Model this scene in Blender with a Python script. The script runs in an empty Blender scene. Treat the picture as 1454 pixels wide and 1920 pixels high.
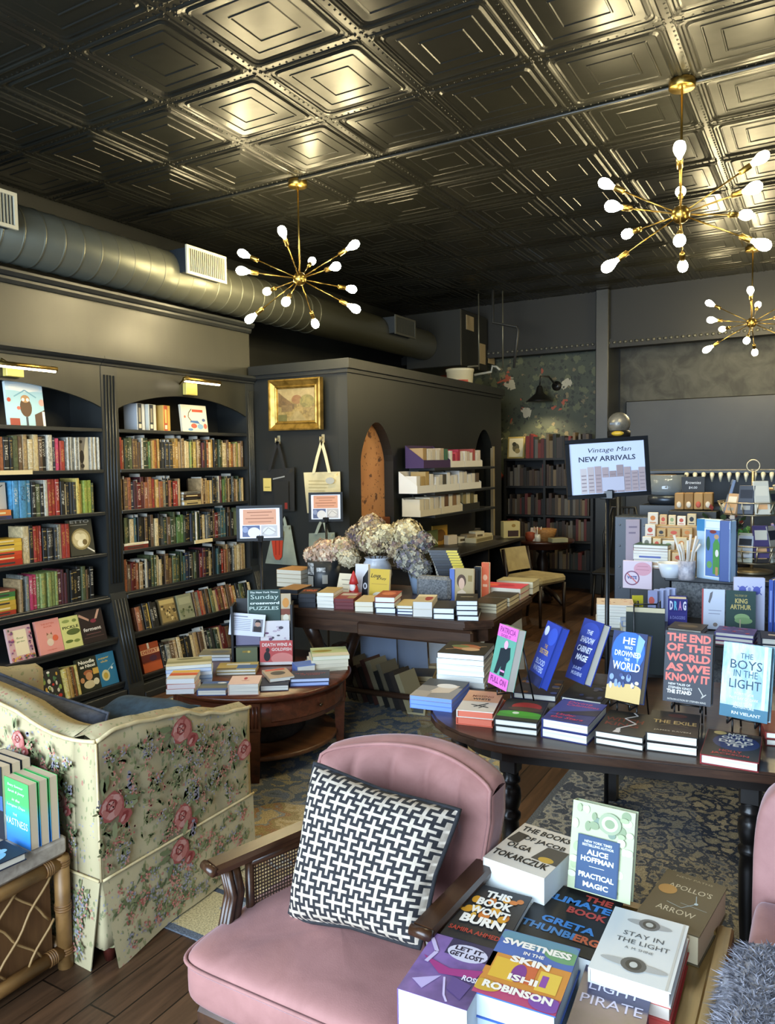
import bpy, bmesh, math, random
from mathutils import Matrix, Vector, Euler
R = math.radians
scene = bpy.context.scene
COL = scene.collection
rng = random.Random(7)

# ------------------------------------------------------------------ camera
EYE = 1.6
FPX = 1430.0
def _axes(yaw, pitch, roll):
    f = Vector((-math.sin(yaw)*math.cos(pitch), math.cos(yaw)*math.cos(pitch), -math.sin(pitch)))
    rt = Vector((math.cos(yaw), math.sin(yaw), 0)); up = rt.cross(f)
    c, s = math.cos(roll), math.sin(roll)
    return rt*c+up*s, up*c-rt*s, f
RT, UP, FW = _axes(R(30), R(3.8), R(-0.8))
cam_data = bpy.data.cameras.new('camera'); cam = bpy.data.objects.new('camera', cam_data)
COL.objects.link(cam); scene.camera = cam
cam_data.sensor_fit = 'VERTICAL'; cam_data.sensor_height = 36.0
cam_data.lens = 36.0*FPX/1920.0
cam_data.clip_start = 0.05; cam_data.clip_end = 60
cam.matrix_world = Matrix(((RT.x, UP.x, -FW.x, 0), (RT.y, UP.y, -FW.y, 0), (RT.z, UP.z, -FW.z, EYE), (0, 0, 0, 1)))

# ------------------------------------------------------------------ world, light, exposure
vs = scene.view_settings
scene.display_settings.display_device = 'sRGB'
vs.view_transform = 'Standard'; vs.look = 'None'; vs.gamma = 1.0; vs.exposure = 0.0
vs.use_curve_mapping = False
try:
    scene.cycles.use_denoising = True
    scene.cycles.max_bounces = 6
    scene.cycles.diffuse_bounces = 4
    scene.cycles.sample_clamp_indirect = 6.0
    scene.cycles.use_light_tree = True
except Exception:
    pass
w = bpy.data.worlds.new('daylight'); scene.world = w; w.use_nodes = True
bgn = w.node_tree.nodes['Background']
bgn.inputs[0].default_value = (0.62, 0.78, 1.0, 1); bgn.inputs[1].default_value = 2.0

def area(name, loc, rot, sx, sy, power, col):
    l = bpy.data.lights.new(name, 'AREA'); l.shape = 'RECTANGLE'; l.size = sx; l.size_y = sy
    l.energy = power; l.color = col
    o = bpy.data.objects.new(name, l); o.location = loc; o.rotation_euler = rot; COL.objects.link(o)
    return o
# daylight through the storefront windows behind the photographer
area('shopfront_daylight', (-1.75, -1.52, 1.75), (R(90), 0, 0), 4.4, 2.4, 480, (0.64, 0.81, 1.0))
BULB_STRENGTH = 235.0
BULB_COL = (1.0, 0.83, 0.46)

# ------------------------------------------------------------------ measuring: a pixel of the photo seen on a known plane
def ray(px, py):
    return RT*((px-727)/FPX)+UP*((960-py)/FPX)+FW
def on(ax, val, px, py):
    d = ray(px, py); o = Vector((0, 0, EYE)); return o+d*((val-o[ax])/d[ax])
def PX(px, py, x): return on(0, x, px, py)
def PY(px, py, y): return on(1, y, px, py)
def PZ(px, py, z): return on(2, z, px, py)

# ------------------------------------------------------------------ materials
def lin(c):
    if isinstance(c, str):
        c = c.lstrip('#'); c = tuple(int(c[i:i+2], 16) for i in (0, 2, 4))
    def f(u):
        u /= 255.0
        return u/12.92 if u <= 0.04045 else ((u+0.055)/1.055)**2.4
    return (f(c[0]), f(c[1]), f(c[2]), 1.0)
MATS = {}
def _new(key):
    m = bpy.data.materials.new(key); m.use_nodes = True
    nt = m.node_tree; b = nt.nodes['Principled BSDF']
    return m, nt, b
def flat(c, rough=0.55, metal=0.0, spec=0.5, name=None):
    key = name or 'paint_%s_%d_%d' % (c if isinstance(c, str) else '%02x%02x%02x' % tuple(c), rough*100, metal*100)
    if key in MATS: return MATS[key]
    m, nt, b = _new(key)
    b.inputs['Base Color'].default_value = lin(c); b.inputs['Roughness'].default_value = rough
    b.inputs['Metallic'].default_value = metal; b.inputs['Specular IOR Level'].default_value = spec
    MATS[key] = m; return m
def nd(nt, typ, **kw):
    n = nt.nodes.new(typ)
    for k, v in kw.items():
        if k.startswith('i_'):
            n.inputs[k[2:].replace('_', ' ')].default_value = v
        else: setattr(n, k, v)
    return n
def lk(nt, a, b): nt.links.new(a, b)
def ramp(nt, fac, stops, mode='LINEAR'):
    n = nt.nodes.new('ShaderNodeValToRGB'); n.color_ramp.interpolation = mode
    e = n.color_ramp.elements
    while len(e) < len(stops): e.new(0.5)
    for i, (p, c) in enumerate(stops):
        e[i].position = p; e[i].color = lin(c) if not (isinstance(c, tuple) and len(c) == 4) else c
    lk(nt, fac, n.inputs['Fac']); return n
def coords(nt, kind='Object', scale=(1, 1, 1), rot=(0, 0, 0), loc=(0, 0, 0)):
    t = nt.nodes.new('ShaderNodeTexCoord'); mp = nt.nodes.new('ShaderNodeMapping')
    mp.inputs['Scale'].default_value = scale; mp.inputs['Rotation'].default_value = rot
    mp.inputs['Location'].default_value = loc
    lk(nt, t.outputs[kind], mp.inputs['Vector']); return mp.outputs['Vector']
def mixc(nt, fac, a, b, blend='MIX'):
    n = nt.nodes.new('ShaderNodeMix'); n.data_type = 'RGBA'; n.blend_type = blend
    for sock, val in ((n.inputs[0], fac), (n.inputs[6], a), (n.inputs[7], b)):
        if hasattr(val, 'links') or hasattr(val, 'is_linked'): lk(nt, val, sock)
        elif isinstance(val, (int, float)): sock.default_value = val
        else: sock.default_value = lin(val)
    return n.outputs[2]
def math_(nt, op, a, b=None):
    n = nt.nodes.new('ShaderNodeMath'); n.operation = op
    for s, v in ((n.inputs[0], a), (n.inputs[1], b)):
        if v is None: continue
        if isinstance(v, (int, float)): s.default_value = v
        else: lk(nt, v, s)
    return n.outputs[0]
def noise(nt, vec, scale, detail=3, rough=0.5, dist=0.0):
    n = nd(nt, 'ShaderNodeTexNoise', i_Scale=scale, i_Detail=detail, i_Roughness=rough, i_Distortion=dist)
    lk(nt, vec, n.inputs['Vector']); return n.outputs['Fac']
def voro(nt, vec, scale, rand=1.0, feature='F1'):
    n = nd(nt, 'ShaderNodeTexVoronoi', feature=feature, i_Scale=scale, i_Randomness=rand)
    lk(nt, vec, n.inputs['Vector']); return n
def bump(nt, b, h, strength=0.3, dist=0.01):
    n = nd(nt, 'ShaderNodeBump', i_Strength=strength, i_Distance=dist)
    lk(nt, h, n.inputs['Height']); lk(nt, n.outputs[0], b.inputs['Normal'])
def mottled(name, ca, cb, scale=6, rough=0.5, metal=0.0, stretch=(1, 1, 1), bmp=0.0, detail=4, dist=0.3, lo=0.35, hi=0.65, kind='Object', spec=0.5):
    if name in MATS: return MATS[name]
    m, nt, b = _new(name)
    f = noise(nt, coords(nt, kind, stretch), scale, detail, 0.55, dist)
    r = ramp(nt, f, [(lo, ca), (hi, cb)]); lk(nt, r.outputs[0], b.inputs['Base Color'])
    b.inputs['Roughness'].default_value = rough; b.inputs['Metallic'].default_value = metal
    b.inputs['Specular IOR Level'].default_value = spec
    if bmp: bump(nt, b, f, bmp, 0.01)
    MATS[name] = m; return m
def wood(name, ca, cb, axis=0, rough=0.4, scale=1.0, spec=0.5):
    if name in MATS: return MATS[name]
    m, nt, b = _new(name)
    s = [18*scale]*3; s[axis] = 1.6*scale
    f = noise(nt, coords(nt, 'Object', tuple(s)), 1.6, 5, 0.6, 0.6)
    r = ramp(nt, f, [(0.3, ca), (0.7, cb)]); lk(nt, r.outputs[0], b.inputs['Base Color'])
    b.inputs['Roughness'].default_value = rough; b.inputs['Specular IOR Level'].default_value = spec
    bump(nt, b, f, 0.08, 0.004)
    MATS[name] = m; return m
def glow(name, c, strength):
    if name in MATS: return MATS[name]
    m, nt, b = _new(name)
    b.inputs['Base Color'].default_value = (1, 0.9, 0.7, 1)
    b.inputs['Emission Color'].default_value = (c[0], c[1], c[2], 1) if not isinstance(c, str) else lin(c)
    b.inputs['Emission Strength'].default_value = strength
    MATS[name] = m; return m

# ------------------------------------------------------------------ mesh building
class MB:
    def __init__(s): s.v = []; s.f = []; s.mi = []; s.sm = []
    def add(s, vs_, fs_, mi=0, smooth=False, M=None):
        o = len(s.v)
        s.v += [(M @ Vector(p))[:] for p in vs_] if M is not None else [tuple(p) for p in vs_]
        s.f += [tuple(i+o for i in q) for q in fs_]
        s.mi += [mi]*len(fs_); s.sm += [smooth]*len(fs_)
        return s
    def box(s, a, b, mi=0, M=None):
        (x0, y0, z0), (x1, y1, z1) = a, b
        return s.add([(x0,y0,z0),(x1,y0,z0),(x1,y1,z0),(x0,y1,z0),(x0,y0,z1),(x1,y0,z1),(x1,y1,z1),(x0,y1,z1)],
                     [(0,3,2,1),(4,5,6,7),(0,1,5,4),(1,2,6,5),(2,3,7,6),(3,0,4,7)], mi, False, M)
    def cbox(s, a, b, c=0.004, mi=0, M=None):           # box with chamfered edges
        (x0, y0, z0), (x1, y1, z1) = a, b
        vs_ = []
        for x, X in ((x0, x0+c), (x1, x1-c)):
            for y, Y in ((y0, y0+c), (y1, y1-c)):
                for z, Z in ((z0, z0+c), (z1, z1-c)):
                    vs_ += [(x, Y, Z), (X, y, Z), (X, Y, z)]
        bm = bmesh.new()
        for p in vs_: bm.verts.new(p)
        bmesh.ops.convex_hull(bm, input=bm.verts)
        bm.verts.ensure_lookup_table(); bm.verts.index_update()
        s.add([v.co[:] for v in bm.verts], [tuple(v.index for v in f.verts) for f in bm.faces], mi, False, M)
        bm.free(); return s
    def tube(s, pts, r, n=8, mi=0, M=None, smooth=True, caps=True):
        pts = [Vector(p) for p in pts]; N = len(pts)
        rs = r if isinstance(r, (list, tuple)) else [r]*N
        vs_ = []; fs_ = []
        prev = None
        for i, p in enumerate(pts):
            t = (pts[min(i+1, N-1)]-pts[max(i-1, 0)]).normalized()
            if prev is None:
                a = Vector((0, 0, 1)) if abs(t.z) < 0.9 else Vector((1, 0, 0))
                u = t.cross(a).normalized()
            else:
                u = (prev-t*prev.dot(t)).normalized()
            prev = u; w_ = t.cross(u)
            for k in range(n):
                an = 2*math.pi*k/n; vs_.append(p+(u*math.cos(an)+w_*math.sin(an))*rs[i])
        for i in range(N-1):
            for k in range(n):
                a = i*n+k; b = i*n+(k+1) % n; fs_.append((a, b, b+n, a+n))
        if caps:
            fs_.append(tuple(range(n-1, -1, -1))); fs_.append(tuple(range((N-1)*n, N*n)))
        return s.add(vs_, fs_, mi, smooth, M)
    def lathe(s, prof, n=20, mi=0, M=None, smooth=True):   # prof: (r, z) from bottom to top
        vs_ = []; fs_ = []
        for r, z in prof:
            for k in range(n):
                an = 2*math.pi*k/n; vs_.append((r*math.cos(an), r*math.sin(an), z))
        for i in range(len(prof)-1):
            for k in range(n):
                a = i*n+k; b = i*n+(k+1) % n; fs_.append((a, b, b+n, a+n))
        fs_.append(tuple(range(n-1, -1, -1))); L = (len(prof)-1)*n; fs_.append(tuple(range(L, L+n)))
        return s.add(vs_, fs_, mi, smooth, M)
    def prism(s, poly, z0, z1, mi=0, M=None, smooth=False):
        n = len(poly)
        vs_ = [(p[0], p[1], z0) for p in poly]+[(p[0], p[1], z1) for p in poly]
        fs_ = [tuple(range(n-1, -1, -1)), tuple(range(n, 2*n))]+[(i, (i+1) % n, (i+1) % n+n, i+n) for i in range(n)]
        return s.add(vs_, fs_, mi, smooth, M)
    def ball(s, c, r, n=8, m=6, mi=0, M=None):
        rx, ry, rz = r if isinstance(r, (list, tuple)) else (r, r, r)
        vs_ = [(c[0], c[1], c[2]-rz)]; fs_ = []
        for i in range(1, m):
            th = math.pi*i/m
            for k in range(n):
                an = 2*math.pi*k/n
                vs_.append((c[0]+rx*math.sin(th)*math.cos(an), c[1]+ry*math.sin(th)*math.sin(an), c[2]-rz*math.cos(th)))
        vs_.append((c[0], c[1], c[2]+rz)); T = len(vs_)-1
        for k in range(n): fs_.append((0, 1+(k+1) % n, 1+k))
        for i in range(m-2):
            for k in range(n):
                a = 1+i*n+k; b = 1+i*n+(k+1) % n; fs_.append((a, b, b+n, a+n))
        for k in range(n): fs_.append((T, 1+(m-2)*n+k, 1+(m-2)*n+(k+1) % n))
        return s.add(vs_, fs_, mi, True, M)
    def grid(s, fn, nu, nv, mi=0, smooth=True, M=None, wrap=False):
        vs_ = []; fs_ = []; ms = []
        for j in range(nv+1):
            for i in range(nu+1): vs_.append(fn(i/nu, j/nv))
        for j in range(nv):
            for i in range(nu):
                a = j*(nu+1)+i; fs_.append((a, a+1, a+nu+2, a+nu+1)); ms.append(mi(i, j) if callable(mi) else mi)
        s.add(vs_, fs_, 0, smooth, M); s.mi[-len(fs_):] = ms
        return s
    def build(s, name, mats, parent=None, at=None, fix=True, bevel=0.0, subsurf=0):
        me = bpy.data.meshes.new(name)
        if parent is not None: inv = WM[parent.name].inverted(); vs_ = [(inv @ Vector(p))[:] for p in s.v]
        else:
            if at is None:
                xs = [p[0] for p in s.v]; ys = [p[1] for p in s.v]; zs = [p[2] for p in s.v]
                at = ((min(xs)+max(xs))/2, (min(ys)+max(ys))/2, min(zs))
            vs_ = [(p[0]-at[0], p[1]-at[1], p[2]-at[2]) for p in s.v]
        me.from_pydata(vs_, [], s.f)
        me.polygons.foreach_set('material_index', s.mi); me.polygons.foreach_set('use_smooth', s.sm)
        if not isinstance(mats, (list, tuple)): mats = [mats]
        for m in mats: me.materials.append(m)
        if fix:
            bm = bmesh.new(); bm.from_mesh(me)
            bmesh.ops.remove_doubles(bm, verts=bm.verts, dist=1e-5)
            bmesh.ops.recalc_face_normals(bm, faces=bm.faces); bm.to_mesh(me); bm.free()
        me.update()
        o = bpy.data.objects.new(name, me); COL.objects.link(o)
        if parent is not None:
            o.parent = parent; WM[o.name] = WM[parent.name]
        else:
            o.location = at; WM[o.name] = Matrix.Translation(at)
        if bevel:
            md = o.modifiers.new('bevel', 'BEVEL'); md.width = bevel; md.segments = 2; md.limit_method = 'ANGLE'
        if subsurf:
            md = o.modifiers.new('subdivision', 'SUBSURF'); md.levels = subsurf; md.render_levels = subsurf
        return o
WM = {}
def tag(o, label=None, cat=None, group=None, kind=None):
    if label: o['label'] = label
    if cat: o['category'] = cat
    if group: o['group'] = group
    if kind: o['kind'] = kind
    return o
def struct(o): o['kind'] = 'structure'; return o
def thing(name, label, cat, loc=(0, 0, 0), rotz=0.0, group=None, M=None):
    o = bpy.data.objects.new(name, None); COL.objects.link(o); o.empty_display_size = 0.05
    if M is None: M = Matrix.Translation(loc) @ Matrix.Rotation(rotz, 4, 'Z')
    o.matrix_world = M; WM[o.name] = M.copy()
    return tag(o, label, cat, group)
TXT = {}
def text_mesh(s, bold=0.0, shear=0.0, spacing=1.0):
    k = (s, bold, shear, spacing)
    if k not in TXT:
        cu = bpy.data.curves.new('lettering', 'FONT'); cu.body = s; cu.align_x = 'CENTER'; cu.align_y = 'CENTER'
        cu.offset = bold; cu.shear = shear; cu.space_character = spacing; cu.resolution_u = 2; cu.size = 1.0
        o = bpy.data.objects.new('lettering', cu); COL.objects.link(o)
        bpy.context.view_layer.update()
        dg = bpy.context.evaluated_depsgraph_get()
        me = bpy.data.meshes.new_from_object(o.evaluated_get(dg))
        TXT[k] = ([v.co[:] for v in me.vertices], [tuple(p.vertices) for p in me.polygons])
        bpy.data.objects.remove(o); bpy.data.curves.remove(cu); bpy.data.meshes.remove(me)
    return TXT[k]
def put_text(mb, s, cx, cy, z, width, height, mi, M, bold=0.03, shear=0.0, spacing=1.0, squash=True):
    vs_, fs_ = text_mesh(s, bold, shear, spacing)
    if not vs_: return
    xs = [v[0] for v in vs_]; ys = [v[1] for v in vs_]
    sx = width/(max(xs)-min(xs)); sy = height/(max(ys)-min(ys)) if height else sx
    mx = (max(xs)+min(xs))/2; my = (max(ys)+min(ys))/2
    mb.add([((v[0]-mx)*sx+cx, (v[1]-my)*sy+cy, z) for v in vs_], fs_, mi, False, M)
def frame3(o, x, y=None, z=None):
    x = Vector(x).normalized()
    z = Vector(z).normalized() if z is not None else x.cross(Vector(y)).normalized()
    y = z.cross(x).normalized(); z = x.cross(y)
    return Matrix(((x.x, y.x, z.x, o[0]), (x.y, y.y, z.y, o[1]), (x.z, y.z, z.z, o[2]), (0, 0, 0, 1)))
# ------------------------------------------------------------------ the room
CEIL = 3.537
m_wall = mottled('dark_wall_paint', '#1a1b19', '#232420', 1.3, 0.42, stretch=(1, 1, 0.5), bmp=0.05)
m_case = mottled('dark_case_paint', '#1e2021', '#282a29', 2.0, 0.38)
m_black = flat('#101010', 0.5)
m_brass = flat('#a3894a', 0.30, 1.0, name='brushed_brass')

def mk_floor():
    m, nt, b = _new('dark_oak_boards')
    v = coords(nt, 'Object', (1, 1, 1), (0, 0, R(90)))
    br = nd(nt, 'ShaderNodeTexBrick', i_Scale=1.0, i_Mortar_Size=0.003)
    br.inputs['Brick Width'].default_value = 1.3; br.inputs['Row Height'].default_value = 0.11
    br.inputs['Color1'].default_value = lin('#6a4c35'); br.inputs['Color2'].default_value = lin('#4a3323'); br.inputs['Mortar'].default_value = lin('#24180f')
    lk(nt, v, br.inputs['Vector'])
    f = noise(nt, coords(nt, 'Object', (22, 2.0, 1)), 1.5, 5, 0.6, 0.5)
    r = ramp(nt, f, [(0.25, '#8c8c8c'), (0.75, '#ffffff')])
    lk(nt, mixc(nt, 1.0, br.outputs['Color'], r.outputs[0], 'MULTIPLY'), b.inputs['Base Color'])
    b.inputs['Roughness'].default_value = 0.38
    bump(nt, b, br.outputs['Fac'], 0.15, 0.003)
    return m
m_floor = mk_floor()
struct(MB().box((-5.0, -1.7, -0.08), (2.8, 9.75, 0)).build('floor', m_floor))

# pressed-tin ceiling: 24 inch panels, stepped square fields, bead rows along the joints
def mk_ceiling():
    P = 0.614; hs = P/2
    rings = [(hs, 0, 0.0), (0.288, 0.0, 0.0), (0.283, 0.03, 0.007), (0.275, 0.035, 0.011), (0.266, 0.035, 0.007), (0.260, 0.035, 0.0), (0.251, 0.035, -0.004), (0.240, 0.03, 0.008),
             (0.232, 0.03, 0.003), (0.192, 0.006, 0.0), (0.188, 0.006, 0.006), (0.183, 0.006, 0.006), (0.179, 0.006, 0.0), (0.115, 0.004, 0.0), (0.111, 0.004, 0.006), (0.106, 0.004, 0.006), (0.102, 0.004, 0.0)]
    def loop(r, c, z):
        out = []
        for qx, qy, a0 in ((1, 1, 0), (-1, 1, 90), (-1, -1, 180), (1, -1, 270)):
            for k in range(4):
                an = R(a0+30*k)
                out.append((qx*(r-c)+c*math.cos(an), qy*(r-c)+c*math.sin(an), -z*0.7))
        return out
    tv = []; tf = []
    for r, c, z in rings: tv += loop(r, c, z)
    n = 16
    for i in range(len(rings)-1):
        for k in range(n):
            a = i*n+k; b = i*n+(k+1) % n; tf.append((a, b, b+n, a+n))
    L = (len(rings)-1)*n; tf.append(tuple(range(L, L+n)))
    bv = []; bf = []
    def bead(x, y, r, h):
        o = len(bv)
        for k in range(5):
            an = 2*math.pi*k/5; bv.append((x+r*math.cos(an), y+r*math.sin(an), 0))
        bv.append((x, y, -h))
        for k in range(5): bf.append((o+k, o+(k+1) % 5, o+5))
    for i in range(15):
        t = -hs+P*(i+0.5)/15
        bead(t, -hs+0.009, 0.0075, 0.007); bead(-hs+0.009, t, 0.0075, 0.007)
    for sx in (-1, 1):
        for sy in (-1, 1):
            for dx, dy, r in ((0.035, 0.035, 0.016), (0.06, 0.028, 0.011), (0.028, 0.06, 0.011), (0.02, 0.02, 0.01)):
                bead(sx*(hs-dx), sy*(hs-dy), r, 0.012)
    mb = MB()
    xs = [-1.27+P*(k+0.5) for k in range(-7, 7)]
    ys = [3.08+P*(k+0.5) for k in range(-8, 11)]
    for cx in xs:
        for cy in ys:
            T = Matrix.Translation((cx, cy, CEIL))
            o = len(mb.v); mb.add(tv, tf, 0, False, T)
            if cy < 6.5 and cx < 1.5: mb.add(bv, bf, 0, True, T)
    mb.box((-5.6, -2.0, CEIL+0.02), (3.2, 10.0, CEIL+0.1))
    m, nt, b = _new('pressed_tin_paint')
    f = noise(nt, coords(nt, 'Object', (1, 1, 1)), 1.2, 3, 0.5, 0.2)
    r = ramp(nt, f, [(0.3, '#171714'), (0.7, '#20201b')]); lk(nt, r.outputs[0], b.inputs['Base Color'])
    b.inputs['Roughness'].default_value = 0.30; b.inputs['Specular IOR Level'].default_value = 0.36
    f2 = noise(nt, coords(nt, 'Object', (1, 1, 1)), 5.0, 2, 0.5, 0.2); bump(nt, b, f2, 0.12, 0.02)
    o = mb.build('ceiling', m, at=(0, 0, CEIL), fix=False); struct(o)
mk_ceiling()

# left: full-height wall, and the bulkhead the bookcases are built under
struct(MB().box((-5.1, -1.7, 0), (-4.95, 9.75, CEIL+.02)).build('wall_left', m_wall))
m_bulk = mottled('bulkhead_plaster', '#23231e', '#333229', 1.6, 0.36, stretch=(1, 1, 0.35), bmp=0.12)
struct(MB().box((-4.95, -1.7, 2.30), (-4.22, 5.03, 2.70)).build('wall_bulkhead', m_bulk))
cor = MB()
prof = [(-4.24, 2.68), (-4.20, 2.68), (-4.19, 2.70), (-4.19, 2.715), (-4.17, 2.72), (-4.155, 2.74), (-4.155, 2.755), (-4.24, 2.755)]
cor.prism([(p[0], p[1]) for p in prof], -1.7, 5.03, M=Matrix(((1, 0, 0, 0), (0, 0, 1, 0), (0, 1, 0, 0), (0, 0, 0, 1))))
struct(cor.build('trim_1', m_case))
# the inner room: front wall with the painting, side wall with the pointed niche
def arch(y0, y1, z0, zs, za, n=10):
    pts = [(y0, z0), (y0, zs)]
    c = (y0+y1)/2
    for k in range(1, n):
        t = k/n; an = t*math.pi/2
        pts.append((y0+(c-y0)*(1-math.cos(an))**0.72, zs+(za-zs)*math.sin(an)**0.95))
    pts.append((c, za))
    for k in range(n-1, 0, -1):
        t = k/n; an = t*math.pi/2
        pts.append((y1-(y1-c)*(1-math.cos(an))**0.72, zs+(za-zs)*math.sin(an)**0.95))
    pts += [(y1, zs), (y1, z0)]
    return pts
NX = -3.25
NICHE = arch(5.21, 5.74, 1.04, 1.60, 1.925)
DOOR = arch(7.50, 8.02, 0.0, 1.62, 1.93)
TOPZ = 2.375
def holed_wall(mb, x0, x1, ya, yb, za, zb, holes):
    bm = bmesh.new()
    from mathutils.geometry import tessellate_polygon
    polys = [[Vector((ya, za, 0)), Vector((yb, za, 0)), Vector((yb, zb, 0)), Vector((ya, zb, 0))]]
    for h in holes: polys.append([Vector((p[0], p[1], 0)) for p in h])
    tri = tessellate_polygon(polys); flat_ = [p for q in polys for p in q]
    for x in (x0, x1): mb.add([(x, p.x, p.y) for p in flat_], [tuple(t) for t in tri])
    for q in polys:
        n = len(q)
        mb.add([(x0, p.x, p.y) for p in q]+[(x1, p.x, p.y) for p in q], [(i, (i+1) % n, (i+1) % n+n, i+n) for i in range(n)])
    bm.free()
mb = MB(); DOOR2 = [(p[0], max(p[1], 0.001)) for p in DOOR]
holed_wall(mb, NX-0.09, NX, 5.03, 8.26, 0.0, TOPZ, [NICHE, DOOR2])
struct(mb.build('wall_inner_side', m_wall, fix=False))
struct(MB().box((-4.95, 5.03, 0), (NX-0.0905, 5.16, TOPZ)).build('wall_inner_front', m_wall))
struct(MB().box((-4.95, 8.13, 0), (NX-0.0905, 8.26, TOPZ)).build('wall_inner_back', m_wall))
struct(MB().box((-4.95, 5.17, TOPZ-0.06), (NX-0.14, 8.12, TOPZ-0.01)).build('ceiling_inner', m_black))
cap = MB()
for a, b in (((-4.2, 4.985, 2.325), (NX+0.045, 5.03, 2.40)), ((NX, 5.03, 2.325), (NX+0.045, 8.26, 2.40)),
             ((-4.2, 5.005, 2.295), (NX+0.02, 5.03, 2.325)), ((NX, 5.03, 2.295), (NX+0.02, 8.26, 2.325))): cap.box(a, b)
struct(cap.build('trim_2', m_wall))
# orange scroll-patterned paper behind the niche, with a wooden ledge
def mk_paper(name, base, base2, inks, sc, thr, rough=0.6):
    m, nt, b = _new(name)
    v = coords(nt, 'Object')
    f = noise(nt, v, 3, 2); col = ramp(nt, f, [(0.3, base), (0.7, base2)]).outputs[0]
    wv = nd(nt, 'ShaderNodeTexNoise', i_Scale=sc*0.35, i_Detail=1.0); lk(nt, v, wv.inputs['Vector'])
    vv = nd(nt, 'ShaderNodeVectorMath', operation='ADD'); sc_ = nd(nt, 'ShaderNodeVectorMath', operation='SCALE'); sc_.inputs['Scale'].default_value = 0.16
    lk(nt, wv.outputs['Color'], sc_.inputs[0]); lk(nt, v, vv.inputs[0]); lk(nt, sc_.outputs[0], vv.inputs[1])
    for i, (ink, s2, t) in enumerate(inks):
        vo = voro(nt, vv.outputs[0], sc*s2, 0.7); n2 = noise(nt, v, sc*s2*3.2, 2, 0.6, 0.4)
        d = math_(nt, 'ADD', vo.outputs['Distance'], math_(nt, 'MULTIPLY', math_(nt, 'SUBTRACT', n2, 0.5), 0.75))
        fac = math_(nt, 'LESS_THAN', d, t)
        col = mixc(nt, fac, col, ink)
    lk(nt, col, b.inputs['Base Color']); b.inputs['Roughness'].default_value = rough
    return m
m_orange = mk_paper('orange_scroll_paper', '#c98a55', '#d69a62', [('#6e4a34', 1.0, 0.22), ('#9c6236', 1.7, 0.16), ('#574a3c', 2.6, 0.10)], 9, 0.2)
nic = MB().box((NX-0.15, 5.17, 1.0), (NX-0.095, 6.0, 2.1)); struct(nic.build('wall_niche_back', m_orange))
struct(MB().cbox((NX-0.094, 5.22, 1.042), (NX-0.03, 5.73, 1.12), 0.006).build('trim_3', wood('niche_wood', '#6b3a1e', '#8a4f28', 1)))
struct(MB().box((NX-0.02, 7.985, 0.02), (NX+0.012, 8.03, 1.75)).build('trim_4', flat('#8f8163', 0.6)))
struct(MB().box((NX-0.9, 7.3, 0.02), (NX-0.88, 8.1, 2.1)).build('wall_inner_partition', flat('#2b1712', 0.7)))

# far end: patterned paper bay, column, plastered wall with a lower panel
BY = 9.3
m_fp = mk_paper('green_bird_paper', '#343a2c', '#3f4535', [('#23281f', 2.3, 0.30), ('#565a3e', 1.1, 0.30), ('#6d6244', 1.5, 0.2), ('#94462e', 0.42, 0.27), ('#a8a28c', 0.58, 0.19), ('#2a2f24', 2.6, 0.2)], 5.5, 0.2)
struct(MB().box((-5.1, BY, 0), (-2.42, BY+0.15, CEIL+.02)).build('wall_back_papered', m_fp))
m_plas = mottled('scraped_plaster', '#26261f', '#45453d', 4.0, 0.62, bmp=0.25, detail=6, dist=1.2)
struct(MB().box((-2.2, 9.5, 0), (2.8, 9.65, CEIL+.02)).build('wall_back', m_plas))
p0 = PY(1170, 753, 9.46); p1 = PY(1454, 733, 9.46)
struct(MB().cbox((-2.12, 9.44, 0.0), (2.6, 9.50, p0.z), 0.01).build('trim_5', mottled('dark_panel', '#222220', '#2a2a27', 2, 0.45)))
c0 = PY(1117, 660, 8.95); c1 = PY(1138, 660, 8.95)
struct(MB().cbox((c0.x, 8.95, 0), (c1.x+0.02, 9.65, CEIL), 0.008).build('column', m_case))
bz = PY(1117, 652, 8.9).z
hd = MB().box((-5.0, 9.05, bz+0.02), (2.8, 9.3, CEIL+.02)).box((-5.0, 9.0, bz), (2.8, 9.06, bz+0.10))
struct(hd.build('trim_6', flat('#161613', 0.6)))
hb = MB()
x = -4.2
while x < 2.6:
    hb.ball((x, 8.995, bz+0.055), (0.022, 0.012, 0.018), 6, 4); x += 0.062
struct(hb.build('trim_7', flat('#4a4a42', 0.35)))
struct(MB().box((2.65, -1.7, 0), (2.8, 9.75, CEIL+.02)).build('wall_right', m_wall))
# shopfront behind the photographer: piers, sill, header
fw = MB().box((-5.1, -1.7, 0), (2.8, -1.6, 0.55)).box((-5.1, -1.7, 3.0), (2.8, -1.6, CEIL+.02))
for x in (-5.1, -2.0, 1.0, 2.6): fw.box((x, -1.7, 0.55), (x+0.2, -1.6, 3.0))
struct(fw.build('wall_front', m_wall))
# conduit across the ceiling between the lamp roses
cd = MB().tube([(x, 4.33+0.006*math.sin(x*3), CEIL-0.012) for x in [-4.6+0.3*i for i in range(22)]], 0.012, 6)
struct(cd.build('trim_8', flat('#24241f', 0.3)))

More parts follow.
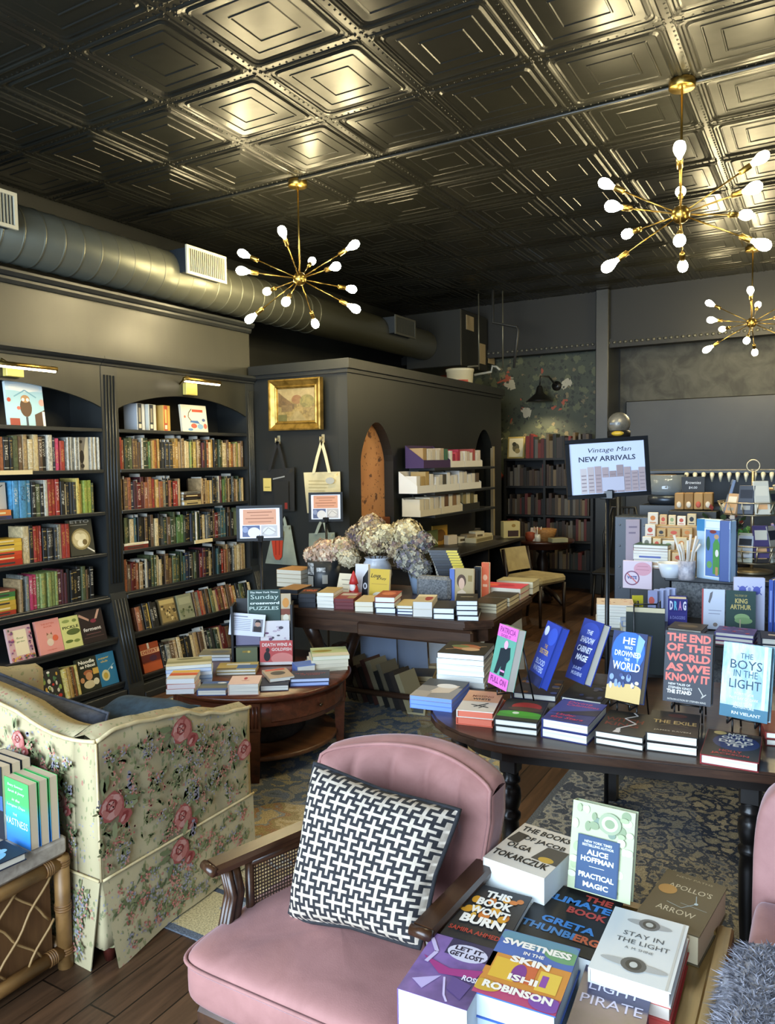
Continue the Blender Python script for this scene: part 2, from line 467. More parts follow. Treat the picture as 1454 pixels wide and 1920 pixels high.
# ------------------------------------------------------------------ rugs
def mk_rug(name, cols, mid, border, sx, sy, sc):
    m, nt, b = _new(name)
    v = coords(nt, 'Object'); sp = nt.nodes.new('ShaderNodeSeparateXYZ'); lk(nt, v, sp.inputs[0])
    f = noise(nt, v, sc, 4, 0.65, 1.6)
    vo = voro(nt, v, sc*1.1, 0.75, 'SMOOTH_F1')
    d = math_(nt, 'ADD', math_(nt, 'MULTIPLY', vo.outputs['Distance'], 0.75), math_(nt, 'MULTIPLY', f, 0.55))
    r = ramp(nt, d, cols, 'CONSTANT')
    # medallion: distance from the centre, wobbling
    ex = math_(nt, 'MULTIPLY', sp.outputs['X'], 1/sx); ey = math_(nt, 'MULTIPLY', sp.outputs['Y'], 1/sy)
    dd = math_(nt, 'SQRT', math_(nt, 'ADD', math_(nt, 'MULTIPLY', ex, ex), math_(nt, 'MULTIPLY', ey, ey)))
    dd = math_(nt, 'ADD', dd, math_(nt, 'MULTIPLY', math_(nt, 'SUBTRACT', noise(nt, v, 3.0, 2), 0.5), 0.35))
    r2 = ramp(nt, d, mid, 'CONSTANT')
    c = mixc(nt, math_(nt, 'LESS_THAN', dd, 0.55), r.outputs[0], r2.outputs[0])
    ax = math_(nt, 'ABSOLUTE', ex); ay = math_(nt, 'ABSOLUTE', ey)
    ed = math_(nt, 'MINIMUM', math_(nt, 'MULTIPLY', math_(nt, 'SUBTRACT', 1.0, ax), sx), math_(nt, 'MULTIPLY', math_(nt, 'SUBTRACT', 1.0, ay), sy))
    r3 = ramp(nt, d, border, 'CONSTANT')
    band = math_(nt, 'LESS_THAN', ed, 0.26)
    c = mixc(nt, band, c, r3.outputs[0])
    ln = math_(nt, 'LESS_THAN', math_(nt, 'ABSOLUTE', math_(nt, 'SUBTRACT', ed, 0.26)), 0.012)
    c = mixc(nt, ln, c, '#5c636e')
    ln2 = math_(nt, 'LESS_THAN', ed, 0.03); c = mixc(nt, ln2, c, '#6f7680')
    fine = noise(nt, v, 160, 2); c = mixc(nt, 1.0, c, ramp(nt, fine, [(0.3, '#b4b4b4'), (0.7, '#ffffff')]).outputs[0], 'MULTIPLY')
    lk(nt, c, b.inputs['Base Color']); b.inputs['Roughness'].default_value = 0.95; b.inputs['Specular IOR Level'].default_value = 0.1
    bump(nt, b, fine, 0.4, 0.004)
    return m
def rug(x0, y0, x1, y1, m, label):
    b = MB().cbox((x0, y0, 0.0), (x1, y1, 0.006), 0.002)
    tag(b.build('rug', m, at=((x0+x1)/2, (y0+y1)/2, 0)), label, 'rug')
def up(stops, k): return [(p, tuple(v*k for v in lin(c)[:3])+(1.0,)) for p, c in stops]
g1 = [(0.0, '#8a8468'), (0.28, '#b8a276'), (0.40, '#cab893'), (0.52, '#ad9c74'), (0.60, '#b08e6e'), (0.66, '#9ca1a3'), (0.72, '#cab993')]
rug(-3.88, 1.80, -1.36, 5.0, mk_rug('gold_oriental_rug', up(g1, 1.15), up([(0.0, '#6c7684'), (0.34, '#838d9c'), (0.46, '#a5a090'), (0.56, '#727b86'), (0.68, '#b2a684')], 1.15),
    up([(0.0, '#a39b80'), (0.34, '#b9ae8e'), (0.5, '#8d9399'), (0.6, '#c4b284')], 1.2), 1.26, 1.6, 7.5), 'large gold and blue oriental rug under the round drum table')
rug(-1.12, 2.33, 1.5, 5.2, mk_rug('grey_oriental_rug', up([(0.0, '#4c5260'), (0.33, '#7d838d'), (0.45, '#aaa495'), (0.55, '#5e6573'), (0.66, '#b4ac98')], 1.1), up([(0.0, '#c4b696'), (0.42, '#b0a58c'), (0.55, '#4c5260'), (0.68, '#c8ba9c')], 1.1), up([(0.0, '#474d5a'), (0.36, '#727a88'), (0.5, '#acaca6'), (0.62, '#5a616f')], 1.1), 1.31, 1.43, 19.0), 'worn grey-blue oriental rug under the dark oval table')
# ------------------------------------------------------------------ sputnik chandeliers
m_bulb = glow('lit_bulb', BULB_COL, BULB_STRENGTH)
def chandelier(canopy, hubpx, tips, label, rad=0.455):
    rt = thing('chandelier', label, 'chandelier', canopy, group='sputnik chandeliers')
    dep = (Vector(canopy)-Vector((0, 0, EYE))).dot(FW)
    d = ray(*hubpx); hz = EYE+math.hypot(canopy[0], canopy[1])/math.hypot(d.x, d.y)*d.z
    hub = Vector((canopy[0], canopy[1], hz))
    T = Matrix.Translation(canopy)
    MB().lathe([(0.062, -0.045), (0.066, -0.04), (0.066, -0.006), (0.06, 0.0)], 24, M=T).build('canopy', m_brass, rt)
    MB().tube([(hub.x, hub.y, CEIL-0.03), hub], 0.006, 8).build('rod', m_brass, rt)
    MB().ball(hub, 0.047, 18, 12).build('hub', m_brass, rt)
    for px, py, near in tips:
        r = ray(px, py); o = Vector((0, 0, EYE))-hub
        a = r.dot(r); b = 2*r.dot(o); c = o.dot(o)-rad*rad; disc = b*b-4*a*c
        t = -b/(2*a) if disc <= 0 else (-b+(-1 if near else 1)*math.sqrt(disc))/(2*a)
        dr = (Vector((0, 0, EYE))+r*t-hub).normalized()
        e = MB().tube([hub+dr*0.035, hub+dr*0.345], 0.0045, 6)
        e.tube([hub+dr*0.335, hub+dr*0.34, hub+dr*0.395, hub+dr*0.40], [0.008, 0.0155, 0.0155, 0.014], 10)
        arm = e.build('arm', m_brass, rt)
        pr = [(0.398, 0.011), (0.41, 0.012), (0.43, 0.021), (0.452, 0.028), (0.468, 0.029), (0.485, 0.025), (0.497, 0.014), (0.50, 0.004)]
        MB().tube([hub+dr*q for q, _ in pr], [q for _, q in pr], 12).build('bulb', m_bulb, arm)
chandelier((-3.2, 4.37, CEIL), (562, 523), [(530,435,1),(457,476,0),(455,508,1),(585,490,0),(629,500,1),(663,460,1),(659,542,0),(665,578,1),(591,606,0),(470,597,0),(537,565,1),(502,546,0)],
           'brass sputnik chandelier with twelve lit bulbs hanging nearest the silver duct')
chandelier((-0.69, 4.29, CEIL), (1279, 402), [(1275,280,1),(1137,345,0),(1150,387,1),(1178,438,0),(1143,498,1),(1281,498,0),(1275,450,1),(1277,360,0),(1398,403,0),(1430,458,1),(1413,353,1),(1427,297,0)],
           'largest-looking brass sputnik chandelier hanging over the counter at right')
chandelier((-0.64, 7.94, CEIL), (1412, 605), [(1408,545,1),(1332,569,0),(1335,600,1),(1356,617,0),(1327,655,1),(1401,638,1),(1416,660,0),(1422,572,0),(1489,610,0),(1492,641,1),(1468,593,1),(1497,555,0)],
           'farthest brass sputnik chandelier near the back wall')

# ------------------------------------------------------------------ spiral duct, vents, air handler
m_duct = flat('#6a6b5e', 0.38, 0.6, name='painted_duct_metal')
dk = thing('duct', 'round silver-grey spiral ventilation duct running along the left wall under the ceiling', 'duct', (-4.2, 2.0, 2.795))
MB().tube([(-4.2, 1.2, 2.97), (-4.2, 8.2, 2.97)], 0.172, 40).build('pipe', m_duct, dk)
rb = MB()
for i in range(34):
    y = 1.3+0.135*i+0.07
    rb.tube([(-4.2, y-0.006, 2.97), (-4.2, y, 2.97), (-4.2, y+0.006, 2.97)], [0.172, 0.1775, 0.172], 40, caps=False)
tag(rb.build('seam', m_duct, dk), kind='stuff')
m_vw = flat('#b5b09a', 0.5); m_vg = flat('#22262a', 0.5)
def vent(y0, y1, z0, z1, label, fm):
    vt = thing('air_vent', label, 'vent', (-4.03, (y0+y1)/2, z0), group='duct registers')
    MB().box((-4.12, y0+0.015, z0+0.015), (-3.955, y1-0.015, z1-0.015)).build('collar', flat('#1d2328', 0.5), vt)
    f = MB()
    for a, b in (((-3.955, y0, z0), (-3.94, y1, z0+0.02)), ((-3.955, y0, z1-0.02), (-3.94, y1, z1)), ((-3.955, y0, z0+0.02), (-3.94, y0+0.02, z1-0.02)), ((-3.955, y1-0.02, z0+0.02), (-3.94, y1, z1-0.02))): f.box(a, b)
    f.build('frame', fm, vt)
    s = MB(); n = int((y1-y0-0.05)/0.02)
    for i in range(n):
        y = y0+0.028+0.02*i; s.box((-3.954, y, z0+0.02), (-3.945, y+0.009, z1-0.02))
    s.build('louver', flat('#8d8a78', 0.5) if fm is m_vw else flat('#34352f', 0.5), vt)
vent(2.36, 2.75, 2.915, 3.115, 'white framed duct register cut off by the left edge of the view', m_vw)
vent(4.05, 4.46, 2.945, 3.145, 'white framed duct register on the grey duct left of the chandelier', m_vw)
vent(7.05, 7.5, 2.93, 3.13, 'dark painted duct register far along the duct over the inner room', flat('#3d3e38', 0.5))
ah = thing('air_handler', 'black boxy air handler unit hanging at the end of the duct', 'air handler', (-4.1, 8.8, 2.6))
a0 = PY(838, 690, 8.25)
MB().cbox((-4.45, 8.21, 2.70), (-3.72, 9.0, 3.36), 0.01).build('cabinet', flat('#1b1c19', 0.45), ah)
for q in ((875, 590, 889, 622), (900, 643, 911, 684), (916, 660, 928, 684)):
    u = PX(q[0], q[1], -3.715); v_ = PX(q[2], q[3], -3.715)
    MB().box((-3.72, min(u.y, v_.y), min(u.z, v_.z)), (-3.714, max(u.y, v_.y), max(u.z, v_.z))).build('sticker', flat('#8a7c60', 0.6), ah)
hg = MB()
for px in (898, 943): 
    p = PY(px, 600, 8.4); hg.tube([(p.x, 8.4, 2.66), (p.x, 8.4, CEIL)], 0.008, 6)
hg.tube([PY(780, 694, 8.4), PY(898, 686, 8.4)], 0.012, 6)
tag(hg.build('hanger_rod', flat('#6c6a5c', 0.4, 0.6)), 'threaded hanger rods and rail carrying the air handler', 'hanger')
pp = MB().tube([PY(890, 703, 8.2), PY(922, 697, 8.2), PY(924, 686, 8.2), PY(932, 688, 8.2), PY(938, 694, 8.2)], 0.014, 8)
tag(pp.build('drain_pipe', flat('#9a9a90', 0.4)), 'bent white drain pipe beside the bucket above the inner room', 'pipe')
pp = MB().tube([(PY(925, 605, 8.3).x, 8.3, CEIL), PY(925, 605, 8.3), PY(970, 613, 8.3), PY(972, 620, 8.3), PY(964, 690, 8.3)], 0.016, 8)
tag(pp.build('refrigerant_pipe', flat('#2a2a28', 0.5)), 'dark insulated pipe bending down right of the air handler', 'pipe')
b0 = PY(845, 722, 8.19); b1 = PY(891, 722, 8.19); br = (b1.x-b0.x)/2
bk = thing('bucket', 'white plastic bucket with red print standing on top of the inner room', 'bucket', ((b0.x+b1.x)/2-0.0, 8.12, TOPZ))
MB().lathe([(br*0.86, 0), (br*0.9, 0.01), (br, 0.24), (br*1.05, 0.245), (br*1.05, 0.27), (br*0.97, 0.272)], 24, M=Matrix.Translation((bk.location.x, 8.12, TOPZ-0.0))).build('pail', flat('#cfc8ae', 0.45), bk)
lb = MB(); a_ = PY(874, 714, 8.12)
for k in range(6):
    an = R(-82+9*k); an2 = R(-82+9*(k+1)); r_ = br*0.955+0.003
    lb.add([(bk.location.x+r_*math.cos(t), 8.12+r_*math.sin(t), TOPZ+z) for t, z in ((an, 0.08), (an2, 0.08), (an2, 0.14), (an, 0.14))], [(0, 1, 2, 3)])
lb.build('printed_label', flat('#a8382a', 0.5), bk)

# ------------------------------------------------------------------ wall lamp over the far shelves
L0 = PY(1010, 752, 8.95)
wl = thing('wall_lamp', 'black barn-style wall lamp glowing on the bird-patterned wallpaper', 'lamp', (L0.x, BY, L0.z))
T = Matrix.Translation((L0.x, 9.0, L0.z))
MB().lathe([(0.165, 0.0), (0.16, 0.006), (0.10, 0.055), (0.05, 0.10), (0.035, 0.17), (0.02, 0.19), (0.0, 0.192)], 24, M=T).build('lamp_shade', flat('#141412', 0.4), wl)
MB().tube([(L0.x, 9.0, L0.z+0.18), (L0.x+0.01, 9.0, L0.z+0.30), (L0.x+0.08, 9.1, L0.z+0.30), (L0.x+0.12, 9.2, L0.z+0.22), (L0.x+0.12, BY, L0.z+0.20)], 0.011, 8).lathe([(0.06, 0), (0.06, 0.02)], 16, M=Matrix.Translation((L0.x+0.12, BY, L0.z+0.2)) @ Matrix.Rotation(R(90), 4, 'X')).build('arm', flat('#141412', 0.4), wl)
MB().ball((L0.x, 9.0, L0.z+0.07), 0.03, 10, 8).build('bulb', glow('wall_lamp_bulb', (1, 0.82, 0.5), 60), wl)

l = bpy.data.lights.new('wall_lamp_light', 'SPOT'); l.energy = 26; l.color = (1, 0.82, 0.52); l.spot_size = R(140); l.spot_blend = 0.6; l.shadow_soft_size = 0.03
o = bpy.data.objects.new('wall_lamp_light', l); COL.objects.link(o); o.parent = wl; o.location = (0, -0.30, -0.045)
# ------------------------------------------------------------------ books
def book_cloth(name, rough=0.5, attr=False):
    m, nt, b = _new(name)
    if attr:
        aL, aC, aR = [nd(nt, 'ShaderNodeAttribute', attribute_name=q) for q in ('loc', 'tint', 'seed')]
        class oi: outputs = {'Random': aR.outputs['Fac'], 'Color': aC.outputs['Color']}
        v = aL.outputs['Vector']
    else: oi = nt.nodes.new('ShaderNodeObjectInfo'); v = coords(nt, 'Object')
    sp = nt.nodes.new('ShaderNodeSeparateXYZ'); lk(nt, v, sp.inputs[0])
    X, Y, Z = sp.outputs; rnd = oi.outputs['Random']
    off = nt.nodes.new('ShaderNodeCombineXYZ'); lk(nt, math_(nt, 'MULTIPLY', rnd, 90.0), off.inputs[0])
    def shifted(sc):
        mp = nt.nodes.new('ShaderNodeMapping'); mp.inputs['Scale'].default_value = sc; lk(nt, v, mp.inputs['Vector'])
        a = nt.nodes.new('ShaderNodeVectorMath'); lk(nt, mp.outputs[0], a.inputs[0]); lk(nt, off.outputs[0], a.inputs[1]); return a.outputs[0]
    wear = noise(nt, shifted((2, 2, 5)), 2.0, 4, 0.6)
    c = mixc(nt, 1.0, oi.outputs['Color'], ramp(nt, wear, [(0.25, '#a8a8a8'), (0.7, '#ffffff')]).outputs[0], 'MULTIPLY')
    glyph = noise(nt, shifted((3.5, 0, 34)), 1.0, 2, 0.7)
    ink = math_(nt, 'GREATER_THAN', glyph, 0.53)
    band = math_(nt, 'LESS_THAN', math_(nt, 'ABSOLUTE', math_(nt, 'SUBTRACT', X, 0.5)), 0.27)
    lo = math_(nt, 'ADD', 0.22, math_(nt, 'MULTIPLY', rnd, 0.25)); inz = math_(nt, 'MULTIPLY', math_(nt, 'GREATER_THAN', Z, lo), math_(nt, 'LESS_THAN', Z, math_(nt, 'ADD', lo, 0.42)))
    spine = math_(nt, 'LESS_THAN', Y, 0.02)
    fac = math_(nt, 'MULTIPLY', math_(nt, 'MULTIPLY', ink, band), math_(nt, 'MULTIPLY', inz, spine))
    inkc = ramp(nt, math_(nt, 'FRACT', math_(nt, 'MULTIPLY', rnd, 7.31)), [(0.0, '#b89a56'), (0.4, '#d8d2c0'), (0.72, '#2a2622'), (0.86, '#d8d2c0')], 'CONSTANT')
    c = mixc(nt, math_(nt, 'MULTIPLY', fac, 0.75), c, inkc.outputs[0])
    ln = math_(nt, 'LESS_THAN', math_(nt, 'ABSOLUTE', math_(nt, 'SUBTRACT', math_(nt, 'ABSOLUTE', math_(nt, 'SUBTRACT', Z, 0.5)), 0.40)), 0.012)
    has = math_(nt, 'GREATER_THAN', math_(nt, 'FRACT', math_(nt, 'MULTIPLY', rnd, 3.77)), 0.5)
    c = mixc(nt, math_(nt, 'MULTIPLY', math_(nt, 'MULTIPLY', ln, has), math_(nt, 'MULTIPLY', spine, 0.6)), c, inkc.outputs[0])
    lk(nt, c, b.inputs['Base Color']); b.inputs['Roughness'].default_value = rough
    return m
m_cloth = book_cloth('book_cloth')
def page_mat(name, c):
    m, nt, b = _new(name)
    f = noise(nt, coords(nt, 'Object', (3, 3, 420)), 1.0, 2, 0.5)
    d = tuple(int(int(c[i:i+2], 16)*0.86) for i in (1, 3, 5))
    lk(nt, ramp(nt, f, [(0.35, d), (0.6, c)]).outputs[0], b.inputs['Base Color']); b.inputs['Roughness'].default_value = 0.85
    return m
m_page = page_mat('book_pages', '#e9e4d6'); m_old = page_mat('old_book_pages', '#c9b78f')
m_slip = flat('#c9c4b6', 0.8)
def unit_book():
    b = MB(); t = 0.1
    b.box((0, 0.03, 0), (t, 1, 1)).box((1-t, 0.03, 0), (1, 1, 1))
    P = [(0, 0.04), (0.08, 0.014), (0.3, 0.0), (0.7, 0.0), (0.92, 0.014), (1, 0.04), (1, 0.08), (0, 0.08)]
    b.prism(P, 0, 1)
    b.box((t, 0.08, 0.015), (1-t, 0.985, 0.975), 1)
    o = b.build('book', [m_cloth, m_old], at=(0, 0, 0)); me = o.data; bpy.data.objects.remove(o); return me
ME_BOOK = unit_book()
me_s = MB().box((0.3, 0.15, 0.975), (0.62, 0.75, 1.10)).build('paper_slip', m_slip, at=(0, 0, 0)); ME_SLIP = me_s.data; bpy.data.objects.remove(me_s)
PAL = dict(k=('black','#1c1c1b'), K=('charcoal','#3a3a38'), r=('red','#a63a2e'), R=('dark red','#6c241f'), o=('rust orange','#a56543'), b=('brown','#6a513a'), t=('tan','#b0946a'),
    T=('cream','#cbb78a'), y=('mustard','#ba9450'), Y=('pale yellow','#d2ba66'), g=('dark green','#36442f'), G=('olive green','#5c6543'), e=('mid green','#5d7e46'), l=('lime green','#93a548'),
    n=('navy','#2f3950'), u=('sky blue','#4f92b8'), s=('grey','#7f8078'), S=('slate','#4b5154'), w=('off-white','#d6d0bd'), p=('pink','#cf4a72'), m=('maroon','#572a2f'), v=('lavender grey','#7f7b95'), c=('teal','#3f6063'), i=('soft green','#8b9a5a'))
ORD = ['first','second','third','fourth','fifth','sixth','seventh','eighth','ninth','tenth','eleventh','twelfth','thirteenth','fourteenth','fifteenth','sixteenth','seventeenth','eighteenth','nineteenth']
def ordn(i):
    i += 1
    if i < 20: return ORD[i-1]
    tens = {2: ('twentieth', 'twenty'), 3: ('thirtieth', 'thirty'), 4: ('fortieth', 'forty'), 5: ('fiftieth', 'fifty')}[i//10]
    return tens[0] if i % 10 == 0 else tens[1]+'-'+ORD[i % 10-1]
NBOOK = [0]
ROWS = dict(v=[], f=[], mi=[], loc=[], tint=[], seed=[])
def to_rows(me, M, col, seed, pale=None):
    o = len(ROWS['v'])
    for v in me.vertices: ROWS['v'].append((M @ v.co)[:]); ROWS['loc'] += v.co[:]; ROWS['tint'] += col; ROWS['seed'].append(seed)
    for p in me.polygons: ROWS['f'].append(tuple(i+o for i in p.vertices)); ROWS['mi'].append(p.material_index if pale is None else pale)
def build_rows(label):
    me = bpy.data.meshes.new('book_rows'); me.from_pydata(ROWS['v'], [], ROWS['f']); me.polygons.foreach_set('material_index', ROWS['mi'])
    for n_, ty, key in (('loc', 'FLOAT_VECTOR', 'vector'), ('tint', 'FLOAT_COLOR', 'color'), ('seed', 'FLOAT', 'value')):
        a = me.attributes.new(n_, ty, 'POINT'); a.data.foreach_set(key, ROWS[n_])
    for m in (book_cloth('book_cloth_rows', attr=True), m_old, m_slip): me.materials.append(m)
    o = bpy.data.objects.new('book_rows', me); COL.objects.link(o); tag(o, label, 'books', kind='stuff')
def shelf_row(shelf, ya, yb, z, codes, hlo, hhi, xf=-4.205, tilt=0.0, slips=0.0, start=0, rows=False):
    codes = [c for c in codes.split(',') if c]
    ws = []
    for c in codes: ws.append(rng.uniform(0.72, 1.35)*(float(c[1:]) if len(c) > 1 else 1.0))
    tot = sum(ws); y = ya
    prev = None
    for i, (c, wd) in enumerate(zip(codes, ws)):
        t = wd/tot*(yb-ya)
        same = prev == c[0] and c[0] in 'ulrwpiK'
        if c[0] == '_': y += t; prev = None; continue
        h = H0 if same else rng.uniform(hlo, hhi); H0 = h
        nm, col = PAL[c[0]]
        dpt = rng.uniform(0.13, 0.17)
        cc = lin(col); k = 1.0 if same else rng.uniform(0.8, 1.15)
        jx = rng.uniform(-0.012, 0.006)
        if rows:
            M = Matrix.Translation((xf+jx, y+0.0004, z)) @ Matrix.Rotation(-tilt, 4, 'Y') @ Matrix.Rotation(R(90), 4, 'Z') @ Matrix.Diagonal((t-0.0008, dpt, h, 1))
            to_rows(ME_BOOK, M, (cc[0]*k, cc[1]*k, cc[2]*k, 1.0), rng.random())
            if rng.random() < slips: to_rows(ME_SLIP, M, (1, 1, 1, 1), 0.0, 2)
            y += t; prev = c[0]; continue
        o = bpy.data.objects.new('book', ME_BOOK); COL.objects.link(o)
        o.color = (cc[0]*k, cc[1]*k, cc[2]*k, 1)
        M = Matrix.Translation((xf+jx, y+0.0004, z)) @ Matrix.Rotation(-tilt, 4, 'Y') @ Matrix.Rotation(R(90), 4, 'Z')
        o.matrix_world = M @ Matrix.Diagonal((t-0.0008, dpt, h, 1)); 
        size = 'tall' if h > hlo+(hhi-hlo)*0.7 else 'short' if h < hlo+(hhi-hlo)*0.3 else ''
        fat = 'thick' if wd > 1.2 else 'slim' if wd < 0.8 else ''
        lab = ' '.join(q for q in (size, fat, nm, 'book,', ordn(i+start), 'from the left,', shelf) if q)
        tag(o, lab, 'book', 'books on the '+shelf)
        if rng.random() < slips:
            s_ = bpy.data.objects.new('paper_slip', ME_SLIP); COL.objects.link(s_); s_.parent = o
        y += t; prev = c[0]
# a book with boards, pages and print. Local: x across the cover from the spine, y from foot to head, z through it to the front cover
def book(label, M, w, h, t, c, e=None, art=(), group=None, cat='book', soft=True, rough=0.4, name='book'):
    rt = thing(name, label, cat, M=M, group=group)
    cm = c if not isinstance(c, str) else flat(c, 0.48, 0.0, 0.25, 'cover_'+c[1:])
    em = m_page if e is None else (e if not isinstance(e, str) else flat(e, 0.7))
    k = 0.0012 if soft else 0.0026; q = 0.001 if soft else 0.0035
    cv = MB().box((0, 0, 0), (w, h, k), M=M).box((0, 0, t-k), (w, h, t), M=M).box((0, 0, k), (k*1.5, h, t-k), M=M).build('cover', cm, rt)
    MB().box((k*1.5+0.0003, q, k), (w-q, h-q, t-k), M=M).build('page_block', em, rt)
    if art: print_on(cv, M, w, h, t, art)
    return rt
def print_on(parent, M, w, h, z, art, kind='cover_art'):
    a = MB(); am = []; l = MB(); lm = []
    def idx(lst, col):
        m = col if not isinstance(col, str) else flat(col, 0.5, 0.0, 0.25, 'print_'+col[1:])
        if m not in lst: lst.append(m)
        return lst.index(m)
    for n_, it in enumerate(art):
        zz = z+0.0004+0.00012*n_
        if it[0] == 'r':
            u0, v0, u1, v1, col = it[1:6]
            a.add([(u0*w, v0*h, zz), (u1*w, v0*h, zz), (u1*w, v1*h, zz), (u0*w, v1*h, zz)], [(0, 1, 2, 3)], idx(am, col), False, M)
        elif it[0] == 'e':
            cu, cv, ru, rv, col = it[1:6]; N = 20
            lo_, hi_ = (-9, 9) if kind != 'cover_art' else (0.004, 0.996)
            a.add([(min(hi_, max(lo_, cu+ru*math.cos(2*math.pi*k/N)))*w, min(hi_, max(lo_, cv+rv*math.sin(2*math.pi*k/N)))*h, zz) for k in range(N)], [tuple(range(N))], idx(am, col), False, M)
        elif it[0] == 'p':
            a.add([(u*w, v*h, zz) for u, v in it[1]], [tuple(range(len(it[1])))], idx(am, it[2]), False, M)
        elif it[0] == 'l':                                   # stroke through points
            pts, wd, col = it[1], it[2], it[3]
            for (u0, v0), (u1, v1) in zip(pts, pts[1:]):
                p = Vector((u0*w, v0*h, 0)); q = Vector((u1*w, v1*h, 0)); d = (q-p)
                if d.length < 1e-6: continue
                nn = Vector((-d.y, d.x, 0)).normalized()*wd*w/2
                a.add([(p+nn)[:2]+(zz,), (p-nn)[:2]+(zz,), (q-nn)[:2]+(zz,), (q+nn)[:2]+(zz,)], [(0, 1, 2, 3)], idx(am, col), False, M)
        elif it[0] == 't':
            s_, cu, cv, wf, hf, col = it[1:7]; bold = it[7] if len(it) > 7 else 0.02; sh = it[8] if len(it) > 8 else 0.0
            l = MB(); put_text(l, s_, cu*w, cv*h, zz, wf*w, hf*h if hf else None, 0, M, bold, sh)
            if l.f: l.build('lettering', [flat(col, 0.5, 0.0, 0.25, 'print_'+col[1:]) if isinstance(col, str) else col], parent, fix=False)
    if a.f: a.build(kind, am, parent, fix=False)
def lower(label, k):
    w_ = label.split()
    s_ = 'copy %s down, under the %s' % (NUMW[k], ' '.join(w_[:11]))
    return s_
NUMW = ['', 'second', 'third', 'fourth', 'fifth', 'sixth', 'seventh', 'eighth', 'ninth', 'tenth']
def base_frame(A, B, z):
    a = PZ(A[0], A[1], z); b = PZ(B[0], B[1], z); x = (b-a); w = x.length
    return a, x.normalized(), w
def stack(label, A, B, z, h, items, group=None, jit=0.0, where=None, w=None, soft=False):
    """pile of lying books, given the near bottom edge; items from the bottom up: (thickness, spec dict)"""
    a, x, w0 = base_frame(A, B, z); w = w or w0
    n = len(items); zz = z
    for i, (t, sp) in enumerate(items):
        d = rng.uniform(-jit, jit); ox = rng.uniform(-jit, jit)*0.08; oy = rng.uniform(0, jit)*0.12
        y = Vector((-x.y, x.x, 0))
        M = frame3(a+x*ox+y*oy+Vector((0, 0, zz-z)), x, z=(0, 0, 1)) @ Matrix.Rotation(d, 4, 'Z')
        lab = sp.get('label') or (label if i == n-1 else lower(label, n-1-i))
        book(lab, M, w*sp.get('ws', 1), sp.get('h', h), t-0.0006, sp.get('c', '#333333'), sp.get('e'), sp.get('art', ()), group, soft=sp.get('soft', soft))
        zz += t
    return zz
def stand(label, A, B, z, h, t, tilt, sp, group=None, soft=False, name='book', cat='book'):
    a, x, w = base_frame(A, B, z); up = Vector((0, 0, 1)); n = x.cross(up)
    th = R(tilt); y = up*math.cos(th)-n*math.sin(th); zl = x.cross(y)
    M = frame3(a+up*max(0, t*math.sin(th))-zl*t, x, z=zl)
    return book(label, M, w, h, t, sp.get('c', '#333333'), sp.get('e'), sp.get('art', ()), group, soft=soft, name=name, cat=cat)
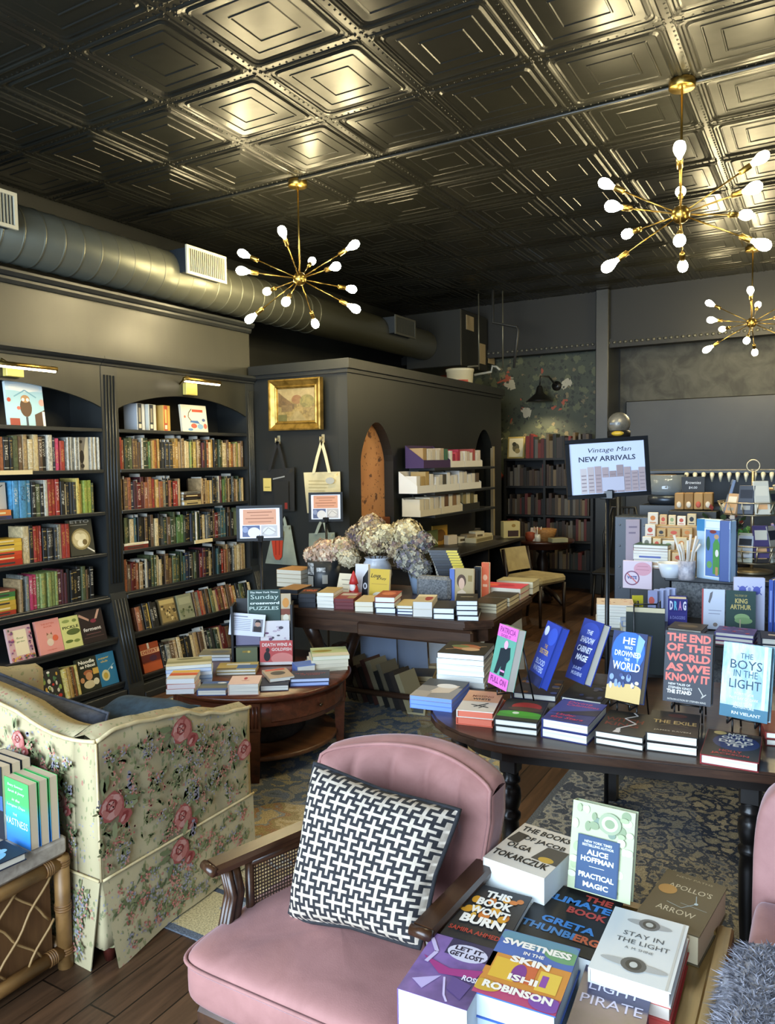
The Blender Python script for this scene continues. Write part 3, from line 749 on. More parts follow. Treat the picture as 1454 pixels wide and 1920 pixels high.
# ------------------------------------------------------------------ built-in bookcases on the left wall
SZ = [1.845, 1.572, 1.29, 1.012, 0.722]
XF = -4.18
def xz(M_=None): return Matrix(((1, 0, 0, 0), (0, 0, 1, 0), (0, 1, 0, 0), (0, 0, 0, 1)))   # prism drawn in (x, z), extruded along y
def bookcase(label, ya, yb, pil_l, pil_r):
    """ya..yb is the clear opening; pilasters (y0, y1) stand beside it"""
    rt = thing('bookcase', label, 'bookcase', (XF, (ya+yb)/2, 0), group='built-in bookcases')
    Y0 = pil_l[0] if pil_l else ya; Y1 = pil_r[1] if pil_r else yb
    MB().box((-4.52, Y0, 0), (-4.50, Y1, 2.29)).build('back_panel', m_case, rt)
    MB().box((-4.50, ya-0.02, 0.1), (XF-0.002, ya, 2.26)).build('side_panel', m_case, rt)
    MB().box((-4.50, yb, 0.1), (XF-0.002, yb+0.02, 2.26)).build('side_panel', m_case, rt)
    for p in (pil_l, pil_r):
        if not p: continue
        y0, y1 = p; b = MB(); b.box((XF-0.02, y0, 0.735), (XF, y1, 2.26))
        n = 4; wd = (y1-y0-0.03)/n
        for i in range(n):
            yy = y0+0.015+wd*(i+0.5); b.tube([(XF+0.001, yy, 0.80), (XF+0.001, yy, 2.20)], 0.008, 6)
        pil = b.build('pilaster', m_case, rt)
        q = MB(); q.prism([(-4.5, 0.0), (-4.02, 0.0), (-4.02, 0.10), (XF+0.01, 0.735), (-4.5, 0.735)], y0, y1, M=xz())
        sl = Vector((XF+0.01+4.02, 0, 0.635))
        for i in range(n):
            yy = y0+0.015+wd*(i+0.5); p0 = Vector((-4.02, yy, 0.10)); q.tube([p0+sl*0.05, p0+sl*0.93], 0.008, 6)
        q.build('slanted_pilaster', m_case, rt)
    for i, z in enumerate(SZ):
        s_ = MB().cbox((-4.50, ya, z-0.024), (XF, yb, z), 0.003)
        if i == 4: s_.cbox((XF-0.05, ya, z-0.045), (XF+0.022, yb, z-0.01), 0.006)
        s_.build('shelf', m_case, rt)
    for x, z in ((-4.105, 0.435), (-4.055, 0.14)):
        th = R(13)
        s_ = MB(); MM = Matrix.Translation((x, 0, z)) @ Matrix.Rotation(th, 4, 'Y')
        s_.box((-0.28, ya, -0.02), (0, yb, 0), M=MM).box((-0.012, ya, -0.03), (0.0, yb, 0.012), M=MM)
        s_.build('display_shelf', m_case, rt)
    MB().cbox((-4.10, ya, 0.0), (-4.03, yb, 0.10), 0.004).cbox((-4.04, ya, 0.0), (-4.012, yb, 0.045), 0.004).build('plinth', m_case, rt)
    # arched valance
    pts = [(ya, 2.262)]
    N = 24; zs, za = 1.985, 2.105
    for k in range(N+1):
        t = k/N; pts.append((ya+(yb-ya)*t, zs+(za-zs)*math.sin(math.pi*t)**0.8))
    pts.append((yb, 2.262))
    MB().prism(pts, XF-0.025, XF-0.004, M=Matrix(((0, 0, 1, 0), (1, 0, 0, 0), (0, 1, 0, 0), (0, 0, 0, 1)))).build('valance', m_bulk, rt)
    pr = [(-4.5, 2.262), (XF+0.01, 2.262), (XF+0.012, 2.275), (XF+0.03, 2.285), (XF+0.045, 2.30), (XF+0.045, 2.318), (-4.21, 2.318), (-4.21, 2.298), (-4.5, 2.298)]
    MB().prism(pr, Y0, Y1, M=xz()).build('crown', m_case, rt)
    return rt
bookcase('dark built-in bookcase beside the painting wall, full of old books', 3.605, 4.925, (3.47, 3.602), (4.928, 5.026))
bookcase('dark built-in bookcase cut off by the left edge, full of cookbooks', 2.12, 3.467, (1.99, 2.118), None)

RB = 'shelf, right bookcase'; LB = 'shelf, left bookcase'
# --- right bookcase, rows of old books
shelf_row('second '+RB, 3.615, 4.905, SZ[1], 'r,o,g,g,G,b,b,b,w,g,g,e,y,o,y,k,K,K,K1.3,y,y,t,t,T,T,i,g,Y,t,b,m,K,o,T1.3,y,k,K,g,G,T1.6,b,y,o,t,i,t,b', 0.185, 0.222, slips=0.28)
shelf_row('third '+RB, 3.615, 4.185, SZ[2], 't,b,o,n,m,R,m,o,o,r,y,o,s,k,o,k,r,r,t', 0.185, 0.225, slips=0.35)
shelf_row('third '+RB, 4.395, 4.905, SZ[2], 't,b,t,y,T,k,k,S,w,m,R,e,G,b,t,k,S,b,t,g,s,T,y', 0.18, 0.22, slips=0.3, start=19)
shelf_row('fourth '+RB, 3.86, 4.77, SZ[3], 'k,b,T,k,S,g,b,g,G,e1.3,e,g,k,k,n,g,w0.8,g,k,T,s,S,k,b,R,S,c,c,k,b,k', 0.19, 0.235, slips=0.25, rows=True)
shelf_row('fourth '+RB, 3.615, 3.85, SZ[3]+0.045, 'R,G,g,T,c,k,k,b', 0.16, 0.18, slips=0.3, start=31, rows=True)
shelf_row('fifth '+RB, 3.615, 4.905, SZ[4], 'o,b,R,R,o,t,k,w,k,G,G,T,T,k,b,b,G,g,G,g,c,n,k,s,G,k,R,m,k,T,k,k,c,k,r,o,t,b,k,s,T,T1.3,t1.4,T', 0.18, 0.225, slips=0.25, rows=True)
XD = -4.115; TD = R(13)
shelf_row('upper slanted '+RB, 3.66, 3.86, 0.44, 'o1.5,b,k,Y,k,k', 0.17, 0.20, xf=XD, tilt=TD, rows=True)
shelf_row('upper slanted '+RB, 4.22, 4.88, 0.44, 'b,s,r,o,k,b,G,T,R,b,o,t,b,o,y,k,G,g,k,T', 0.17, 0.20, xf=XD, tilt=TD, start=6, slips=0.2, rows=True)
XG = -4.065
shelf_row('lower slanted '+RB, 3.84, 4.88, 0.145, 'k,s,b,t,T,k,k,k,T,t,b,w,k,g,K,g,T,R,R,b,k,S,b,t,k,g,b,k', 0.165, 0.20, xf=XG, tilt=TD, slips=0.2, rows=True)
# --- left bookcase
shelf_row('second '+LB, 2.66, 3.19, SZ[1], 'n,v,b,o,k,k,G,b,t,T,T,b,k,w,n,p,r', 0.185, 0.225)
shelf_row('second '+LB, 3.195, 3.30, SZ[1], 's,w,s,w,s,w,s,w', 0.208, 0.212, start=17)
shelf_row('second '+LB, 3.385, 3.458, SZ[1], 'w,w,w,w,w', 0.214, 0.216, start=26)
shelf_row('third '+LB, 2.82, 3.40, SZ[2], 'u1.4,u1.4,u,k,G1.4,k,w0.8,r,r,r,k,w0.6,K,K,K,Y,Y,l,l,G', 0.19, 0.232)
shelf_row('fourth '+LB, 2.865, 3.205, SZ[3], 'T1.6,k,r,r,r,k,K,K,K,s,w,r,r', 0.20, 0.23)
shelf_row('fifth '+LB, 2.83, 3.38, SZ[4], 't,s,s,p1.3,p,i,i,i,i,i,i,m,m,m,k,k,k,k,G,b,k,k', 0.195, 0.225)
shelf_row('lower slanted '+LB, 2.83, 2.88, 0.145, 'r,r,r', 0.18, 0.19, xf=XG, tilt=TD)
shelf_row('lower slanted '+LB, 3.03, 3.14, 0.145, 'Y,y,b,o,Y', 0.19, 0.2, xf=XG, tilt=TD, start=3)

def out_face(label, y0, y1, z, h, c, art, xf=-4.215, tilt=6.0, t=0.022, e=None, soft=True):
    x = Vector((0, 1, 0)); th = R(tilt); n = Vector((1, 0, 0)); up = Vector((0, 0, 1))
    yv = up*math.cos(th)-n*math.sin(th); zl = x.cross(yv)
    M = frame3(Vector((xf, y0, z+t*math.sin(th)))-zl*t, x, z=zl)
    return book(label, M, y1-y0, h, t, c, e, art, 'books shown face-out on the left wall', soft=soft)
def spread(cols, n, seed, smin=0.03, smax=0.09, box=(0, 0, 1, 1)):       # scattered little painted shapes for busy cover art
    r_ = random.Random(seed); out = []
    for _ in range(n):
        out.append(('e', r_.uniform(box[0]+smax*.6, box[2]-smax*.6), r_.uniform(box[1]+smax*.6, box[3]-smax*.6), r_.uniform(smin, smax)*0.9, r_.uniform(smin, smax)*0.7, r_.choice(cols)))
    return out
# top shelf displays
out_face('picture book with a brown owl on pale blue, top shelf under the left lamp', PX(24,797,XF).y, PX(93,797,XF).y, SZ[0], 0.262, '#d9e6e4', [('r',0,0,1,0.8,'#a9cdd3'),('e',0.5,0.88,0.42,0.1,'#e8eadf'),('e',0.5,0.42,0.16,0.22,'#5d4632'),('e',0.5,0.62,0.12,0.09,'#b58b5e'),('e',0.44,0.6,0.04,0.04,'#f0ead8'),('e',0.56,0.6,0.04,0.04,'#f0ead8'),('r',0.47,0.0,0.53,0.2,'#4a4f55'),
    ('p',[(0.72,0),(1,0),(1,0.38),(0.72,0.26)],'#5b4537'),('r',0.93,0,1,0.34,'#f0ede2'),('r',0.04,0,0.3,0.16,'#9c4b3d'),('e',0.06,0.58,0.05,0.05,'#c4553f'),('e',0.3,0.4,0.05,0.04,'#c86a58'),('e',0.94,0.55,0.08,0.08,'#e3a897'),('l',[(0.2,0.66),(0.5,0.82),(0.8,0.66)],0.03,'#7aa7b5')])
def box_set(label, A, wd, sp_c, side_c, h):
    p = PX(A[0], A[1], XF); x = Vector((0.35, 1, 0)).normalized(); M = frame3((-4.30, p.y, SZ[0]), (0.55, 0.83, 0), z=(0, 0, 1)) 
    bs = thing('boxed_set', label, 'boxed set', M=M, group='boxed sets on the top shelf')
    MB().cbox((0, 0, 0), (wd, 0.12, h), 0.002, M=M).build('slipcase', flat(side_c, 0.5), bs)
    MB().box((0.004, -0.002, 0.004), (wd-0.004, 0.001, h-0.004), M=M).build('spine', flat(sp_c, 0.5), bs)
    l = MB(); put_text(l, 'ALL', wd*0.5, -0.0025, h*0.12, wd*0.5, 0.02, 0, M @ Matrix.Translation((0, -0.003, h*0.12)) @ Matrix.Rotation(R(90), 4, 'X') @ Matrix.Translation((0, 0, 0)), 0.02)
    return bs
for i, (px, pw, a, b_, lab) in enumerate(((258, 0.055, '#2c3340', '#c8ccd0', 'navy boxed set with pale sides, leftmost on the arched top shelf'), (280, 0.055, '#2c3340', '#cfd0c4', 'navy boxed set with pale sides, second on the arched top shelf'),
                                   (307, 0.055, '#b4573a', '#c9a354', 'orange and mustard boxed set, third on the arched top shelf'))):
    p = PX(px, 803, XF-0.06); M = frame3((XF-0.06, p.y, SZ[0]), (-0.25, 1, 0), z=(0, 0, 1))
    bs = thing('boxed_set', lab, 'boxed set', M=M, group='boxed sets on the top shelf')
    MB().cbox((0, 0, 0), (pw*1.7, 0.11, 0.19), 0.002, M=M).build('slipcase', flat(b_, 0.5), bs)
    sp_ = MB().box((0.008, -0.0015, 0.003), (pw, 0.0, 0.187), M=M).build('spine', flat(a, 0.5), bs)
    e_ = MB(); e_.box((0.016, -0.0022, 0.015), (pw-0.008, -0.0016, 0.045), M=M).build('emblem', flat('#d8d2c2', 0.5), sp_)
    MB().box((0.018, -0.0022, 0.06), (pw-0.012, -0.0016, 0.16), M=M).build('title_strip', flat('#8f8a7c' if i < 2 else '#d8b46a', 0.5), sp_)
out_face('cream picture book with a red and blue map drawing under the right lamp', PX(350,808,XF).y, PX(397,809,XF).y, SZ[0], 0.205, '#ddd7c0', [('r',0.42,0.74,0.85,0.84,'#b5523f'),('p',[(0.3,0.35),(0.7,0.3),(0.62,0.42),(0.35,0.42)],'#4a6ea0'),('e',0.45,0.22,0.12,0.09,'#c0604f'),('e',0.7,0.2,0.12,0.1,'#7fa3c0'),('e',0.85,0.45,0.07,0.06,'#56648c'),('e',0.9,0.22,0.07,0.1,'#c4685a'),('l',[(0.4,0.85),(0.28,0.7),(0.25,0.55),(0.36,0.4)],0.03,'#5b5347'),('e',0.3,0.08,0.1,0.05,'#5f86b0'),('e',0.12,0.55,0.04,0.05,'#c46a5a')])
# pile of five lying on the gap of the third shelf
def flat_pile(where, y0, y1, z, items, xf=XF-0.015):
    zz = z
    for i, (t, col, nm, inset) in enumerate(items):
        L = y1-y0-rng.uniform(0, .008)
        M = Matrix(((-1, 0, 0, xf-inset), (0, -1, 0, y0+L+rng.uniform(0, .006)), (0, 0, 1, zz), (0, 0, 0, 1)))
        b_ = book('%s book lying flat, %s up in the pile on the %s' % (nm, ['lowest','second','third','fourth','fifth','sixth'][i] if i < len(items)-1 else 'farthest', where), M, 0.15, L, t-0.0006, col, m_old if i % 2 else m_page, (), 'piles on the '+where)
        sw = MB().box((-0.0012, L*0.2, t*0.3), (-0.0002, L*0.85, t*0.62), M=M); sw.build('spine_title', flat('#d9c38c' if i % 2 else '#3b342b', 0.5), b_)
        zz += t
    return zz
flat_pile('third '+RB, 4.20, 4.385, SZ[2], [(0.026,'#b09c6a','tan',0.0),(0.012,'#8a7a55','olive tan',0.004),(0.02,'#1e1c1a','black',0.006),(0.024,'#4a3524','brown',0.004),(0.018,'#6d6a62','grey',0.0)])
flat_pile('fourth '+RB, 3.62, 3.84, SZ[3], [(0.028,'#6d2f26','red'+'dish brown',0.0),(0.016,'#ddd6c0','cream',0.0)])
flat_pile('third '+LB, 2.62, 2.80, SZ[2], [(0.022,'#40405e','navy',0.0),(0.034,'#c8763a','orange',0.0)])
flat_pile('fourth '+LB, 2.60, 2.855, SZ[3], [(0.035,'#a5301f','red',0.0),(0.025,'#b8401f','red',0.0),(0.025,'#c0482a','orange red',0.0),(0.03,'#c9a03a','mustard',0.0),(0.022,'#cfa83f','mustard',0.0),(0.022,'#c9a03a','mustard',0.0)])
flat_pile('fifth '+LB, 2.60, 2.80, SZ[4], [(0.026,'#a03a26','red',0.0),(0.03,'#b48f34','mustard',0.0),(0.03,'#b9953a','mustard',0.0),(0.02,'#8d9a3c','olive',0.0),(0.03,'#3d6a38','green',0.0),(0.014,'#7d4a3a','brown',0.0)])
out_face('grey book with a red heart, face-out at the left end of the third shelf', 2.62, 2.80, SZ[2]+0.056, 0.16, '#b9b0a0', [('e',0.55,0.3,0.16,0.12,'#b5513c'),('l',[(0.3,0.85),(0.6,0.7),(0.9,0.9)],0.03,'#4c463e'),('r',0.1,0.5,0.8,0.52,'#8d8577'),('l',[(0.3,0.05),(0.42,0.3),(0.36,0.5)],0.03,'#6d7a4a')], xf=-4.24, tilt=3)
out_face('black and grey book with a pale diagonal, face-out on the second shelf', 3.305, 3.38, SZ[1], 0.213, '#77726a', [('p',[(0.4,0.3),(0.75,1),(1,1),(1,0),(0.45,0)],'#bdb49b'),('e',0.25,0.86,0.14,0.05,'#23211f'),('e',0.3,0.4,0.24,0.2,'#2d2927'),('e',0.35,0.12,0.2,0.07,'#3b3734')], xf=-4.22, tilt=0)
out_face('dark cookbook with a pan of pale pasta, fourth shelf right end, left bookcase', 3.215, 3.40, SZ[3], 0.235, '#3f3d31', [('t','ETTO',0.5,0.94,0.8,0.09,'#9a968a',0.03),('r',0.1,0.84,0.8,0.85,'#c9c2ad'),('e',0.48,0.45,0.4,0.3,'#8a7a4c'),('e',0.46,0.45,0.34,0.25,'#c2b183'),('e',0.36,0.52,0.14,0.1,'#e0d3a8'),('e',0.56,0.5,0.13,0.1,'#d8caa0'),('e',0.46,0.34,0.15,0.1,'#e6dbb8'),('e',0.62,0.36,0.1,0.08,'#6f5d37'),('l',[(0.7,0.2),(0.98,0.06)],0.05,'#d9d2c0')], tilt=8)
D = dict(xf=XD-0.012, tilt=15)
def yy(px, py, x=-4.11): return PX(px, py, x).y
out_face('cream cookbook with pink floral border, first face-out on the slanted shelf', yy(27,1250), yy(72,1238), 0.442, 0.205, '#c99f98', [('r',0.24,0.16,0.78,0.9,'#e3cfa8'),('t','flour',0.5,0.66,0.3,0.06,'#7d8a5a'),('t','garden',0.5,0.55,0.34,0.06,'#7d8a5a')]+spread(['#7c4a6b','#b5623c','#4c5a3c','#d6a24c','#c56a72'],26,3,0.03,0.07,(0,0,1,0.16))+spread(['#7c4a6b','#4c5a3c','#c56a72'],12,4,0.03,0.06,(0,0.15,0.22,1))+spread(['#7c4a6b','#4c2f3c','#c56a72'],12,5,0.03,0.06,(0.8,0.15,1,1)), **D)
out_face('salmon pink book with a drawing of a cat, second face-out on the slanted shelf', yy(81,1234), yy(125,1223), 0.442, 0.21, '#d98f80', [('t','THE KITTEN',0.5,0.87,0.55,0.05,'#c4604c'),('t','BOOK',0.5,0.79,0.35,0.05,'#c4604c'),('e',0.5,0.48,0.13,0.1,'#c9a184'),('p',[(0.38,0.53),(0.4,0.62),(0.47,0.56)],'#8a5f45'),('p',[(0.53,0.56),(0.6,0.62),(0.62,0.53)],'#8a5f45'),('e',0.48,0.32,0.14,0.11,'#d9bfa4'),('e',0.72,0.42,0.12,0.09,'#d0603e'),('t','recipes',0.5,0.1,0.4,0.04,'#c4604c')], **D)
out_face('pale yellow-green pickle cookbook, third face-out on the slanted shelf', yy(126,1222), yy(161,1213), 0.442, 0.20, '#c9c67a', [('t','PICKLE',0.5,0.66,0.85,0.09,'#2c3420',0.03),('e',0.6,0.5,0.36,0.1,'#55602f'),('e',0.3,0.22,0.2,0.05,'#5a6a2e'),('e',0.7,0.2,0.16,0.05,'#77823f'),('e',0.3,0.86,0.2,0.05,'#8c9450'),('e',0.75,0.85,0.12,0.05,'#77823f')], **D)
out_face('black cookbook with two raised hands, fourth face-out on the slanted shelf', yy(160,1213), yy(205,1201), 0.442, 0.215, '#2b211f', [('p',[(0.02,0.85),(0.06,0.92),(0.42,0.72),(0.4,0.66)],'#b58a72'),('p',[(0.82,0.97),(0.92,0.97),(0.74,0.7),(0.64,0.7)],'#c49a80'),('e',0.58,0.65,0.12,0.06,'#7c2f3c'),('t','ferment',0.48,0.42,0.72,0.11,'#d8d0c4',0.02),('r',0.2,0.26,0.8,0.28,'#6d4a48'),('r',0.1,0.16,0.9,0.18,'#57413c')], **D)
E2 = dict(xf=XG-0.012, tilt=15)
def y2(px, py): return PX(px, py, -4.06).y
out_face('dark cookbook with plates of food, left end of the lowest slanted shelf', 2.62, 2.80, 0.147, 0.2, '#2a332e', spread(['#c9bfa4','#7c3226','#8d9a8a','#c4763c','#e0d8c4'],22,8,0.06,0.14), **E2)
out_face('cookbook covered with bright vegetables beside the red spines, lowest slanted shelf', 2.885, 3.02, 0.147, 0.205, '#33302a', spread(['#c9bfa4','#b5362a','#8d9a4a','#c4963c','#e0d8c4','#587a4c'],30,9,0.05,0.12), **E2)
out_face('dark green cookbook with a noodle-headed figure, lowest slanted shelf', 3.145, 3.30, 0.147, 0.215, '#2d2f22', [('t','Noodle',0.5,0.88,0.78,0.11,'#e6dfc8',0.04),('t','as Nicol',0.52,0.75,0.74,0.1,'#e6dfc8',0.04),('e',0.48,0.55,0.22,0.08,'#a3623c'),('e',0.5,0.44,0.17,0.12,'#c08a5c'),('e',0.45,0.2,0.28,0.12,'#c9b88c'),('e',0.15,0.36,0.1,0.08,'#c08a5c'),('e',0.8,0.24,0.14,0.1,'#d6cba4'),('r',0.72,0.46,1,0.64,'#c9a24c')], **E2)
out_face('blue cookbook with a ladle drawing, right end of the lowest slanted shelf', 3.30, 3.44, 0.147, 0.215, '#2f6f8f', [('e',0.35,0.32,0.22,0.17,'#c9c08c'),('e',0.35,0.31,0.13,0.1,'#b89a3f'),('t','supper',0.4,0.84,0.6,0.06,'#c9b45c'),('t','club',0.4,0.75,0.4,0.06,'#c9b45c'),('e',0.75,0.5,0.06,0.04,'#d8e0dc'),('l',[(0.5,0.45),(0.9,0.62)],0.04,'#8fb0b5')], **E2)
out_face('tan book with an engraved tower scene, face-out on the right upper slanted shelf', 3.885, 4.045, 0.442, 0.185, '#5d5138', [('r',0.06,0.06,0.94,0.94,'#8f7a4c'),('r',0.06,0.76,0.94,0.94,'#b5a067')]+spread(['#4a3f28','#c9b27a','#6b5a38','#3a3222'],26,12,0.04,0.1,(0.06,0.06,0.94,0.76)), **D)
out_face('grey-green book with leaf drawings, face-out in the middle of the slanted shelf', 4.065, 4.215, 0.442, 0.185, '#85866b', [('r',0.1,0.6,0.9,0.88,'#9a9a7c')]+spread(['#5a6248','#6f7556','#44492f'],16,13,0.04,0.1,(0,0,1,0.5)), **D)
out_face('orange-red book with a desert picture at the foot of the right bookcase', 3.66, 3.83, 0.147, 0.2, '#8d3f22', [('r',0.0,0.62,1,0.78,'#c9a07c'),('t','DESERT',0.5,0.7,0.85,0.11,'#8a2f1c',0.03),('r',0,0.34,1,0.6,'#5a2420'),('e',0.6,0.45,0.2,0.1,'#3f2436'),('r',0,0.0,1,0.3,'#a8502c'),('r',0.4,0.8,0.5,1,'#c9c0b0')], **E2)
out_face('wide olive-green book, face-out at the right end of the fourth shelf', 4.775, 4.90, SZ[3], 0.225, '#55604a', [('r',0.15,0.2,0.85,0.86,'#66705a'),('r',0.2,0.25,0.8,0.81,'#5a6450')], tilt=2)
build_rows('closely packed rows of old books on the four lower shelves of the right bookcase')
# label holder strips on the shelf fronts
for nm, y0, y1, z in (('cream shelf label strip under the second shelf of the left bookcase', 2.62, 2.93, SZ[1]), ('small cream shelf label clipped below the striped book', 4.28, 4.47, SZ[3])):
    b = MB().box((XF+0.001, y0, z-0.02), (XF+0.012, y1, z+0.006)); o = tag(b.build('shelf_label', flat('#d6c290', 0.6)), nm, 'label')

# picture lights above the arches
def picture_light(label, pa, pb, boxes):
    a = PX(pa[0], pa[1], -4.04); b = PX(pb[0], pb[1], -4.04); c = (a+b)/2
    rt = thing('picture_light', label, 'lamp', (XF, c.y, c.z), group='brass picture lights')
    z = a.z+0.01
    MB().tube([(-4.04, a.y, z), (-4.04, b.y, z)], 0.015, 10).build('lamp_shade', m_brass, rt)
    MB().tube([(-4.04, a.y+0.01, z-0.012), (-4.04, b.y-0.01, z-0.012)], 0.010, 8).build('tube', glow('picture_light_tube', (1, 0.86, 0.6), 14), rt)
    MB().tube([(-4.055, c.y-0.08, z), (-4.11, c.y-0.09, z+0.035), (XF-0.004, c.y-0.09, z-0.02)], 0.007, 8).build('arm', m_brass, rt)
    y0 = PX(boxes[0], boxes[1], XF+0.01).y; y1 = PX(boxes[2], boxes[1], XF+0.01).y; z1 = PX(boxes[0], boxes[3], XF+0.01).z; z0 = PX(boxes[0], boxes[4], XF+0.01).z
    MB().cbox((XF-0.004, y0, z0), (XF+0.035, y1, z1), 0.003).build('wall_box', flat('#d8c56a', 0.35, 0.2), rt)
    l = bpy.data.lights.new('picture_light_glow', 'AREA'); l.shape = 'RECTANGLE'; l.size = 0.02; l.size_y = 0.34; l.energy = 3.0; l.color = (1, 0.85, 0.58)
    o = bpy.data.objects.new('picture_light_glow', l); o.location = (-4.045, c.y, z-0.03); COL.objects.link(o); o.parent = rt
    o.matrix_parent_inverse = WM[rt.name].inverted(); o.rotation_euler = (0, R(-38), 0)
picture_light('brass picture light over the arch of the right bookcase', (345, 713), (413, 719), (345, 727, 366, 718, 740))
picture_light('brass picture light over the arch of the left bookcase', (0-20, 682), (106, 688), (7, 690, 40, 680, 705))
# ------------------------------------------------------------------ things on the inner room's front wall
WY = 5.03
def quadM(px4, y):                                   # frame of a flat thing hung on plane y from its pixel corners (tl, tr, bl)
    tl, tr, bl = [PY(p[0], p[1], y) for p in px4]
    return bl, (tr-tl).length, (tl-bl).length
bl, pw, ph = quadM(((507, 714), (604, 711), (510, 808)), WY-0.05)
pt = thing('framed_painting', 'gilt-framed oil painting of a cottage lane on the dark wall', 'painting', (bl.x, WY, bl.z))
M = frame3((bl.x, WY-0.048, bl.z), (1, 0, 0.0), z=(0, -1, 0)) @ Matrix.Rotation(R(-0.6), 4, 'Z')
m_gilt = mottled('gilt_frame', '#7a6026', '#b08e48', 14, 0.35, 0.75, bmp=0.1)
fr = MB(); fw_ = 0.075
prof = [(0, 0.0), (0, 0.045), (0.012, 0.048), (0.02, 0.04), (0.05, 0.022), (0.06, 0.028), (0.068, 0.024), (fw_, 0.012), (fw_, 0.0)]
cs = [(0, 0, 1, 1), (pw, 0, -1, 1), (pw, ph, -1, -1), (0, ph, 1, -1)]
vs_ = []; fs_ = []
for cx, cy, sx, sy in cs: vs_ += [(cx+sx*d, cy+sy*d, h-0.0) for d, h in prof]
n = len(prof)
for k in range(4):
    for i in range(n-1):
        a = k*n+i; b = ((k+1) % 4)*n+i; fs_.append((a, b, b+1, a+1))
fr.add(vs_, fs_, 0, False, M); fr.build('frame', m_gilt, pt)
m, nt, b = _new('old_oil_paint'); v = coords(nt, 'Object')
f = noise(nt, v, 7, 6, 0.65, 0.8); f2 = noise(nt, v, 28, 4, 0.7, 0.5)
c_ = mixc(nt, 0.45, ramp(nt, f, [(0.3, '#4d4021'), (0.48, '#7a6230'), (0.6, '#8d7a4a'), (0.75, '#a58c55')]).outputs[0], ramp(nt, f2, [(0.35, '#2f2a18'), (0.65, '#9a8450')]).outputs[0])
lk(nt, c_, b.inputs['Base Color']); b.inputs['Roughness'].default_value = 0.35; bump(nt, b, f2, 0.3, 0.004)
cv = MB().box((0.06, 0.06, 0.002), (pw-0.06, ph-0.06, 0.012), M=M).build('canvas', m, pt)
print_on(cv, M @ Matrix.Translation((fw_, fw_, 0)), pw-2*fw_, ph-2*fw_, 0.0122, [('r',0,0.62,1,1,mottled('sky_paint','#82714a','#94825a',20,0.4)),('p',[(0.02,0.45),(0.02,0.9),(0.2,0.72),(0.45,0.5),(0.45,0.36)],mottled('thatch_paint','#4a3a24','#6a5230',30,0.4)),('p',[(0.1,0.5),(0.4,0.48),(0.4,0.3),(0.1,0.28)],mottled('gable_paint','#6f5a38','#5a482c',30,0.4)),
  ('e',0.52,0.66,0.14,0.14,mottled('tree_paint','#6a4426','#775832',30,0.4)),('e',0.8,0.6,0.2,0.2,mottled('tree_paint2','#5a5428','#7d6f38',30,0.4)),('p',[(0.3,0.0),(0.8,0.0),(0.58,0.3),(0.48,0.3)],mottled('lane_paint','#7a6a42','#8d7c52',25,0.4)),('r',0,0,0.25,0.2,mottled('grass_paint','#4d4a24','#5f5a30',25,0.4))], 'painted_scene')
def hook(px, py, label):
    p = PY(px, py, WY-0.02)
    o = MB().tube([(p.x, WY-0.001, p.z+0.03), (p.x, WY-0.035, p.z+0.02), (p.x, WY-0.05, p.z-0.005), (p.x, WY-0.045, p.z+0.03)], 0.007, 8).cbox((p.x-0.014, WY-0.006, p.z-0.02), (p.x+0.014, WY, p.z+0.05), 0.002)
    tag(o.build('wall_hook', flat('#c9b98f', 0.35, 0.4)), label, 'hook', 'wall hooks'); return p
def bag(label, tl, tr, bl, br, hk, col, strap, art=(), y=WY-0.045, grp='tote bags on the front wall'):
    P = [PY(q[0], q[1], y) for q in (tl, tr, bl, br)]
    rt = thing('tote_bag', label, 'bag', ((P[2].x+P[3].x)/2, y, P[2].z), group=grp)
    mt = mottled('canvas_'+col[1:], tuple(int(int(col[i:i+2], 16)*0.86) for i in (1, 3, 5)), col, 5, 0.9, bmp=0.1)
    def fn(sgn):
        def g(u, v):
            top = P[0].lerp(P[1], u); bot = P[2].lerp(P[3], u); p = bot.lerp(top, v)
            d = 0.022*math.sin(math.pi*u)**0.6*(1-v)**0.6*math.sin(math.pi*min(1, v+0.12))+0.003*math.sin(9*u+3*v)
            return (p.x, p.y-sgn*(d+0.003), p.z)
        return g
    b = MB().grid(fn(1), 12, 14).grid(fn(-1), 12, 14)
    body = b.build('body', mt, rt)
    hp = PY(hk[0], hk[1], y)
    for s in (0, ):
        st = MB()
        for k in (0.28, 0.72):
            q = P[0].lerp(P[1], k)
            wv = Vector((0.014, 0, 0)); pts = [q-Vector((0, 0, 0.01)), q.lerp(hp, 0.5)+Vector((0.01*(k-0.5), 0, 0)), hp]
            vs_ = []; 
            for p in pts: vs_ += [tuple(p-wv+Vector((0, -0.006, 0))), tuple(p+wv+Vector((0, -0.006, 0))), tuple(p+wv+Vector((0, -0.002, 0))), tuple(p-wv+Vector((0, -0.002, 0)))]
            fs_ = []
            for i in range(2):
                for j in range(4): a = i*4+j; c = i*4+(j+1) % 4; fs_.append((a, c, c+4, a+4))
            MB().add(vs_, fs_).build('strap', flat(strap, 0.85), rt)
    if art:
        w_ = (P[3]-P[2]).length; h_ = (P[0]-P[2]).length
        print_on(body, frame3((P[2].x, y-0.032, P[2].z), (1, 0, 0), z=(0, -1, 0)), w_, h_, 0, art, 'print')
    return rt
hook(521, 828, 'small wall hook holding the black tote bag'); hook(604, 826, 'small wall hook holding the cream tote bag')
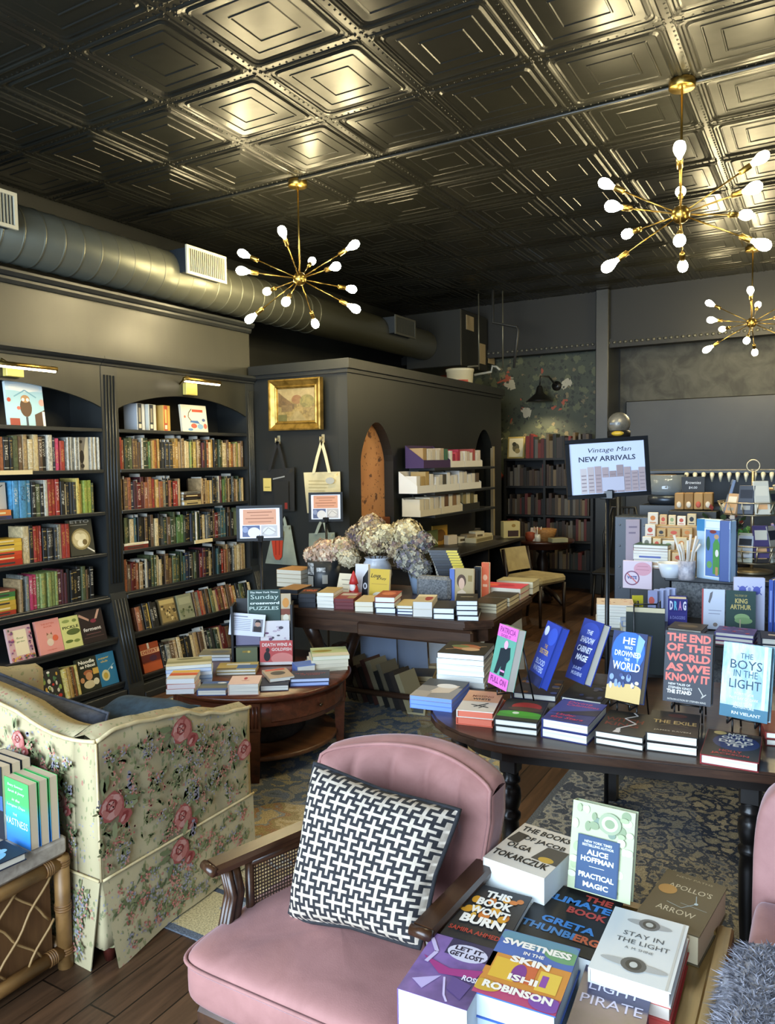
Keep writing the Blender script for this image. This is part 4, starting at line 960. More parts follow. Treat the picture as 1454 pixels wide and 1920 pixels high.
bag('black tote bag with a yellow tag hanging on the left hook', (488, 882), (552, 876), (490, 962), (553, 958), (521, 828), '#191918', '#141414', [('r',0.16,0.52,0.4,0.82,'#c9b264'),('r',0.2,0.6,0.36,0.62,'#8a7a40'),('r',0.48,0.1,0.9,0.75,'#262522'),('l',[(0.45,0.8),(0.8,0.86)],0.03,'#8a8a86'),('r',0.78,0.12,0.86,0.26,'#7c2a22')])
bag('cream canvas tote bag with faint printed lines hanging on the right hook', (570, 886), (638, 884), (577, 962), (640, 960), (604, 828), '#cdbf94', '#d2c59c', [('r',0.12,0.78,0.6,0.8,'#a0946c'),('r',0.12,0.7,0.7,0.72,'#a0946c'),('r',0.12,0.62,0.66,0.64,'#a0946c'),('r',0.12,0.54,0.6,0.56,'#a0946c'),('e',0.76,0.8,0.13,0.08,'#a7a59a')])
bag('sage green tote bag printed with a red cup, lower left', (515, 985), (545, 985), (498, 1056), (558, 1060), (532, 968), '#8b917f', '#8f9585', [('p',[(0.27,0.72),(0.66,0.74),(0.6,0.2),(0.52,0.12),(0.4,0.12),(0.34,0.22)],'#b03a24'),('r',0.28,0.72,0.66,0.82,'#c99a3a'),('e',0.34,0.83,0.05,0.05,'#d6b65c'),('e',0.46,0.85,0.05,0.05,'#d6b65c'),('e',0.58,0.83,0.05,0.05,'#d6b65c'),('l',[(0.42,0.6),(0.42,0.24)],0.03,'#8d2a1a'),('l',[(0.54,0.6),(0.52,0.24)],0.03,'#8d2a1a')])
bag('grey-green tote bag half hidden behind the flowers', (580, 1000), (628, 998), (580, 1062), (630, 1062), (606, 972), '#7d8576', '#8f9585')

# sign holders on black stands
def sign_stand(label, tl, tr, bl, d_, foot_z, page_art, pole=True):
    """d_: forward distance from the camera"""
    def at(q): r = ray(*q); return Vector((0, 0, EYE))+r*d_
    a, b, c = at(tl), at(tr), at(bl); w_ = (b-a).length; h_ = (a-c).length
    x = (b-a).normalized(); z = x.cross((a-c).normalized())
    M = frame3(c, x, z=z)
    cx = c+(b-a)*0.5
    base = Vector((cx.x, cx.y, foot_z)) - z*0.02
    rt = thing('sign_stand', label, 'sign', (base.x, base.y, foot_z))
    f = MB(); k = 0.014
    for p, q in (((-k, -k, -0.012), (w_+k, 0.004, 0.006)), ((-k, h_-0.004, -0.012), (w_+k, h_+k, 0.006)), ((-k, 0, -0.012), (0.004, h_, 0.006)), ((w_-0.004, 0, -0.012), (w_+k, h_, 0.006)), ((0, 0, -0.012), (w_, h_, -0.006))): f.box(p, q, 0, M)
    f.build('frame', flat('#0e0f11', 0.5, 0.0, 0.3), rt)
    sh = MB().box((0.004, 0.004, -0.006), (w_-0.004, h_-0.004, 0.0), M=M).build('sheet', flat('#dfe0e6', 0.25), rt)
    print_on(sh, M, w_, h_, 0.0, page_art, 'print')
    p0 = M @ Vector((w_/2, 0.01, -0.02))
    MB().tube([p0, (p0.x, p0.y, foot_z+0.012)], 0.0095, 10).cbox((p0.x-0.03, p0.y-0.03, p0.z-0.03), (p0.x+0.03, p0.y+0.03, p0.z+0.01), 0.004).build('pole', flat('#151516', 0.4), rt)
    MB().lathe([(0.13, 0), (0.132, 0.006), (0.12, 0.012), (0.02, 0.016)], 28, M=Matrix.Translation((p0.x, p0.y, foot_z))).build('base', flat('#151516', 0.4), rt)
    return rt
PEACH = '#d79a78'
pg = [('r',0.1,0.45,0.9,0.95,PEACH),('r',0.2,0.84,0.8,0.87,'#a2694b'),('r',0.28,0.74,0.72,0.77,'#b0785a'),('r',0.16,0.64,0.84,0.67,'#a2694b'),('r',0.22,0.53,0.78,0.56,'#b0785a'),('r',0.08,0.06,0.5,0.43,'#5a6384'),('r',0.53,0.06,0.92,0.43,'#bdb7b4'),('e',0.36,0.2,0.15,0.17,'#dcd8d4'),('e',0.15,0.3,0.07,0.1,'#8a94b0'),('e',0.72,0.25,0.15,0.13,'#d6d0c8'),('l',[(0.56,0.15),(0.7,0.35),(0.88,0.2)],0.012,'#8a837c')]
sign_stand('peach-topped notice in a black frame on a stand beside the right bookcase', (449, 953), (527, 951), (449, 1011), 4.75, 0.012, pg)
sign_stand('peach-topped notice in a black frame in front of the cream tote bag', (583, 927), (640, 926), (583, 975), 5.72, 0.012, pg)
brick = []
r_ = random.Random(5)
for i in range(9):
    x0 = 0.14+i*0.094; hh = r_.uniform(0.42, 0.56)
    brick.append(('r', x0, 0.03, x0+0.086, hh, r_.choice(['#b9aaa8','#a99696','#c4b8b6','#9c8a8a'])))
    for q in range(5): brick.append(('r', x0+0.012, 0.08+q*0.07, x0+0.074, 0.10+q*0.07, '#8d7d80'))
brick.append(('r',0.42,0.06,0.7,0.32,'#b9b6c2'))
sign_stand('tall black floor sign stand announcing new arrivals in a landscape frame', (1066, 832), (1210, 823), (1071, 931), 3.27, 0.012,
    [('r',0,0,1,1,'#c9cfe4'),('t','Vintage Man',0.54,0.83,0.56,0.11,'#23252e',0.0,0.25),('t','NEW ARRIVALS',0.5,0.68,0.74,0.10,'#3a3d4a',0.02)]+brick)

# ------------------------------------------------------------------ side wall of the inner room: card shelves, desk
def card_box(label, y0, y1, z, h, cols, box='#e3ddd0', grp='boxes of cards on the wall shelves', x1=-3.02, x0=-3.2):
    bx = thing('card_box', label, 'box', ((x0+x1)/2, (y0+y1)/2, z), group=grp)
    b = MB(); M = Matrix.Translation((0, 0, z))
    b.add([(x0, y0, z), (x1, y0, z), (x1, y0, z+h*0.35), (x0, y0, z+h), (x0, y1, z), (x1, y1, z), (x1, y1, z+h*0.35), (x0, y1, z+h)],
          [(0, 1, 2, 3), (4, 7, 6, 5), (0, 4, 5, 1), (0, 3, 7, 4), (1, 5, 6, 2)])
    b.build('tray', flat(box, 0.6), bx)
    n = len(cols); st = (y1-y0-0.02)/n
    for i, c in enumerate(cols):
        yy_ = y0+0.01+st*i
        MB().box((x0+0.02, yy_+0.001, z+0.006), (x1-0.012, yy_+st*0.8, z+h*0.85+rng.uniform(-.02, .03))).build('card', flat(c, 0.6), bx)
def wall_shelf(y0, y1, z, label):
    s = MB().cbox((NX+0.002, y0, z-0.025), (NX+0.26, y1, z), 0.003).box((NX+0.002, y0+0.05, z-0.1), (NX+0.02, y1-0.05, z-0.025))
    tag(s.build('wall_shelf', m_case), label, 'shelf', 'black shelves of card boxes')
ZN = [PX(800, 878, NX+0.26).z, PX(800, 925, NX+0.26).z, PX(800, 969, NX+0.26).z]
Y_ = lambda px, py: PX(px, py, -3.02).y
for z, nm in zip(ZN, ('topmost', 'middle', 'lowest')): wall_shelf(6.02, 7.42, z, nm+' black wall shelf of card boxes right of the niche')
card_box('purple-ended box of cards on the topmost card shelf', Y_(795,878), Y_(845,874), ZN[0], 0.20, ['#a5875a','#d9d2c4','#c9bda8','#d9d2c4','#b5a28a','#3f6a52'], '#3c2550')
card_box('box of red and white cards on the topmost card shelf', Y_(846,874), Y_(872,872), ZN[0], 0.17, ['#e0dace','#a02a44','#c94a5c','#a02a44','#e0dace'])
card_box('box of white cards at the right end of the topmost card shelf', Y_(873,872), Y_(905,869), ZN[0], 0.17, ['#e0dace','#c9b8a8','#e0dace','#a04a44','#e0dace','#d0c4b4'])
card_box('box with tan dividers at the left of the middle card shelf', Y_(783,925), Y_(818,922), ZN[1], 0.19, ['#e0dace','#b0935c','#b0935c','#e0dace'], '#e6e2d8')
card_box('box of pale envelopes in the centre of the middle card shelf', Y_(819,922), Y_(862,919), ZN[1], 0.18, ['#e6e2d8','#d0c8b8','#4a453c','#e6e2d8','#d9d2c4','#e6e2d8'], '#e6e2d8')
card_box('box of white cards at the right end of the middle card shelf', Y_(863,919), Y_(903,916), ZN[1], 0.18, ['#e6e2d8','#d0c8b8','#e6e2d8','#d9d2c4','#5a4a3c'], '#e6e2d8')
card_box('cream box of notecards at the left of the lowest card shelf', Y_(789,969), Y_(828,966), ZN[2], 0.16, ['#d9ceb4','#cfc3a8','#d9ceb4','#d0c8b8'], '#d9ceb4')
card_box('box of brown and cream cards in the centre of the lowest card shelf', Y_(829,966), Y_(868,963), ZN[2], 0.18, ['#d9ceb4','#6a4c34','#d9ceb4','#8a6a48','#cfc3a8'], '#d9ceb4')
card_box('box of leaning olive cards at the right of the lowest card shelf', Y_(870,963), Y_(900,960), ZN[2], 0.18, ['#8a7d55','#c9bd98','#6a5f3c','#c9bd98'], '#2a2823')
# desk along that wall
DZ = 0.79
dk_ = thing('desk', 'long black desk along the inner wall under the card shelves', 'desk', (-2.99, 6.3, 0))
MB().cbox((NX+0.01, 5.12, DZ-0.03), (-2.74, 7.64, DZ), 0.004).build('desktop', flat('#1f1c19', 0.4), dk_)
for y in (5.16, 6.72, 7.59): MB().box((NX+0.03, y, 0), (-2.78, y+0.03, DZ-0.031)).build('side_panel', flat('#191614', 0.5), dk_)
MB().box((NX+0.03, 5.195, 0.42), (-2.79, 6.718, 0.44)).build('shelf', flat('#191614', 0.5), dk_)
MB().box((NX+0.02, 5.195, 0.441), (NX+0.03, 7.58, DZ-0.031)).build('back_panel', flat('#151210', 0.5), dk_)
def pt(px, py, z): return PZ(px, py, z)
def small(name, label, cat, mbs, grp=None):
    r = None
    if len(mbs) == 1: r = tag(mbs[0][0].build(name, mbs[0][1]), label, cat, grp)
    return r
def dbox(name, label, cat, px0, px1, py, z, h, dpt, col, art=(), grp=None, yaw=None):
    """upright box standing on height z between two pixels of its foot"""
    a = PZ(px0, py if isinstance(py, (int, float)) else py[0], z); b = PZ(px1, py if isinstance(py, (int, float)) else py[1], z)
    x = (b-a).normalized(); M = frame3(a, x, z=x.cross(Vector((0, 0, 1)))); w_ = (b-a).length
    rt = thing(name, label, cat, M=Matrix.Translation(a), group=grp)
    bd = MB().cbox((0, 0, -dpt), (w_, h, 0), min(0.003, dpt*.2), M=M).build('body', flat(col, 0.5) if isinstance(col, str) else col, rt)
    if art: print_on(bd, M, w_, h, 0, art, 'print')
    return rt
dbox('book', 'yellow and brown paperback standing on the desk beside the white lotion bottle', 'book', 812, 840, (1024, 1020), DZ, 0.19, 0.02, '#b5862e', [('e',0.5,0.5,0.35,0.3,'#6d4a22')], 'goods on the long desk')
dbox('magazine', 'green magazine curling behind the flowers on the desk', 'magazine', 796, 822, (1030, 1024), DZ, 0.16, 0.012, '#5f6a3c', [('p',[(0.4,0.9),(1,0.2),(1,0.1),(0.3,0.8)],'#c9c2a8')], 'goods on the long desk')
dbox('card', 'small pink notice in a clear holder on the desk', 'sign', 852, 872, (1008, 1005), DZ, 0.16, 0.01, '#a4726c', [('r',0.12,0.2,0.88,0.85,'#8d5a58')], 'goods on the long desk')
dbox('box', 'small pale jar box on the desk front', 'box', 841, 858, (1022, 1020), DZ, 0.09, 0.06, '#d8c8ae', (), 'goods on the long desk')
for i, (px, py, cc, nm) in enumerate(((868, 1013, '#d9cfb4', 'cream'), (884, 1012, '#8a7a5f', 'brown'), (900, 1010, '#cfc4a4', 'pale'), (915, 1006, '#c9bd98', 'sand-coloured'), (893, 1000, '#3a3834', 'black and white'))):
    dbox('box', '%s small goods box on the long black desk, %s from the left' % (nm, ordn(i)), 'box', px-8, px+9, (py+6, py+4), DZ, 0.06+0.02*(i % 3), 0.09, cc, [('r',0.2,0.3,0.8,0.7,'#5f523c')], 'goods on the long desk')
dbox('basket', 'low cream basket of packets on the desk', 'basket', 893, 925, (1019, 1012), DZ, 0.05, 0.12, '#bfb28c', [('r',0.05,0.2,0.95,0.8,'#8a7d5a')], 'goods on the long desk')
# round table, chair, far bookcases
tx, ty, tz = -2.74, 8.2, 0.71
rt_ = thing('round_table', 'small round dark table in front of the far bookcases', 'table', (tx, ty, 0))
MB().lathe([(0.30, -0.09), (0.30, -0.035), (0.345, -0.03), (0.35, -0.01), (0.34, 0)], 36, M=Matrix.Translation((tx, ty, tz))).build('tabletop', flat('#3a1f14', 0.35), rt_)
MB().lathe([(0.12, 0.03), (0.06, 0.1), (0.045, 0.3), (0.07, 0.45), (0.04, 0.55), (0.1, 0.622)], 16, M=Matrix.Translation((tx, ty, 0))).build('pedestal', flat('#1f120c', 0.4), rt_)
for k in range(3):
    an = R(90+120*k); d = Vector((math.cos(an), math.sin(an), 0)); o_ = Vector((tx, ty, 0))
    MB().tube([o_+Vector((0, 0, 0.16)), o_+d*0.2+Vector((0, 0, 0.11)), o_+d*0.32+Vector((0, 0, 0.025))], [0.04, 0.03, 0.022], 8).build('foot', flat('#1f120c', 0.4), rt_)
def chair(label, x, y, rz, seat, frame_m):
    c = thing('dining_chair', label, 'chair', (x, y, 0), rz); W = WM[c.name]
    MB().cbox((-0.21, -0.21, 0.40), (0.21, 0.21, 0.48), 0.025, M=W).build('seat', seat, c)
    def bf(u, v): return (-0.2+0.4*u, 0.20+0.06*v+0.02*math.sin(math.pi*u), 0.50+0.22*v)
    MB().grid(bf, 6, 6, M=W).grid(lambda u, v: (bf(u, v)[0], bf(u, v)[1]+0.03, bf(u, v)[2]), 6, 6, M=W).build('backrest', seat, c)
    for sx in (-0.19, 0.19):
        MB().tube([(sx, -0.19, 0.4), (sx, -0.19, 0)], [0.02, 0.013], 8, M=W).build('leg', frame_m, c)
        MB().tube([(sx, 0.26, 0.72), (sx, 0.2, 0.42), (sx, 0.26, 0)], [0.018, 0.02, 0.014], 8, M=W).build('leg', frame_m, c)
chair('cream upholstered dining chair tucked against the round far table', -2.45, 7.14, R(72), mottled('cream_upholstery', '#9a8a62', '#b5a578', 6, 0.8), flat('#231711', 0.4))
wdark = flat('#0f0e0d', 0.45)
wc = thing('dining_chair', 'black high-backed chair right of the round far table', 'chair', (-1.86, 7.9, 0)); W = WM[wc.name]
MB().cbox((-0.2, -0.2, 0.42), (0.2, 0.2, 0.45), 0.008, M=W).build('seat', wdark, wc)
MB().tube([(0.17, 0.19, 0.45), (0.19, 0.26, 0.8), (0.12, 0.32, 1.08), (-0.12, 0.32, 1.08), (-0.19, 0.26, 0.8), (-0.17, 0.19, 0.45)], 0.013, 8, M=W).build('back_frame', wdark, wc)
sp_ = MB()
for k in range(5): MB().tube([(-0.11+0.055*k, 0.19, 0.45), (-0.11+0.055*k, 0.32, 1.07)], 0.007, 6, M=W).build('spindle', wdark, wc)
for sx in (-0.17, 0.17):
    for sy in (-0.17, 0.17): MB().tube([(sx, sy, 0.42), (sx*1.15, sy*1.15, 0)], 0.014, 8, M=W).build('leg', wdark, wc)
def on_round(name, label, cat, px0, px1, py, h, dpt, col, art=()): return dbox(name, label, cat, px0, px1, py, tz, h, dpt, col, art, 'things on the round far table')
dbox('box', 'cream gift box with a dark window at the far end of the desk', 'box', 945, 976, (1009, 1008), DZ, 0.17, 0.1, '#b5a46c', [('r',0.25,0.08,0.9,0.45,'#3a2a26'),('e',0.6,0.75,0.12,0.1,'#8d7038')], 'goods on the long desk')
on_round('book', 'pile of grey-green books at the right of the round far table', 'book', 1036, 1066, (1018, 1017), 0.045, 0.12, '#8d8a6c')
bw = PZ(1024, 1014, tz)
bsk = MB().lathe([(0.075, 0), (0.11, 0.09), (0.118, 0.13), (0.11, 0.132), (0.07, 0.02)], 20, M=Matrix.Translation(bw)); tag(bsk.build('basket', mottled('wicker', '#7d5226', '#a8773c', 30, 0.7, stretch=(1, 1, 4))), 'round wicker basket on the round far table', 'basket', 'things on the round far table')
for k, (dx, col) in enumerate(((-0.03, '#c9b8a0'), (0.0, '#b5908a'), (0.03, '#a86a4c'))):
    q = PZ(1004, 1015, tz); o = MB().box((-0.03, -0.003, 0), (0.03, 0.003, 0.15), M=Matrix.Translation((q.x+dx, q.y+0.02*k, tz)) @ Matrix.Rotation(R(-12+10*k), 4, 'X'))
    tag(o.build('greeting_card', flat(col, 0.6)), ('pale', 'pinkish', 'rust-red')[k]+' card standing beside the wicker basket', 'card', 'things on the round far table')
q = PZ(996, 1014, tz); tag(MB().lathe([(0.05, 0), (0.062, 0.04), (0.06, 0.09), (0.03, 0.1)], 14, M=Matrix.Translation(q)).build('pouch', flat('#8d3c1e', 0.7)), 'orange pouch at the left edge of the round far table', 'pouch')
q = PZ(1009, 1015, tz); cup = thing('cup', 'white cup of pens on the round far table', 'cup', q)
MB().lathe([(0.032, 0), (0.036, 0.08), (0.033, 0.08), (0.03, 0.01)], 14, M=Matrix.Translation(q)).build('body', flat('#d6cdb4', 0.4), cup)
for k in range(4): MB().tube([q+Vector((0.012*math.cos(k*1.6), 0.012*math.sin(k*1.6), 0.01)), q+Vector((0.04*math.cos(k*1.6), 0.03*math.sin(k*1.6), 0.16))], 0.005, 6).build('pen', flat(('#d6cdb4', '#2a2a2a', '#b5a27a', '#d6cdb4')[k], 0.5), cup)
# far bookcases against the papered wall
FB = 8.95
fz = [PY(948, 860, FB).z, PY(948, 911, FB).z, PY(948, 964, FB).z, 0.62, 0.27]
fx0, fx1 = PY(945, 860, FB).x, PY(1116, 860, FB).x-0.02
fb = thing('bookcase', 'black open bookcase of old books under the bird wallpaper', 'bookcase', ((fx0+fx1)/2, FB, 0))
MB().box((fx0, BY-0.03, 0), (fx1, BY-0.015, fz[0])).build('back_panel', flat('#0d0c0b', 0.6), fb)
for x in (fx0, (fx0+fx1)/2-0.05, fx1-0.03): MB().box((x, FB, 0), (x+0.03, BY-0.03, fz[0]-0.001)).build('upright', flat('#12110f', 0.5), fb)
for z in fz: MB().box((fx0+0.001, FB-0.004, z-0.025), (fx1-0.001, BY-0.031, z)).build('shelf', flat('#12110f', 0.5), fb)
def stuff_row(name, label, xa, xb, y, z, hl, hh, cols, dpt=0.17):
    b = MB(); mats = [flat(c, 0.6) for c in cols]; x = xa
    while x < xb-0.02:
        t = rng.uniform(0.018, 0.045); b.box((x, y+rng.uniform(0, .02), z+0.001), (min(x+t, xb)-0.001, y+dpt, z+rng.uniform(hl, hh)), rng.randrange(len(mats))); x += t
    tag(b.build(name, mats), label, 'books', kind='stuff')
dc = ['#241f1b', '#3a2a22', '#5a2320', '#4a3c2c', '#2a2f2a', '#6d5c42', '#38302c', '#1f1e1d', '#5f5a52']
for z, nm in zip(fz, ('top', 'second', 'third', 'fourth', 'lowest')):
    stuff_row('book_row', 'rows of old dark books on the %s shelf of the far black bookcase' % nm, fx0+(0.28 if nm == 'top' else 0.04), fx1-0.04, FB+0.02, z, 0.18, 0.27 if nm != 'top' else 0.30, dc+(['#7c2a24', '#5a2320', '#6d2c22'] if nm == 'top' else []))
q = PY(964, 858, FB-0.0); fp = thing('framed_picture', 'small framed cream botanical print standing on the far bookcase', 'picture', (q.x, FB+0.05, fz[0]))
Mf = frame3((PY(948, 858, FB).x, FB+0.06, fz[0]), (1, 0, 0), z=(0, -1, 0.12)); wf = PY(980, 858, FB).x-PY(948, 858, FB).x
MB().cbox((0, 0, -0.02), (wf, 0.27, 0), 0.004, M=Mf).build('frame', flat('#b09a58', 0.4, 0.3), fp)
pf = MB().box((0.02, 0.02, 0.0), (wf-0.02, 0.25, 0.002), M=Mf).build('print', flat('#cfc6a4', 0.5), fp)
print_on(pf, Mf, wf, 0.27, 0.002, [('e',0.5,0.5,0.2,0.2,'#5f5a42'),('e',0.6,0.35,0.15,0.12,'#8a7c52'),('e',0.4,0.66,0.12,0.1,'#3c3a2c')])
# ------------------------------------------------------------------ tables
m_mah = wood('mahogany', '#3b1f14', '#693622', 0, 0.28)
m_ebony = mottled('ebony_paint', '#141211', '#221e1b', 3, 0.3)
m_oak = wood('dark_table_top', '#2b1d17', '#4a3325', 0, 0.3)
def ztop(A, py, z):
    a = PZ(A[0], A[1], z); d = ray(A[0], py); return EYE+math.hypot(a.x, a.y)/math.hypot(d.x, d.y)*d.z
# round drum table
DX, DY, DZR = -2.70, 3.24, 0.455
dt = thing('drum_table', 'low round mahogany drum table with drawers covered in books', 'table', (DX, DY, 0)); T = Matrix.Translation((DX, DY, 0))
MB().lathe([(0.46, DZR-0.035), (0.49, DZR-0.03), (0.50, DZR-0.018), (0.505, DZR-0.012), (0.495, DZR)], 56, M=T).build('tabletop', m_mah, dt)
MB().lathe([(0.445, 0.285), (0.452, 0.29), (0.452, DZR-0.036)], 56, M=T).build('apron', m_mah, dt)
ang = [R(-55+90*k) for k in range(4)]
for an in ang:
    M = T @ Matrix.Rotation(an, 4, 'Z') @ Matrix.Translation((0.435, 0, 0))
    l = MB().cbox((-0.032, -0.036, 0.27), (0.032, 0.036, DZR-0.036), 0.004, M=M)
    l.add([(-0.03, -0.032, 0.27), (0.03, -0.032, 0.27), (0.03, 0.032, 0.27), (-0.03, 0.032, 0.27), (-0.018, -0.02, 0), (0.018, -0.02, 0), (0.018, 0.02, 0), (-0.018, 0.02, 0)], [(0, 1, 2, 3), (4, 7, 6, 5), (0, 4, 5, 1), (1, 5, 6, 2), (2, 6, 7, 3), (3, 7, 4, 0)], M=M)
    for k in (-0.018, 0, 0.018): l.tube([(0.033, k, 0.29), (0.033, k, 0.40)], 0.005, 6, M=M)
    l.build('leg', m_mah, dt)
for k in range(4):
    a0 = ang[k]+R(11); a1 = ang[k]+R(79); d = MB()
    for ra, z0, z1, i0, i1 in ((0.455, 0.305, 0.405, a0, a1),):
        for s_ in range(8):
            b0 = i0+(i1-i0)*s_/8; b1 = i0+(i1-i0)*(s_+1)/8
            f = lambda r_, a_, z_: (DX+r_*math.cos(a_), DY+r_*math.sin(a_), z_)
            d.add([f(0.45, b0, z0), f(0.45, b1, z0), f(0.45, b1, z1), f(0.45, b0, z1), f(0.462, b0, z0+0.012), f(0.462, b1, z0+0.012), f(0.462, b1, z1-0.012), f(0.462, b0, z1-0.012)], [(4, 5, 6, 7), (0, 1, 5, 4), (2, 3, 7, 6), (0, 3, 7, 4), (1, 2, 6, 5)])
    dr = d.build('drawer', m_mah, dt)
    am = (a0+a1)/2; MB().ball((DX+0.472*math.cos(am), DY+0.472*math.sin(am), 0.355), 0.010, 8, 6).build('knob', flat('#3a2a18', 0.3, 0.6), dr)
sh = MB().lathe([(0.415, 0.10), (0.42, 0.105), (0.42, 0.12), (0.41, 0.125)], 40, M=T); sh.build('lower_shelf', wood('shelf_wood', '#4a2c18', '#6b4426', 0, 0.4), dt)
bk_ = mottled('dark_woven', '#171412', '#2c2622', 60, 0.8, bmp=0.5)
tag(MB().lathe([(0.20, 0), (0.24, 0.03), (0.25, 0.11), (0.235, 0.11), (0.19, 0.02)], 24, M=T @ Matrix.Translation((0.02, -0.02, 0.1251))).build('basket', bk_, at=(DX, DY, 0.125)), 'dark woven basket on the lower shelf of the drum table', 'basket')

# long trestle table in the middle
MZ = 0.74
e0 = PZ(872, 1166, MZ); e1 = PZ(995, 1128, MZ); e2 = PZ(548, 1139, MZ)
ux = (e0-e2).normalized(); vy = Vector((-ux.y, ux.x, 0))
O = e0; 
def mt(u, v, z=0): return Vector((O.x, O.y, 0))+ux*u+vy*v+Vector((0, 0, z))      # u along the near edge from its right corner, v away
ML = 1.22; MW = 0.98; ch = 0.13
mt_ = thing('trestle_table', 'long dark trestle table covered with book stacks and dried hydrangeas', 'table', tuple(mt(-ML/2, MW/2)))
outline = [(-ML, 0), (0.0, 0), (ch, 0.10), (ch, MW-0.1), (0.0, MW), (-ML-0.12, MW), (-ML-0.22, MW-0.1), (-ML-0.22, 0.30)]
def mprism(z0, z1, sc=0.0): 
    P = [mt(u+(-sc if u > -ML/2 else sc), v+(sc if v < MW/2 else -sc)) for u, v in outline]
    return [(p.x, p.y) for p in P], z0, z1
b = MB()
for z0, z1, s in ((MZ-0.012, MZ, 0.004), (MZ-0.035, MZ-0.012, 0.0), (MZ-0.05, MZ-0.035, 0.015)): b.prism(*mprism(z0, z1, s))
b.build('tabletop', m_oak, mt_)
b = MB(); b.prism(*mprism(MZ-0.13, MZ-0.051, 0.05)); b.build('apron', m_oak, mt_)
b = MB()
n_ = 10
M = frame3(tuple(mt(-0.66, 0.005, MZ-0.105)), ux, z=(0, 0, 1)); b.cbox((0, 0.0, -0.03), (0.70, 0.09, 0.053), 0.012, M=M); b.build('moulding', m_oak, mt_)
for u in (-1.05, -0.10):
    l = MB()
    for s in (-1, 1):
        pts = [mt(u, MW/2+s*0.36, MZ-0.13), mt(u, MW/2+s*0.26, 0.46), mt(u, MW/2+s*0.08, 0.30), mt(u, MW/2+s*0.14, 0.14), mt(u, MW/2+s*0.36, 0.03)]
        l.tube(pts, [0.045, 0.04, 0.05, 0.045, 0.035], 8)
    l.cbox(tuple(mt(u, MW/2)-Vector((0.03, 0.06, -0.2))), tuple(mt(u, MW/2)+Vector((0.03, 0.06, 0.42))), 0.01)
    l.build('leg', m_oak, mt_)
l = MB().tube([mt(-1.05, MW/2, 0.12), mt(-0.10, MW/2, 0.12)], 0.02, 8); l.build('stretcher', m_oak, mt_)

# dark oval table with turned legs
TZ = 0.74
TA = R(11); tu = Vector((math.cos(TA), math.sin(TA), 0)); tv = Vector((-math.sin(TA), math.cos(TA), 0))
def tp(u, v, z=0): return tu*u+tv*v+Vector((0, 0, z))
ot = thing('oval_table', 'dark round-cornered table with black turned legs covered in new hardcovers', 'table', tuple(tp(0.1, 2.7)))
def rrect(u0, v0, u1, v1, r, n=8):
    out = []
    for cu, cv_, a in ((u1-r, v0+r, -90), (u1-r, v1-r, 0), (u0+r, v1-r, 90), (u0+r, v0+r, 180)):
        for k in range(n+1): an = R(a+90*k/n); p = tp(cu+r*math.cos(an), cv_+r*math.sin(an)); out.append((p.x, p.y))
    return out
b = MB()
for z0, z1, s in ((TZ-0.008, TZ, 0.006), (TZ-0.028, TZ-0.008, 0.0), (TZ-0.034, TZ-0.028, 0.008)): b.prism(rrect(-0.73+s, 2.245+s, 1.0-s, 3.12-s, 0.36), z0, z1)
b.build('tabletop', m_oak, ot)
b = MB().prism(rrect(-0.60, 2.36, 0.88, 3.0, 0.2), TZ-0.10, TZ-0.035); b.build('apron', m_ebony, ot)
def turned(u, v, label=None):
    T = Matrix.Translation(tuple(tp(u, v)))
    MB().cbox((-0.03, -0.03, 0.565), (0.03, 0.03, TZ-0.036), 0.006, M=T).lathe([(0.014, 0.0), (0.018, 0.02), (0.017, 0.05), (0.023, 0.12), (0.029, 0.26), (0.030, 0.36), (0.026, 0.40), (0.033, 0.41), (0.033, 0.425), (0.023, 0.435), (0.030, 0.45), (0.035, 0.48), (0.032, 0.51), (0.023, 0.525), (0.032, 0.535), (0.032, 0.545), (0.026, 0.55), (0.027, 0.57)], 18, M=T).build('leg', m_ebony, ot)
p = PZ(1400, 1835, 0); lu, lv = p.dot(tu), p.dot(tv)
turned(lu, lv-0.02)
d = ray(958, 1400)      # near left leg: where the leg's sight line meets the same row
k_ = (2.47)/ (d.dot(tv)); turned((d*k_).dot(tu), 2.47)
d = ray(852, 1380); k_ = 2.80/(d.dot(tv)); turned((d*k_).dot(tu)+0.02, 2.80)
turned(0.72, 2.55)

# low wooden side table by the armchair
SZT = 0.50
q0 = PZ(720, 1893, SZT+0.015); q1 = PZ(1378, 1738, SZT+0.015)
sx0, sx1, sy0, sy1 = -0.665, q1.x, 0.93, 1.86
m_sw = wood('worn_brass_wood', '#5a4522', '#8a6c38', 1, 0.35)
stb = thing('side_table', 'low worn wooden side table with a raised rim holding book stacks', 'table', ((sx0+sx1)/2, (sy0+sy1)/2, 0))
MB().box((sx0+0.02, sy0+0.02, SZT-0.022), (sx1-0.02, sy1-0.02, SZT)).build('tabletop', m_sw, stb)
b = MB()
for a_, c_ in (((sx0, sy0, SZT-0.045), (sx0+0.035, sy1, SZT+0.014)), ((sx1-0.035, sy0, SZT-0.045), (sx1, sy1, SZT+0.014)), ((sx0+0.036, sy0, SZT-0.045), (sx1-0.036, sy0+0.035, SZT+0.014)), ((sx0+0.036, sy1-0.035, SZT-0.045), (sx1-0.036, sy1, SZT+0.014))): b.cbox(a_, c_, 0.005)
b.build('rim', m_sw, stb)
for x in (sx0+0.05, sx1-0.05):
    for y in (sy0+0.05, sy1-0.05): MB().cbox((x-0.02, y-0.02, 0), (x+0.02, y+0.02, SZT-0.046), 0.004).build('leg', flat('#2b1d12', 0.4), stb)

